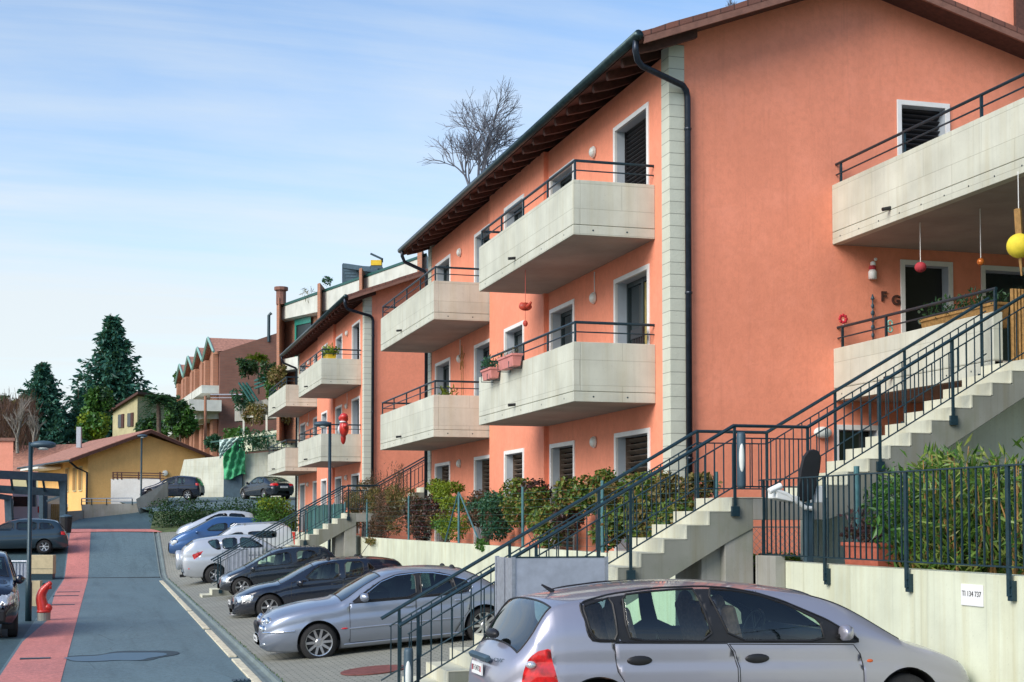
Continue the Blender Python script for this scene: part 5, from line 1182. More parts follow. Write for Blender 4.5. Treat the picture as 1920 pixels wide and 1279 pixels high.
mkobj('body', MB().ball(q, .16, .2, .28, 12, 9).ball(q + Vector((0, -.08, .3)), .13).ball(q + Vector((0, .14, -.3)), .09, .09, .22).ball(q + Vector((0, -.22, .06)), .08, .14, .08), M['redpaint'], rb, smooth=True); mkobj('trim', MB().ball(q + Vector((-.1, .12, -.05)), .09, .14, .16).ball(q + Vector((-.05, -.08, .2)), .12, .13, .04), M['whitepl'], rb, smooth=True); mkobj('hood', MB().ball(q + Vector((-.02, -.1, .36)), .14, .15, .13).ball(q + Vector((-.05, .2, .34)), .1, .1, .1), M['redpaint'], rb, smooth=True)
q = CAMP + ray(618, 668) * (51.9 / ray(618, 668).y)
PY = planter(q.x - .15, q.x + .15, q.y - .6, q.y + .5, q.z - .3, q.z + .02, M['yellowp'], 'yellow planter of bright leaves on the top balcony of the farther block')

# ================================================================== LEFT YARD: pergola, pink house, van, fence
def post_beam(T, pts, r, nm): mkobj(nm, MB().tube(pts, r, 4), M['bluegrey'], T)
pg = thing('pergola', 'dark blue-grey flat-beamed pergola over the parked estate car on the left', 'pergola', at(120, 1000, 72))
D = 72.0
def bar(T, a, b, w, nm, mat=None):
    a = at(*a); b = at(*b); ax = (b - a) / 2; up = Vector((0, 0, 1)) if abs(ax.normalized().z) < .8 else F2
    sd = ax.cross(up).normalized(); u2 = sd.cross(ax).normalized()
    mkobj(nm, MB().obox((a + b) / 2, ax, sd * w, u2 * w), mat or M['bluegrey'], T)
bar(pg, (119, 893, D), (119, 1003, D), .15, 'post'); bar(pg, (78, 925, D + 3), (78, 1005, D + 3), .10, 'post'); bar(pg, (86, 930, D + 6), (86, 1000, D + 6), .08, 'post')
bar(pg, (-25, 889, D - 3), (122, 896, D), .2, 'beam'); bar(pg, (-25, 916, D - 1), (119, 924, D + 1), .19, 'beam'); bar(pg, (63, 900, D + 8), (63, 950, D + 8), .12, 'post')
bar(pg, (88, 940, D + 4), (113, 930, D + 4), .05, 'brace'); bar(pg, (16, 935, D - 2), (18, 980, D - 2), .16, 'post'); bar(pg, (-20, 928, D - 3), (20, 934, D - 2), .12, 'beam')
for k in range(5): bar(pg, (-10 + 30 * k, 890 + 1.4 * k, D - 2.8 + .6 * k), (-6 + 30 * k, 917 + 1.5 * k, D - .8 + .4 * k), .05, 'slat')
ph = thing('pink_house', 'salmon-pink flat-topped house corner at the left edge of the photo', 'house', at(0, 1000, 75))
a0 = at(25, 827, 75); RD = Vector((a0.x, a0.y, 0)).normalized()
mkobj('wall', MB().obox(a0 - RT * 5 + RD * 5 + Vector((0, 0, -4)), RT * 5, RD * 5, (0, 0, 4)), M['pink'], ph)
mkobj('roof', MB().obox(a0 - RT * 5.0 + RD * 5 + Vector((0, 0, .08)), RT * 5.08, RD * 5.1, (0, 0, .08)), M['fascia'], ph)
mkobj('window', MB().obox(at(14, 962, 74.9), RT * .28, F2 * .06, (0, 0, .65)), M['trim'], ph); mkobj('window', MB().obox(at(2, 960, 74.9), RT * .3, F2 * .05, (0, 0, .5)), M['pane'], ph)
# white van seen from behind
vp = at(46, 985, 82); vn = thing('parked_van', 'white box-shaped van seen from behind under the pergola', 'van', vp)
mkobj('body', MB().obox(vp + F2 * 2.2 + Vector((0, 0, .95)), RT * .86, F2 * 2.2, (0, 0, .85)), PAINT['whitevan'], vn, bevel=.12)
mkobj('rear_window', MB().obox(vp - F2 * .01 + Vector((0, 0, 1.35)), RT * .66, F2 * .01, (0, 0, .28)), M['pane'], vn, bevel=.004); mkobj('bumper', MB().obox(vp - F2 * .04 + Vector((0, 0, .3)), RT * .84, F2 * .05, (0, 0, .1)), M['panel'], vn, bevel=.02)
for s in (-1, 1):
    mkobj('tail_light', MB().obox(vp - F2 * .012 + RT * (.79 * s) + Vector((0, 0, .9)), RT * .045, F2 * .012, (0, 0, .18)), M['redl'], vn)
    for k in (.8, 3.4): mkobj('wheel', MB().lathe([(.01, -.1), (.28, -.1), (.31, -.06), (.31, .06), (.28, .1), (.01, .1)], (0, 0, 0), 18, 'x').xf(Matrix.Translation(vp + F2 * k + RT * (.78 * s) + Vector((0, 0, .3)))), M['rubber'], vn, smooth=True)
of = thing('board_fence', 'brown upright-board fence between the pergola and the yellow house', 'fence', at(95, 980, 84)); mkf = MB()
for k in range(16): mkf.obox(at(64 + 3.6 * k, 962, 84), RT * .05, F2 * .012, (0, 0, .52))
mkobj('boards', mkf, M['ochre'], of); bar(of, (64, 951, 84.1), (118, 951, 84.1), .03, 'rail', M['wood']); bar(of, (64, 972, 84.1), (118, 972, 84.1), .03, 'rail', M['wood'])
dk = at(124, 985, 66); 
b = thing('dustbin', 'small dark dustbin showing past the pergola post', 'dustbin', dk); mkobj('body', MB().lathe([(.22, -.35), (.27, .35), (.2, .4), (.01, .45)], dk, 14), M['black'], b); mkobj('lid', MB().lathe([(.29, .37), (.29, .42), (.05, .5)], dk, 14), M['bluegrey'], b)

# ================================================================== YELLOW HOUSE (own frame, camera axes)
yh = thing('yellow_house', 'yellow single-storey house with a wide red-tiled gable roof at the end of the road', 'house', at(250, 950, 97))
HA = Vector((-.50, .866, 0)); HG = Vector((.866, .5, 0))
def hw(a, g, z): P = YO + RT * 0; v2 = HA * a + HG * g; return RT * (YOX + v2.x) + F2 * (YOY + v2.y) + Vector((0, 0, z))
q = at(165, 900, 96); YOX = q.dot(RT); YOY = q.dot(F2); YO = Vector((0, 0, 0)); GW = 8.0; LN = 15.5; ZB = 2.2; ZE_ = 6.95; ZR = 8.4
w = MB(); w.poly([hw(0, 0, ZB), hw(0, GW, ZB), hw(0, GW, ZE_), hw(0, GW / 2, ZR - .25), hw(0, 0, ZE_)])
w.quad(hw(0, 0, ZB), hw(LN, 0, ZB), hw(LN, 0, ZE_), hw(0, 0, ZE_)); w.quad(hw(0, GW, ZB), hw(LN, GW, ZB), hw(LN, GW, ZE_), hw(0, GW, ZE_)); w.poly([hw(LN, 0, ZB), hw(LN, GW, ZB), hw(LN, GW, ZE_), hw(LN, GW / 2, ZR - .25), hw(LN, 0, ZE_)])
mkobj('wall', w, M['yellow'], yh, fix=False)
rf = MB(); zr = lambda g: ZR - abs(g - GW / 2) * (ZR - ZE_ + .25) / (GW / 2 + .0) * .92; o = .75; e = 1.35
for g0, g1 in ((-e, GW / 2), (GW / 2, GW + e)):
    rf.hexa([hw(-o, g0, zr(g0)), hw(-o, g1, zr(g1)), hw(LN + o, g1, zr(g1)), hw(LN + o, g0, zr(g0)), hw(-o, g0, zr(g0) + .14), hw(-o, g1, zr(g1) + .14), hw(LN + o, g1, zr(g1) + .14), hw(LN + o, g0, zr(g0) + .14)])
YR = mkobj('roof', rf, M['tile2'], yh)
vb = MB()
for g0, g1 in ((-e, GW / 2), (GW / 2, GW + e)): vb.hexa([hw(-o - .05, g0, zr(g0) - .12), hw(-o - .05, g1, zr(g1) - .12), hw(-o, g1, zr(g1) - .12), hw(-o, g0, zr(g0) - .12), hw(-o - .05, g0, zr(g0) + .1), hw(-o - .05, g1, zr(g1) + .1), hw(-o, g1, zr(g1) + .1), hw(-o, g0, zr(g0) + .1)])
mkobj('barge_board', vb, M['wood'], YR); mkobj('gutter', MB().tube([hw(-o, -e, zr(-e)), hw(LN + o, -e, zr(-e))], .09, 6).tube([hw(-o, GW + e, zr(GW + e)), hw(LN, GW + e, zr(GW + e))], .09, 6), M['pipe'], YR)
mkobj('chimney', MB().obox(hw(9, 1.5, ZR + .0), RT * .16, F2 * .16, (0, 0, .75)), M['metal'], YR)
mkobj('downpipe', MB().tube([hw(-.3, -e, zr(-e)), hw(-.2, -.8, zr(-e) - .45), hw(-.12, -.1, zr(-e) - .75), hw(-.12, -.1, ZB)], .07, 6), M['pipe'], yh)
mkobj('downpipe', MB().tube([hw(-.3, GW + e, zr(GW + e)), hw(-.3, GW + e, zr(GW + e) - .5), hw(-.15, GW + .1, zr(GW + e) - 1.2), hw(-.15, GW + .1, ZB)], .07, 6), M['pipe'], yh)
for a in (1.9, 3.6, 5.8):
    W = mkobj('window', MB().obox(hw(a, -.02, 5.2), hw(1, 0, 0) * .0 + (RT * HA.x + F2 * HA.y) * .45, (RT * HG.x + F2 * HG.y) * .05, (0, 0, .85)), M['cream'], yh)
    mkobj('pane', MB().obox(hw(a, -.08, 5.2), (RT * HA.x + F2 * HA.y) * .36, (RT * HG.x + F2 * HG.y) * .02, (0, 0, .76)), M['ochre'], W)
mkobj('awning', MB().obox(hw(10.5, -.9, 6.1), (RT * HA.x + F2 * HA.y) * 3.0, (RT * HG.x + F2 * HG.y) * .8, (0, 0, .07)), M['white'], yh); mkobj('wall_lamp', MB().lathe([(.2, 0), (.17, .06), (.01, .1)], (0, 0, 0), 14).xf(Matrix.Translation(hw(-.05, 5.2, 5.6)) @ Matrix.Rotation(PI / 2, 4, 'X')), M['lampglass'], yh)
q2 = hw(8.5, -2.2, 4.0); BB = mkobj('balcony', MB().obox(hw(9, -1.0, 3.4), (RT * HA.x + F2 * HA.y) * 3.4, (RT * HG.x + F2 * HG.y) * 1.0, (0, 0, .12)), M['palec'], yh)
bal = MB()
for k in range(26): bal.obox(hw(5.7 + .26 * k, -2.0, 4.0), (RT * HA.x + F2 * HA.y) * .07, (RT * HG.x + F2 * HG.y) * .03, (0, 0, .5))
mkobj('railing', bal, M['palec'], BB)
# second tiled roof peeping at the left
r2 = thing('tiled_roof_house', 'low red-tiled roof behind the yellow house, next to the pink house', 'house', at(60, 860, 125))
c0 = at(60, 880, 125); mkobj('wall', MB().obox(c0 - Vector((0, 0, 2.2)), RT * 4, F2 * 4, (0, 0, 1.7)), M['cream'], r2); rr_ = MB()
rr_.hexa([c0 + RT * -4.5 - F2 * 4 + Vector((0, 0, -.6)), c0 + RT * 4.5 - F2 * 4 + Vector((0, 0, -.6)), c0 + RT * 4 + Vector((0, 0, 2.0)), c0 + RT * -4 + Vector((0, 0, 1.8)), c0 + RT * -4.5 - F2 * 4 + Vector((0, 0, -.4)), c0 + RT * 4.5 - F2 * 4 + Vector((0, 0, -.4)), c0 + RT * 4 + Vector((0, 0, 2.2)), c0 + RT * -4 + Vector((0, 0, 2.0))])
mkobj('roof', rr_, M['tile2'], r2)

# ================================================================== UPPER PARKING, ramp and walls at the end
def cq(name, pts, mat, lab=None, cat=None): 
    mb = MB().poly([Vector(p) for p in pts]); return mb
mb = MB(); mb.poly([at(290, 960, 77), at(560, 958, 73), at(640, 930, 92), at(200, 934, 93)]); o = struct('upper_parking', mb, M['asphalt'])
mb = MB(); mb.poly([at(105, 993, 72.3), at(300, 993, 72.3), at(330, 940, 84), at(250, 962, 82), at(150, 973, 80)]); struct('ramp', mb, M['asphalt2'])
mb = MB(); mb.poly([at(280, 1000, 69), at(560, 990, 69.5), at(560, 957, 73.2), at(290, 959, 77.2)]); struct('bank', mb, M['grass'])
def wallq(a, b, c, d, th, mat, label, name='concrete_wall'):
    A, B, C_, D_ = [at(*p) for p in (a, b, c, d)]; t = F2 * th
    return single(name, MB().hexa([A, B, B + t, A + t, D_, C_, C_ + t, D_ + t]), mat, label, 'wall')
wallq((155, 973, 82), (262, 968, 82), (256, 944, 82), (152, 946, 82), .3, M['greyc'], 'low grey concrete wall with a rail before the yellow house gable')
wallq((122, 990, 79), (155, 990, 80), (155, 957, 80), (122, 959, 79), .3, M['greyc'], 'short grey concrete wall stub at the left corner of the yellow house')
wallq((262, 968, 81), (313, 938, 84), (313, 904, 84), (255, 936, 81), .3, M['conc'], 'sloping concrete parapet wall beside the dark blue hatchback on the upper level')
wallq((208, 945, 88), (300, 945, 88), (300, 897, 88), (208, 898, 88), .3, M['white'], 'white painted wall in front of the yellow house gable')
rl = thing('ramp_railing', 'light tubular railing on the low grey wall before the yellow house', 'railing', at(200, 945, 82)); bar(rl, (153, 935, 82), (248, 934, 82), .03, 'rail', M['metal']); bar(rl, (153, 940, 82), (248, 940, 82), .02, 'rail', M['metal'])
for x in (153, 172, 200, 248): bar(rl, (x, 935, 82), (x, 947, 82), .025, 'post', M['rail'])
rl = thing('ramp_railing', 'brown tubular railing on top of the white wall by the yellow house', 'railing', at(250, 890, 88))
for y in (886, 890.5, 895): bar(rl, (212, y, 88), (308, y + 2, 88), .03, 'rail', M['wood'])
for x in (212, 220, 228, 260, 300): bar(rl, (x, 885, 88), (x, 899, 88), .035, 'post', M['wood'])
# tall pale retaining wall of the upper level
A_ = [(330, 938, 94), (452, 936, 93), (600, 934, 91)]
single('retaining_wall', MB().hexa([at(325, 940, 94), at(600, 936, 91), at(600, 936, 91.4), at(325, 940, 94.4), at(345, 862, 94), at(600, 838, 91), at(600, 838, 91.4), at(345, 862, 94.4)]), m_concrete('pale_retaining', (.66, .68, .58), streak=.45), 'tall pale retaining wall behind the cars of the upper level', 'wall', 'cream concrete retaining walls')
single('concrete_pier', MB().obox(at(438, 915, 92.5), RT * .6, F2 * .25, (0, 0, 1.1)), M['bluegrey'], 'dark grey-blue pier under the green netting on the tall retaining wall', 'pier', bevel=.03)
nt_ = thing('safety_netting', 'green and pale safety netting draped over the tall retaining wall', 'netting', at(437, 860, 92)); g = MB(); n = 14
def netq(fn, nm, mat):
    g = MB()
    for i in range(n + 1):
        for j in range(n + 1):
            x, y = fn(i / n, j / n); g.v.append(tuple(at(x, y, 92.0 + .18 * math.sin(i * 1.3 + j * .7) + .1 * math.sin(j * 2.1))))
    for i in range(n):
        for j in range(n): a = i * (n + 1) + j; g.f.append((a, a + 1, a + n + 2, a + n + 1))
    o = mkobj(nm, g, mat, nt_, smooth=True, fix=False); sd_ = o.modifiers.new('solid', 'SOLIDIFY'); sd_.thickness = .04
netq(lambda s, t: (418 + 40 * s + 2 * t, 828 - 5 * s + (70 + 3 * math.sin(s * 6)) * t * (1 - .05 * s)), 'netting', M['netg'])
netq(lambda s, t: (417 + 38 * s * (1 - .9 * t), 827 - 5 * s + 34 * t), 'tarp', M['netp'])
for oo in nt_.children:
    if oo.name.startswith('tarp'): oo.location = -F2 * .9
# cars of the upper level
hatch_wid = [(-3.42, .62), (-3.3, .78), (-2.8, .86), (-.2, .87), (.35, .84), (.65, .74), (.82, .58), (.91, .42)]
q = at(305, 937, 86.5)
c = hatch('parked_car', 'dark blue hatchback on the upper level in front of the yellow house', (q.x - RT.x * .95, q.y - RT.y * .95, q.z - .02), PI - YAW, 0,
 [(-3.35, .45), (-3.35, .75), (-3.3, .95), (-3.1, 1.28), (-3.0, 1.38), (-2.4, 1.45), (-1.7, 1.47), (-1.1, 1.36), (-.24, .95), (.32, .85), (.69, .7), (.85, .56), (.9, .35)],
 [(-3.35, .43), (-3.3, .28), (.8, .2), (.9, .3)], [(-3.4, .98), (-.7, .92), (.9, .6)], [(-3.35, .66)] + hatch_wid[1:], PAINT['navy'],
 [[(-.75, .97), (-1.15, 1.28), (-1.66, 1.35), (-1.63, .95)], [(-1.8, 1.35), (-2.3, 1.32), (-2.35, 1.0), (-1.8, .96)]], [(.06, .31, .35), (-2.52, .31, .35)], .85, None, (-1.05, -.24), (-3.25, -3.02), dx=.08, lamps=[('tail_light', [(-3.34, .86), (-3.3, 1.0), (-3.05, 1.0), (-3.1, .86)], 'redl', .25)])
c.root.scale = (.86, 1, 1); c.root.location = c.root.location + RT * .45
q = at(482, 936, 88)
c = hatch('parked_car', 'black saloon with red tail lamps on the upper level below the farther block', (q.x + .1, q.y + 1.9, q.z), PI - YAW - R_(52), 0,
 [(-3.6, .5), (-3.6, .75), (-3.55, .95), (-3.2, 1.02), (-2.9, 1.12), (-2.3, 1.38), (-1.6, 1.44), (-1.1, 1.38), (-.35, .98), (.32, .86), (.69, .72), (.85, .56), (.9, .35)],
 [(-3.6, .48), (-3.5, .28), (.8, .2), (.9, .3)], [(-3.6, .96), (.9, .6)], [(-3.6, .62), (-3.45, .78)] + hatch_wid[2:], PAINT['dark'],
 [[(-.8, .98), (-1.2, 1.28), (-1.66, 1.33), (-1.63, .96)], [(-1.8, 1.33), (-2.3, 1.27), (-2.6, 1.0), (-1.8, .96)]], [(.06, .31, .35), (-2.6, .31, .35)], .85, (-.5, 1.0, PAINT['dark']), (-1.08, -.35), (-2.95, -2.3), dx=.08, lamps=[('tail_light', [(-3.62, .8), (-3.58, .97), (-3.3, .99), (-3.35, .8)], 'redl', .38)])
c.plate(-3.62, .72, 'TI 55 210', .5, .11, -1)

# ================================================================== HOUSES ON THE SLOPE
def cbox(T, nm, p, wx, wy, wz, mat, base=True, rz=0, parent=None):
    ax = RT * math.cos(rz) + F2 * math.sin(rz); ay = F2 * math.cos(rz) - RT * math.sin(rz); p = Vector(p)
    return mkobj(nm, MB().obox(p + Vector((0, 0, wz / 2 if base else 0)), ax * (wx / 2), ay * (wy / 2), (0, 0, wz / 2)), mat, parent or T)
# brick row with saw-tooth roof
rw = thing('brick_row_house', 'brown brick row of houses with zigzag green-edged roofs on the slope', 'house', at(400, 840, 122))
n0 = at(412, 660, 118); f0 = at(338, 722, 146)
nb = Vector((n0.x, n0.y, 0)); fb = Vector((f0.x, f0.y, 0)); ex = (fb - nb); L = ex.length; ex.normalize(); ey = Vector((ex.y, -ex.x, 0))
if ey.dot(F2) < 0: ey = -ey
ZT = n0.z; ZB_ = at(412, 845, 118).z - 3
w = MB(); DP = 9.5; rg = 2.2
w.quad(nb + Vector((0, 0, ZB_)), fb + Vector((0, 0, ZB_)), fb + Vector((0, 0, ZT)), nb + Vector((0, 0, ZT)))
w.poly([nb + Vector((0, 0, ZB_)), nb + ey * DP + Vector((0, 0, ZB_)), nb + ey * DP + Vector((0, 0, ZT)), nb + ey * (DP * .62) + Vector((0, 0, ZT + rg)), nb + Vector((0, 0, ZT))])
w.quad(fb + Vector((0, 0, ZB_)), fb + ey * DP + Vector((0, 0, ZB_)), fb + ey * DP + Vector((0, 0, ZT)), fb + Vector((0, 0, ZT)))
mkobj('wall', w, M['brick'], rw, fix=False)
for k in range(4):
    a = nb + ex * (L * k / 4); b = nb + ex * (L * (k + 1) / 4); m = (a + b) / 2; up = Vector((0, 0, 1))
    g = MB(); A1 = a + up * (ZT + .0) - ey * .5; B1 = b + up * ZT - ey * .5; P1 = m + up * (ZT + 1.6) - ey * .5; bk = ey * (DP * .65)
    g.quad(A1, A1 + bk + up * (rg * .4), P1 + bk, P1); g.quad(B1, B1 + bk + up * (rg * .4), P1 + bk, P1)
    RF = mkobj('roof', g, M['tile2'], rw, fix=False); mkobj('gable_wall', MB().poly([A1 + ey * .5, B1 + ey * .5, P1 + ey * .5]), M['brick2'], RF)
    ed = MB()
    for p_, q_ in ((A1, P1), (P1, B1)): ed.tube([p_, q_], .12, 4)
    mkobj('roof_edge', ed, M['edgeg'], RF)
    # bay piers and glazing per house
    for t, mt, wd in ((.2, 'brick2', .9), (.62, 'pane', .8), (.85, 'brick2', .5)):
        c0 = a + ex * (L / 4 * t) - ey * (.25 if mt != 'pane' else .06)
        mkobj('bay_pier' if mt != 'pane' else 'window', MB().obox(c0 + up * ((ZT + ZB_) / 2), ex * wd, ey * (.2 if mt != 'pane' else .05), up * ((ZT - ZB_) / 2 - .1)), M[mt], rw)
    for zz in (.36, .62):
        z = ZB_ + 3 + (ZT - ZB_ - 3) * zz
        mkobj('balcony', MB().obox(m - ey * .7 + up * z, ex * (L / 8 - .2), ey * .7, up * .32), M['palec'], rw)
mkobj('balcony', MB().obox(nb + ex * 1.2 - ey * 1.3 + up * at(440, 758, 115).z, ex * 2.6, ey * 1.3, up * .45), M['palec'], rw)
mkobj('chimney', MB().tube([nb + ey * 4 + up * (ZT + 1), nb + ey * 4 + up * (ZT + 3.2), nb + ey * 4.2 + up * (ZT + 3.4)], .14, 6), M['rail'], rw)
mkobj('pipe', MB().tube([at(385, 742, 114), at(385, 842, 114)], .12, 6), M['brick2'], rw)
mkobj('railing', MB().tube([at(395, 740, 114), at(460, 740, 113)], .05, 5).tube([at(395, 746, 114), at(460, 746, 113)], .03, 5), M['metal'], rw)
# flats with long pale fascia bands and brick piers
ft = thing('terrace_flats', 'block of flats with pale bands and brick piers above the farther salmon block', 'building', at(600, 700, 80))
fa = lambda t: (523 + (800 - 523) * t, 1 / ((1 - t) / 88 + t / 68))          # pixel x, distance along the front
def fpt(t, py, back=0): x, d = fa(t); return at(x, py, d) + F2 * back
yT = lambda t: 578 - 98 * t; yB = lambda t: 600 - 58 * t
back = 8
def band(nm, t0, t1, f0, f1, mat, off=0, par=None, th=1.2):
    return mkobj(nm, MB().hexa([fpt(t0, f1(t0), off), fpt(t1, f1(t1), off), fpt(t1, f1(t1), off + th), fpt(t0, f1(t0), off + th), fpt(t0, f0(t0), off), fpt(t1, f0(t1), off), fpt(t1, f0(t1), off + th), fpt(t0, f0(t0), off + th)]), mat, par or ft)
band('fascia', 0, 1, yT, yB, M['palec'])
band('roof_edge', 0, 1, lambda t: yT(t) - 5, lambda t: yT(t) - .5, M['dkgreen'], -.1)
y2 = lambda t: yB(t) + 75 + 5 * t; y3 = lambda t: y2(t) + 22 + 6 * t
band('fascia', 0, 1, y2, y3, M['palec']); y4 = lambda t: y3(t) + 130
band('wall', .0, 1, lambda t: yB(t) - 4, lambda t: y4(t), M['brick2'], 1.3, th=8)
for t0, t1 in ((.09, .20), (.30, .41), (.50, .60), (.62, .72), (.86, .97)):
    W = band('window', t0, t1, lambda t: yB(t) + 1, lambda t: y2(t) - 1, M['sash'], 1.05, th=.2); band('frame', t0, t1, lambda t: yB(t) + 1, lambda t: yB(t) + 12, M['greenm'], .9, W, .15)
    band('frame', t0 + .0, t0 + .012, lambda t: yB(t) + 12.2, lambda t: y2(t) - 1, M['greenm'], .9, W, .15)
    W = band('window', t0, t1, lambda t: y3(t) + 1, lambda t: y3(t) + 70, M['sash'], 1.05, th=.2); band('frame', t0 + .05, t0 + .065, lambda t: y3(t) + 1, lambda t: y3(t) + 70, M['greenm'], .9, W, .15)
for t in (.0, .275, .555, .945):
    wd = .018 if t < .9 else .03
    band('pier', t, t + wd, lambda t: yT(t) - 14, lambda t: y4(t), M['brick2'], -.9, th=2.5)
# roof things
mkobj('chimney', MB().lathe([(.3, 0), (.3, .8), (.42, .85), (.42, 1.05)], at(527, 571, 87), 10), M['brick'], ft)
rp = thing('roof_pergola', 'dark slatted screen on the roof of the terrace flats', 'screen', at(670, 520, 78))
for k in range(5): bar(rp, (645 + 1.0 * k, 500 + 6 * k, 78), (695 + 6 * k, 503 + 4.5 * k, 76), .09, 'slat')
bar(rp, (646, 496, 78), (646, 530, 78), .12, 'post'); bar(rp, (646, 498, 78), (712, 508, 74), .12, 'beam'); bar(rp, (672, 500, 77), (672, 520, 77), .1, 'post')
yc = thing('roof_chimney', 'yellow roof chimney with a tilted dark cowl on the terrace flats', 'chimney', at(706, 500, 75))
cbox(yc, 'base', at(706, 506, 75), .62, .62, .16, M['bluegrey']); cbox(yc, 'stack', at(706, 499, 75), .55, .55, .27, M['yellowp']); bar(yc, (695.5, 476, 75.2), (717, 486, 74.8), .05, 'cowl', M['rail']); bar(yc, (716, 486, 75), (716, 492, 75), .06, 'bracket', M['bluegrey'])
# old pale house between the trees and the brick row
oh = thing('old_house', 'old ochre-grey house with a shallow dark roof between the conifer and the brick row', 'house', at(270, 780, 150))
Cc = at(258, 738, 150); Lc = at(212, 738, 155); Rc = at(335, 718, 160); zt = Cc.z
fl = lambda p, z: Vector((p.x, p.y, z)); Bc = Lc + Rc - Cc
mkobj('wall', MB().hexa([fl(p, 2) for p in (Lc, Cc, Rc, Bc)] + [fl(Lc, zt - 1.6), fl(Cc, zt), fl(Rc, zt), fl(Bc, zt)]), m_plaster('old_plaster', (.52, .47, .28), .3), oh)
up = Vector((0, 0, 1)); ov = (Lc - Cc).normalized() * .7; od = (Rc - Cc).normalized() * .6
mkobj('roof', MB().hexa([fl(Lc, zt - 1.75) + ov * 2 - od, fl(Cc, zt + .05) - ov - od, fl(Rc, zt + .05) - ov + od, fl(Bc, zt - 1.75) + ov * 2 + od, fl(Lc, zt - 1.5) + ov * 2 - od, fl(Cc, zt + .3) - ov - od, fl(Rc, zt + .3) - ov + od, fl(Bc, zt - 1.5) + ov * 2 + od]), M['wood'], oh)
dl = (Lc - Cc); dl.z = 0; nl_ = Vector((-dl.y, dl.x, 0)).normalized(); nl_ = nl_ if nl_.dot(F2) < 0 else -nl_
for s_ in (.3, .68):
    p = fl(Cc, 0) + dl * s_ + nl_ * .06 + up * at(240, 787, 151).z; W = mkobj('window', MB().obox(p, dl.normalized() * .42, nl_ * .05, up * .7), M['pane'], oh)
    mkobj('shutter', MB().obox(p - dl.normalized() * .75, dl.normalized() * .28, nl_ * .06, up * .72), M['wood'], W)
# upper salmon house beyond the near roof
uh = thing('upper_salmon_house', 'bright salmon house wall higher up the slope beyond the near roof, top right corner', 'house', at(1880, 20, 44))
q = at(1832, 300, 44); cbox(uh, 'wall', q + RT * 7 + F2 * 3, 14, 6, 9.0, M['pink']); cbox(uh, 'roof', q + RT * 7 + F2 * 3 + Vector((0, 0, 9.0)), 15, 7, .3, M['fascia']); cbox(uh, 'window', at(1940, 60, 43.9), 1.2, .2, 1.4, M['wood'])
# ================================================================== VEGETATION
def rvec():
    while True:
        v = Vector((ru(-1, 1), ru(-1, 1), ru(-1, 1)))
        if .05 < v.length < 1: return v.normalized()
def leaf(mb, p, n, L, W, t=None):
    n = Vector(n); t = (t or n.orthogonal()).normalized(); t = (t - n * t.dot(n))
    if t.length < 1e-4: t = n.orthogonal()
    t.normalize(); s = n.cross(t)
    o = len(mb.v); q = p + t * L * .5 + n * L * .08
    mb.v += [tuple(p), tuple(q + s * W), tuple(p + t * L), tuple(q - s * W)]; mb.f.append((o, o + 1, o + 2, o + 3))
def blob(mb, c, r, n, L, W, up=.3, shell=.55):
    c = Vector(c); r = Vector(r) if not isinstance(r, (int, float)) else Vector((r, r, r))
    for _ in range(n):
        d = rvec(); k = shell + (1 - shell) * random.random() ** .6
        p = c + Vector((d.x * r.x, d.y * r.y, d.z * r.z)) * k
        nn = (d * .6 + rvec() * .8 + Vector((0, 0, up))).normalized(); s = ru(.6, 1.25)
        leaf(mb, p, nn, L * s, W * s, rvec() + Vector((0, 0, -.2)))
LEAF = dict(
 photinia=m_leaf('photinia_leaf', [(.04, .09, .03), (.10, .19, .035), (.19, .24, .05), (.3, .13, .06)]), dark=m_leaf('dark_leaf', [(.014, .045, .026), (.03, .08, .036), (.055, .12, .04)]),
 olive=m_leaf('olive_leaf', [(.07, .075, .025), (.15, .14, .04), (.22, .17, .055), (.27, .15, .08)]), purple=m_leaf('purple_leaf', [(.03, .02, .025), (.07, .035, .04), (.12, .05, .05), (.05, .07, .03)]),
 lime=m_leaf('lime_leaf', [(.09, .15, .015), (.17, .25, .02), (.26, .33, .03)]), green=m_leaf('mid_leaf', [(.03, .09, .022), (.06, .16, .03), (.1, .23, .04)]), needle=m_leaf('conifer_needle', [(.018, .075, .062), (.04, .145, .11), (.09, .23, .16)]),
 bamboo=m_leaf('oleander_leaf', [(.04, .11, .025), (.1, .2, .035), (.19, .3, .05), (.3, .32, .1)]), hedge=m_leaf('hedge_leaf', [(.008, .03, .014), (.02, .06, .022), (.04, .095, .03)]), brown=m_leaf('dry_twig', [(.07, .04, .03), (.13, .075, .05), (.18, .1, .06)]), teal=m_leaf('blue_green_leaf', [(.016, .065, .045), (.035, .12, .065), (.08, .17, .08)]))
def stems(pts, base, r=.012):
    mb = MB()
    for p in pts:
        b = Vector(base) + Vector((ru(-.12, .12), ru(-.12, .12), 0)); m = (b + Vector(p)) / 2 + Vector((ru(-.08, .08), ru(-.08, .08), .05)); mb.tube([b, m, Vector(p)], r, 5, taper=r * .4)
    return mb
def shrub(name, label, base, blobs, leafs, L, W, cat='shrub', group='shrubs along the garden wall', stem='bark', up=.3):
    T = thing(name, label, cat, base, 0, group); mbs = {}
    for (c, r, n, key) in blobs: blob(mbs.setdefault(key, MB()), c, r, int(n * 1.7), L * 1.1, W * 1.15, up)
    for k, mb in mbs.items(): mkobj('foliage', mb, LEAF[k], T, fix=False)
    mkobj('stems', stems([b[0] for b in blobs], base), M[stem], T); return T
def gv(px, u=8.25): r = ray(px, 980); return r.y * (u / r.x)
def gz(px, py, u=8.25): r = ray(px, py); return ZC + r.z * (u / r.x)
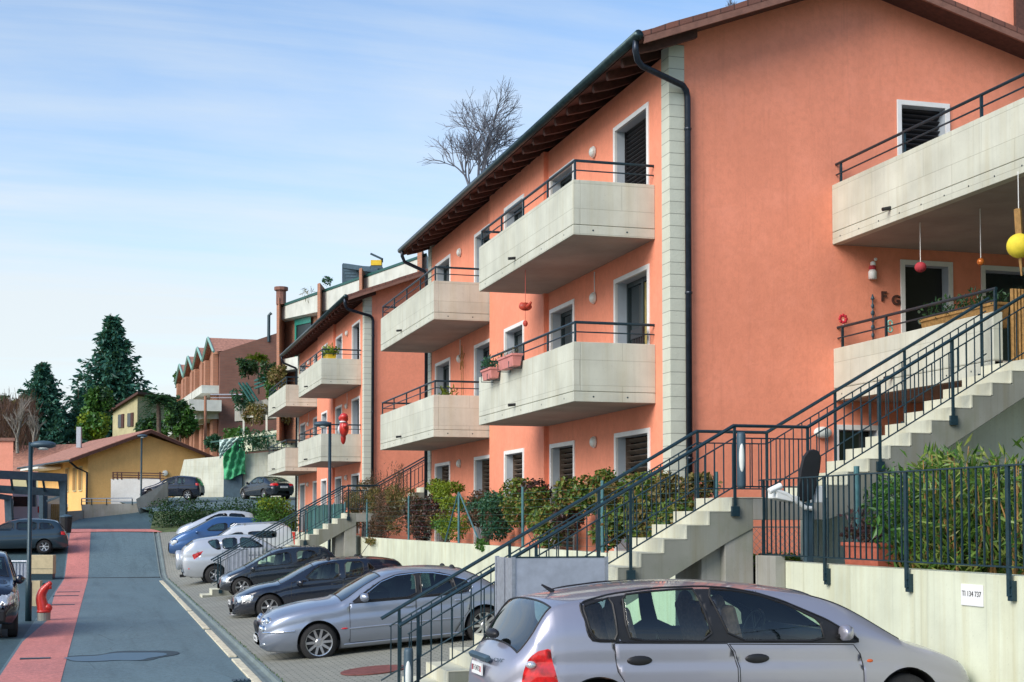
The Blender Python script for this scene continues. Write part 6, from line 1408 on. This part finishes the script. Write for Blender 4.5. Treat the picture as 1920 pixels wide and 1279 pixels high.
def row(px0, px1, ytop, ybot, n, key, u=8.25, ru_=.3, dens=300, key2=None, wob=.25):
    out = []
    for i in range(n):
        x = px0 + (px1 - px0) * (i + .5) / n + ru(-6, 6); y = ybot + (ytop - ybot) * (ru(.15, .95) if i % 2 else ru(.4, .9)); v = gv(x, u); 
        r = abs(gv(px0, u) - gv(px1, u)) / n * ru(.5, .9); rz = abs(gz(x, ytop, u) - gz(x, ybot, u)) * ru(.16, .3)
        out.append(((u + ru(-.12, .2), v, min(gz(x, y, u), gz(x, ytop, u) - rz * .6)), (ru_ * ru(.8, 1.2), r, rz), dens, key2 if (key2 and random.random() < wob) else key))
    return out
random.seed(11)
shrub('garden_shrub', 'wide olive-brown feathery shrub at the far end of the long retaining wall', (8.2, gv(705), 1.78), row(652, 765, 905, 1005, 16, 'olive', dens=420, key2='brown', wob=.4), None, .10, .012)
shrub('garden_shrub', 'small bright green shrub next to the distant stair foot', (8.2, gv(655), 1.78), row(646, 662, 962, 1000, 3, 'lime', dens=220), None, .07, .02)
# feathery plumes over it
pl = MB()
for k in range(60):
    x = ru(690, 755); v = gv(x); z0 = gz(x, 930); z1 = gz(x, ru(866, 905)); p = Vector((8.3 + ru(-.1, .1), v, z0)); e = Vector((8.3, v - ru(.1, .5), z1))
    for q in range(18): s = q / 18; leaf(pl, p + (e - p) * s, rvec(), .12, .008, Vector((0, -.3, 1)))
T = [o for o in bpy.data.objects if o.name.startswith('garden_shrub')][0]; mkobj('plumes', pl, LEAF['brown'], T, fix=False)
shrub('garden_shrub', 'dark purple-leaved shrub between the thin fence posts', (8.2, gv(790), 1.78), row(768, 822, 925, 1012, 9, 'purple', dens=420, key2='brown', wob=.4), None, .075, .02)
shrub('garden_shrub', 'bright lime-green upright conifer shrub, the brightest above the long wall', (8.2, gv(838), 1.78), row(818, 858, 903, 955, 6, 'lime', dens=420) + row(822, 868, 950, 1012, 5, 'green', dens=300, key2='lime', wob=.5), None, .07, .014)
shrub('garden_shrub', 'dark blue-green shrub left of the green photinia, hanging over the wall', (8.2, gv(915), 1.78), row(880, 948, 928, 1018, 11, 'teal', dens=330, key2='brown', wob=.4) + row(896, 912, 1005, 1038, 2, 'green', u=7.85, ru_=.1, dens=110), None, .07, .02)
shrub('garden_shrub', 'green photinia with red tips before the second ground-floor opening', (8.3, gv(1015), 1.78), row(955, 1078, 908, 1030, 14, 'photinia', dens=380, key2='purple', wob=.3), None, .075, .024)
shrub('garden_shrub', 'large green and red photinia behind the foreground stair railing', (8.35, gv(1190), 1.78), row(1090, 1290, 893, 1032, 26, 'photinia', dens=380, key2='olive', wob=.25), None, .075, .024)
shrub('garden_shrub', 'tiny trailing plant hanging over the long wall above the black hatchback', (7.85, gv(705), 1.85), row(690, 712, 1008, 1030, 3, 'olive', u=7.78, ru_=.1, dens=70), None, .08, .02)
# tall oleander behind the bar fence
bl = []; sb = MB(); cn = MB()
for k in range(72):
    px = ru(1685, 1940); d = ru(14.2, 16.2); b = at(px, 1062, d); b.z = 1.75; top = at(px + ru(-35, 25), ru(832, 940), d)
    if px < 1740: top.z -= .35
    b.x = max(b.x, 8.22); top.x = max(top.x, 8.1)
    cn.tube([b, (b + top) / 2 + Vector((ru(-.1, .1), ru(-.1, .1), 0)), top], .016, 5, taper=.005)
    n = 62
    for q in range(n):
        s = ru(.08, 1.0); p = b + (top - b) * s + Vector((ru(-.16, .16), ru(-.16, .16), ru(-.08, .08))); leaf(sb, p, rvec(), ru(.12, .24), .017, (rvec() + Vector((0, 0, .7))))
T = thing('oleander_bush', 'large tangled green oleander with long narrow leaves behind the bar fence', 'bush', at(1810, 1062, 15.4)); mkobj('foliage', sb, LEAF['bamboo'], T, fix=False); mkobj('canes', cn, M['ochre'], T)
fill = MB()
for k in range(44): p = at(ru(1665, 1930), ru(915, 1060), ru(15.0, 16.6)); blob(fill, p, (.35, .3, .3), 170, .12, .02)
mkobj('foliage', fill, LEAF['green'], T, fix=False)
shrub('ground_ivy', 'low moss and ivy strip under the chain-link fence', (8.4, 17.0, 1.76), [((7.6 + .2 * k, 17.6, 1.86), (.2, .3, .1), 120, 'green' if k % 3 else 'lime') for k in range(14)], None, .05, .018, 'ground cover', 'low planting')
def fillplant(T, u0, u1, v0, v1, z, h, key, n, L=.1, W=.018):
    mb = MB()
    for _ in range(n): leaf(mb, Vector((ru(u0, u1), ru(v0, v1), z + ru(0, h) * ru(.3, 1))), rvec(), L * ru(.6, 1.3), W, rvec() + Vector((0, 0, .9)))
    mkobj('plant', mb, LEAF[key], T, fix=False)
fillplant(TP1, 7.98, 8.28, 13.85, 14.6, 2.14, .4, 'purple', 360); fillplant(WP, 11.95, 12.3, 17.5, 19.4, 5.42, .3, 'dark', 330)
fillplant(PL[0], 7.15, 7.45, 27.0, 27.6, 5.36, .25, 'teal', 160); fillplant(PL[1], 7.15, 7.45, 25.5, 26.3, 5.46, .2, 'olive', 60, .08, .006); fillplant(PY, PY.location.x - .2, PY.location.x + .2, PY.location.y - .7, PY.location.y + .6, PY.location.z + .3, .35, 'lime', 260, .16, .03)
q = CAMP + ray(838, 735) * (7.9 / ray(838, 735).x); T = thing('potted_plant', 'small yellow-green potted plant on the far middle balcony of the near block', 'potted plant', q)
mkobj('pot', MB().lathe([(.1, -.45), (.14, -.2), (.15, -.2)], q, 10), M['terracotta'], T); fillplant(T, q.x - .2, q.x + .2, q.y - .25, q.y + .25, q.z - .25, .4, 'lime', 130, .14, .02)
# hedge at the end of the car row and the bright bush beside it
hb = MB()
for k in range(60):
    s = random.random(); p = at(300 + 195 * s, ru(950, 985), 70.5 + ru(0, 1.3) - 1 * s); blob(hb, p, (.75, .6, .55), 130, .13, .035)
single('hedge', hb, LEAF['hedge'], 'clipped dark green hedge across the end of the nose-out parking row', 'hedge', fix=False)
T = thing('garden_bush', 'bright green rounded bush at the right end of the dark hedge', 'bush', at(520, 990, 66), 0); fb_ = MB()
for k in range(24): blob(fb_, at(ru(492, 545), ru(945, 985), ru(64, 66)), (.55, .5, .5), 120, .12, .04)
mkobj('foliage', fb_, LEAF['green'], T, fix=False); f2_ = MB()
for k in range(9): blob(f2_, at(ru(496, 540), ru(938, 955), ru(64, 66)), (.4, .4, .25), 90, .12, .04)
mkobj('foliage', f2_, LEAF['lime'], T, fix=False); mkobj('stems', stems([at(520, 960, 65)], at(520, 990, 65), .04), M['bark'], T)

# ---------------------------------------------------------------- trees
def conifer(label, px, ytop, ybot, wpx, d, seed, key='needle', dense=1.0, group='tall conifers'):
    random.seed(seed); b = at(px, ybot, d); t = at(px, ytop, d); H = t.z - b.z; Rm = wpx / 2 * d / FOC * 1.95
    T = thing('conifer_tree', label, 'tree', b, 0, group)
    mkobj('trunk', MB().tube([b - Vector((0, 0, 2)), t], H * .014, 8, taper=.03), M['bark'], T)
    mb = MB(); br = MB(); nl = 34
    for i in range(nl):
        s = i / nl; z = b.z + H * (.06 + .93 * s); R = Rm * (1 - s) ** .92 * ru(.85, 1.1) + .12; nb_ = int(7 + 5 * (1 - s))
        for k in range(nb_):
            a = 2 * PI * (k + random.random() * .8) / nb_; r = R * ru(.5, 1.1); dr = Vector((math.cos(a), math.sin(a), 0)); o = Vector((b.x, b.y, z))
            droop = -.18 - .12 * (1 - s); tip = o + dr * r + Vector((0, 0, r * (droop + .22)))
            mid = o + dr * r * .55 + Vector((0, 0, r * droop * .8)); br.tube([o, mid, tip], .05, 3, taper=.015, cap=False)
            n = int((18 + 34 * r / Rm) * dense)
            for q in range(n):
                u = ru(.2, 1.0); p = (o.lerp(mid, u / .55) if u < .55 else mid.lerp(tip, (u - .55) / .45)) + Vector((ru(-1, 1), ru(-1, 1), ru(-.6, .2))) * (.12 + .16 * r / Rm) * Rm * .28
                leaf(mb, p, (rvec() + Vector((0, 0, .8))).normalized(), Rm * ru(.07, .13), Rm * .024, dr + rvec() * .7 + Vector((0, 0, -.3)))
    mkobj('branches', br, M['bark'], T, fix=False); mkobj('crown', mb, LEAF[key], T, fix=False); return T
conifer('tallest dark blue-green conifer standing left of the brick row', 208, 587, 835, 122, 172, 3)
conifer('shorter dense conifer at the far left behind the pink house', 78, 678, 850, 92, 165, 5, dense=1.2)
conifer('small dark conifer in the gap between the two tall conifers', 147, 728, 860, 46, 166, 8, dense=1.2)
def roundtree(name, label, px, py, wpx, hpx, d, key, n, L, ybot, seed, group='evergreen trees at the end of the road', trunk='bark', k2=None):
    random.seed(seed); T = thing(name, label, 'tree', at(px, ybot, d), 0, group); mb = MB(); m2 = MB(); s = d / FOC
    for k in range(n):
        a = ru(0, 2 * PI); r = math.sqrt(random.random()); c = at(px + math.cos(a) * r * wpx * .38, py + math.sin(a) * r * hpx * .38, d + ru(-.3, .3) * wpx * s)
        blob(m2 if (k2 and k % 3 == 0) else mb, c, wpx * s * ru(.12, .22), 110, L, L * .35)
    mkobj('crown', mb, LEAF[key], T, fix=False)
    if k2: mkobj('crown', m2, LEAF[k2], T, fix=False)
    mkobj('trunk', MB().tube([at(px, ybot, d) - Vector((0, 0, 2)), at(px, py, d)], wpx * s * .05, 7, taper=wpx * s * .02), M[trunk], T); return T
roundtree('evergreen_tree', 'green cypress-like evergreen below the tallest conifer', 182, 765, 55, 105, 138, 'green', 40, .38, 835, 21, k2='dark')
roundtree('evergreen_tree', 'yellow-green bushy tree in front of the tallest conifer, above the yellow roof', 175, 800, 62, 50, 122, 'lime', 26, .34, 835, 22, k2='green')
roundtree('evergreen_tree', 'broad dark evergreen at the left edge beside the dense conifer', 22, 770, 66, 85, 152, 'dark', 34, .4, 850, 23, k2='olive')
roundtree('evergreen_tree', 'dense dark green bush right of the palm, above the yellow roof ridge', 338, 785, 62, 78, 112, 'green', 42, .3, 835, 24, k2='dark')
roundtree('evergreen_tree', 'low dark bush under the palm behind the yellow roof', 285, 805, 62, 40, 118, 'dark', 22, .32, 835, 25, k2='green')
roundtree('evergreen_tree', 'small round tree top showing behind the brick row', 338, 712, 24, 36, 165, 'green', 14, .35, 760, 26)
def palm(label, px, py, d, rpx, ybot, seed, key='dark', n=26, name='palm_tree'):
    random.seed(seed); T = thing(name, label, 'tree', at(px, ybot, d), 0, 'palms on the slope'); c = at(px, py, d); r = rpx * d / FOC
    mkobj('trunk', MB().tube([at(px + 2, ybot, d) - Vector((0, 0, 1)), at(px, py, d)], r * .13, 8, taper=r * .1), M['bark'], T); mb = MB()
    for k in range(n):
        a = ru(0, 2 * PI); el = ru(-.5, 1.1); dr = Vector((math.cos(a) * math.cos(el), math.sin(a) * math.cos(el), math.sin(el)))
        for q in range(22):
            s = (q + 1) / 22; p = c + dr * r * s + Vector((0, 0, -.45 * r * s * s)); sd = dr.cross(Vector((0, 0, 1))).normalized()
            for g in (1, -1): leaf(mb, p, (Vector((0, 0, 1)) + rvec() * .4).normalized(), r * .32 * (1.1 - .5 * s), r * .034, dr * .6 + sd * g + Vector((0, 0, -.35)))
    mkobj('fronds', mb, LEAF[key], T, fix=False); return T
palm('fan palm standing before the old ochre-grey house', 297, 752, 108, 36, 812, 31, 'teal', 34)
palm('bright yellow-green yucca palm on the terrace beside the brick wall', 482, 672, 100, 24, 712, 32, 'lime', 34)
def bare(label, px, ybot, ytop, d, seed, mat, spread=.55, depth=6, r0=None, lean=0, group='leafless trees', name='bare_tree', dens=3):
    random.seed(seed); b = at(px, ybot, d); t = at(px, ytop, d); H = t.z - b.z; T = thing(name, label, 'tree', b, 0, group); tr = MB(); tw = MB()
    r0 = r0 or H * .018
    def grow(p, dr, L, r, k):
        e = p + dr * L * .5 + rvec() * L * .06; q = e + (dr + rvec() * .22).normalized() * L * .5
        (tr if k < 2 else tw).tube([p, e, q], r, 6 if k < 2 else 3, taper=r * .66, cap=False)
        if k >= depth: return
        for j in range(dens if k > 0 else dens + 1):
            nd = (dr + rvec() * spread * (1.0 if k else .8) + Vector((0, 0, .12))).normalized(); s = p.lerp(q, ru(.45, 1.0)) if j else q
            grow(s, nd, L * ru(.6, .82), r * .6, k + 1)
    grow(b, Vector((lean, 0, 1)).normalized(), H * .30, r0, 0)
    mkobj('trunk', tr, mat, T, fix=False); mkobj('twigs', tw, mat, T, fix=False); return T
bare('large leafless tree rising behind the roof of the near block', 893, 440, 95, 62, 41, M['bluebark'], .74, 5, .12, dens=4)
bare('pale-barked leafless birch at the far left, left of the two', 33, 850, 735, 118, 42, M['palebark'], .4, 5, .16)
bare('pale-barked leafless birch at the far left, right of the two', 60, 850, 752, 118, 43, M['palebark'], .5, 5, .13, .1)
bare('leafless twiggy tree top showing above the roof ridge', 1372, 60, -14, 50, 44, M['bluebark'], .6, 5, .05)
random.seed(51); th_ = MB()
for k in range(1500):
    p = at(ru(-15, 68), ru(765, 850), ru(122, 130)); th_.tube([p, p + (rvec() * .5 + Vector((0, 0, 1))) * ru(.5, 1.5)], .03, 3, taper=.01, cap=False)
o = single('brushwood', th_, LEAF['brown'], 'reddish-brown thicket of bare twigs behind the pink house', 'thicket', fix=False); o['kind'] = 'stuff'
# planted terraces between the tall wall and the flats
random.seed(61)
tv = [(455, 745, 45, 45, 96, 'teal'), (500, 700, 40, 40, 92, 'dark'), (465, 690, 34, 34, 97, 'dark'), (520, 705, 30, 40, 86, 'olive'), (515, 730, 36, 36, 88, 'green'), (478, 775, 44, 34, 94, 'olive'), (540, 770, 40, 44, 88, 'olive'), (440, 815, 50, 22, 96, 'green'), (400, 830, 40, 26, 98, 'teal'), (490, 825, 90, 22, 92, 'teal'), (545, 815, 50, 30, 90, 'green'), (525, 750, 30, 40, 88, 'teal')]
names_ = ['blue-green shrub beside the dark stair rail on the terraces', 'dark shrub under the yucca palm', 'dark shrub left of the yucca foot', 'ochre-leaved shrub beside the brick pier of the flats', 'green shrub below the flats pier', 'dry olive shrub over the stone terrace', 'olive shrub beside the farther block top balcony', 'low green shrub row above the pale netting', 'blue-green ivy left of the netting on the tall wall', 'long blue-green hedge along the top of the tall wall', 'green shrub at the right end of the tall wall', 'blue-green shrub between terrace and farther block']
for (x, y, w_, h_, d, key), lb in zip(tv, names_):
    mb = MB(); s = d / FOC
    for k in range(16): blob(mb, at(x + ru(-.4, .4) * w_, y + ru(-.4, .4) * h_, d + ru(-1, 1)), w_ * s * ru(.13, .22), 70, .22, .06)
    T = thing('terrace_shrub', lb, 'shrub', at(x, y + h_ / 2, d), 0, 'shrubs on the terraces'); mkobj('foliage', mb, LEAF[key], T, fix=False); mkobj('stems', stems([at(x, y, d)], at(x, y + h_ / 2 + 4, d), .05), M['bark'], T)
for (pts, lb, mt) in (([(425, 850, 95), (560, 838, 90), (560, 800, 90), (425, 822, 95)], 'stone terrace wall above the tall retaining wall', 'wallc'), ([(440, 790, 98), (545, 782, 91), (545, 740, 91), (440, 760, 98)], 'upper stone terrace wall below the flats', 'greyc')):
    A, B, C_, D_ = [at(*p) for p in pts]; t_ = F2 * 1.0; single('terrace_wall', MB().hexa([A, B, B + t_, A + t_, D_, C_, C_ + t_, D_ + t_]), M[mt], lb, 'wall')
sr = thing('stair_rail', 'dark green rail of a steep garden stair on the terraces', 'railing', at(455, 720, 95))
for k in range(3): bar(sr, (448 + 7 * k, 718, 95), (470 + 7 * k, 752, 94), .05, 'rail', M['dkgreen'])
for k in range(3): bar(sr, (478, 714 + 7 * k, 93), (498, 707 + 7 * k, 92), .06, 'slat', M['dkgreen'])
tb = thing('timber_arbour', 'pale timber arbour on the terraces', 'arbour', at(458, 800, 95)); bar(tb, (457, 780, 95), (457, 816, 95), .06, 'post', M['palec']); bar(tb, (457, 782, 95), (492, 779, 94), .07, 'beam', M['palec']); bar(tb, (500, 778, 93), (500, 812, 93), .06, 'post', M['palec'])
tf = thing('terrace_fence', 'dark green wire fence on top of the tall retaining wall', 'fence', at(500, 840, 92))
for k in range(5): bar(tf, (418 + 28 * k, 826 - 2.4 * k, 92), (418 + 28 * k, 850 - 2.4 * k, 92), .04, 'post', M['dkgreen'])
bar(tf, (395, 829, 92.5), (556, 812, 91), .05, 'rail', M['dkgreen'])
# tiny plant on the flats roof
rp_ = MB(); blob(rp_, at(577, 549, 83), .35, 60, .3, .02); T = thing('roof_plant', 'small wispy plant on the roof edge of the terrace flats', 'plant', at(577, 553, 83)); mkobj('foliage', rp_, LEAF['olive'], T, fix=False)
rp_ = MB(); blob(rp_, at(613, 526, 82), .28, 120, .15, .05); T = thing('roof_plant', 'round clipped plant on the brick pier of the terrace flats', 'plant', at(613, 534, 82)); mkobj('foliage', rp_, LEAF['teal'], T, fix=False)
# tufts of weeds where paving meets walls
wd = MB(); random.seed(71)
for k in range(420):
    v = ru(18, 60); leaf(wd, Vector((2.53 + ru(0, .06), v, parkz(2.53, v) + .01)), rvec(), .05, .008, Vector((ru(-.5, .5), ru(-.5, .5), 1)))
for k in range(260): v = ru(17.4, 45); leaf(wd, Vector((7.76, v, parkz(7.7, v))), rvec(), .1, .012, Vector((ru(-.6, .2), ru(-.5, .5), 1)))
o = single('weeds', wd, LEAF['green'], 'thin weeds along the gutter edge and wall foot', 'weeds', fix=False); o['kind'] = 'stuff'

# ================================================================== SKY, SUN, CAMERA
W_ = bpy.data.worlds.new('World'); scene.world = W_; W_.use_nodes = True; nt = W_.node_tree; nt.nodes.clear()
def N(t, **k):
    n = nt.nodes.new(t)
    for a, b in k.items(): setattr(n, a, b)
    return n
SUN_AZ = Vector((-.88, -.47, 0)).normalized(); ELEV = R_(34)
sky = N('ShaderNodeTexSky'); sky.sky_type = 'NISHITA'; sky.sun_disc = False; sky.sun_elevation = ELEV; sky.sun_rotation = math.atan2(SUN_AZ.x, SUN_AZ.y); sky.air_density = 1.0; sky.dust_density = .6; sky.ozone_density = 2.4
tc = N('ShaderNodeTexCoord'); sp = N('ShaderNodeSeparateXYZ'); nt.links.new(tc.outputs['Generated'], sp.inputs[0])
def mth(op, a, b=None, c=None):
    n = N('ShaderNodeMath', operation=op)
    for i, v in enumerate((a, b, c)):
        if v is None: continue
        if isinstance(v, (int, float)): n.inputs[i].default_value = v
        else: nt.links.new(v, n.inputs[i])
    return n.outputs[0]
zc_ = mth('MAXIMUM', sp.outputs[2], .03); den = mth('ADD', zc_, .18)
cx_ = mth('DIVIDE', sp.outputs[0], den); cy_ = mth('DIVIDE', sp.outputs[1], den)
cmb = N('ShaderNodeCombineXYZ'); nt.links.new(cx_, cmb.inputs[0]); nt.links.new(cy_, cmb.inputs[1])
def cnoise(scale, sc, rot, det, ro, dist=0.):
    mp = N('ShaderNodeMapping'); nt.links.new(cmb.outputs[0], mp.inputs[0]); mp.inputs['Scale'].default_value = sc; mp.inputs['Rotation'].default_value = (0, 0, rot)
    n = N('ShaderNodeTexNoise'); nt.links.new(mp.outputs[0], n.inputs['Vector']); n.inputs['Scale'].default_value = scale; n.inputs['Detail'].default_value = det; n.inputs['Roughness'].default_value = ro; n.inputs['Distortion'].default_value = dist
    return n.outputs['Fac']
n1 = cnoise(.55, (.55, 1.6, 1), -YAW + .05, 8, .58, .6); n2 = cnoise(1.6, (.28, 2.4, 1), -YAW - .03, 7, .6, .3)
base = mth('MULTIPLY', mth('SUBTRACT', .25, zc_), 3.1)                       # thicker veil towards the horizon
cl = mth('ADD', mth('ADD', mth('MULTIPLY', n1, 1.9), mth('MULTIPLY', n2, 1.3)), base)
rp = N('ShaderNodeMapRange'); nt.links.new(cl, rp.inputs[0]); rp.inputs[1].default_value = 1.18; rp.inputs[2].default_value = 1.98; rp.clamp = True
CLOUD = N('ShaderNodeRGB'); CLOUD.outputs[0].default_value = (3.75, 3.98, 4.05, 1)
rp.inputs[4].default_value = .86; mx = N('ShaderNodeMix', data_type='RGBA'); nt.links.new(rp.outputs[0], mx.inputs[0]); nt.links.new(sky.outputs[0], mx.inputs[6]); nt.links.new(CLOUD.outputs[0], mx.inputs[7])
bg = N('ShaderNodeBackground'); bg.inputs[1].default_value = .13; nt.links.new(mx.outputs[2], bg.inputs[0]); ow = N('ShaderNodeOutputWorld'); nt.links.new(bg.outputs[0], ow.inputs[0])
ld = bpy.data.lights.new('sun', 'SUN'); ld.energy = 2.1; ld.angle = R_(40); ld.color = (1, .92, .80); lo = bpy.data.objects.new('sun', ld); COL.objects.link(lo)
sd = Vector((SUN_AZ.x * math.cos(ELEV), SUN_AZ.y * math.cos(ELEV), math.sin(ELEV))); lo.rotation_euler = (-sd).to_track_quat('-Z', 'Y').to_euler(); lo.location = sd * 60
cam = bpy.data.cameras.new('camera'); co = bpy.data.objects.new('camera', cam); COL.objects.link(co); scene.camera = co
cam.sensor_width = 36; cam.lens = FOC / 1920 * 36; cam.shift_y = (CY - 639.5) / 1920; cam.clip_end = 4000; cam.clip_start = .1
Mx = Matrix((RT, UPV, -FW)).transposed().to_4x4(); Mx.translation = CAMP; co.matrix_world = Mx
scene.view_settings.view_transform = 'Standard'; scene.view_settings.look = 'None'; scene.view_settings.gamma = 1; scene.view_settings.exposure = 0.8
scene.cycles.max_bounces = 6; scene.cycles.transparent_max_bounces = 12
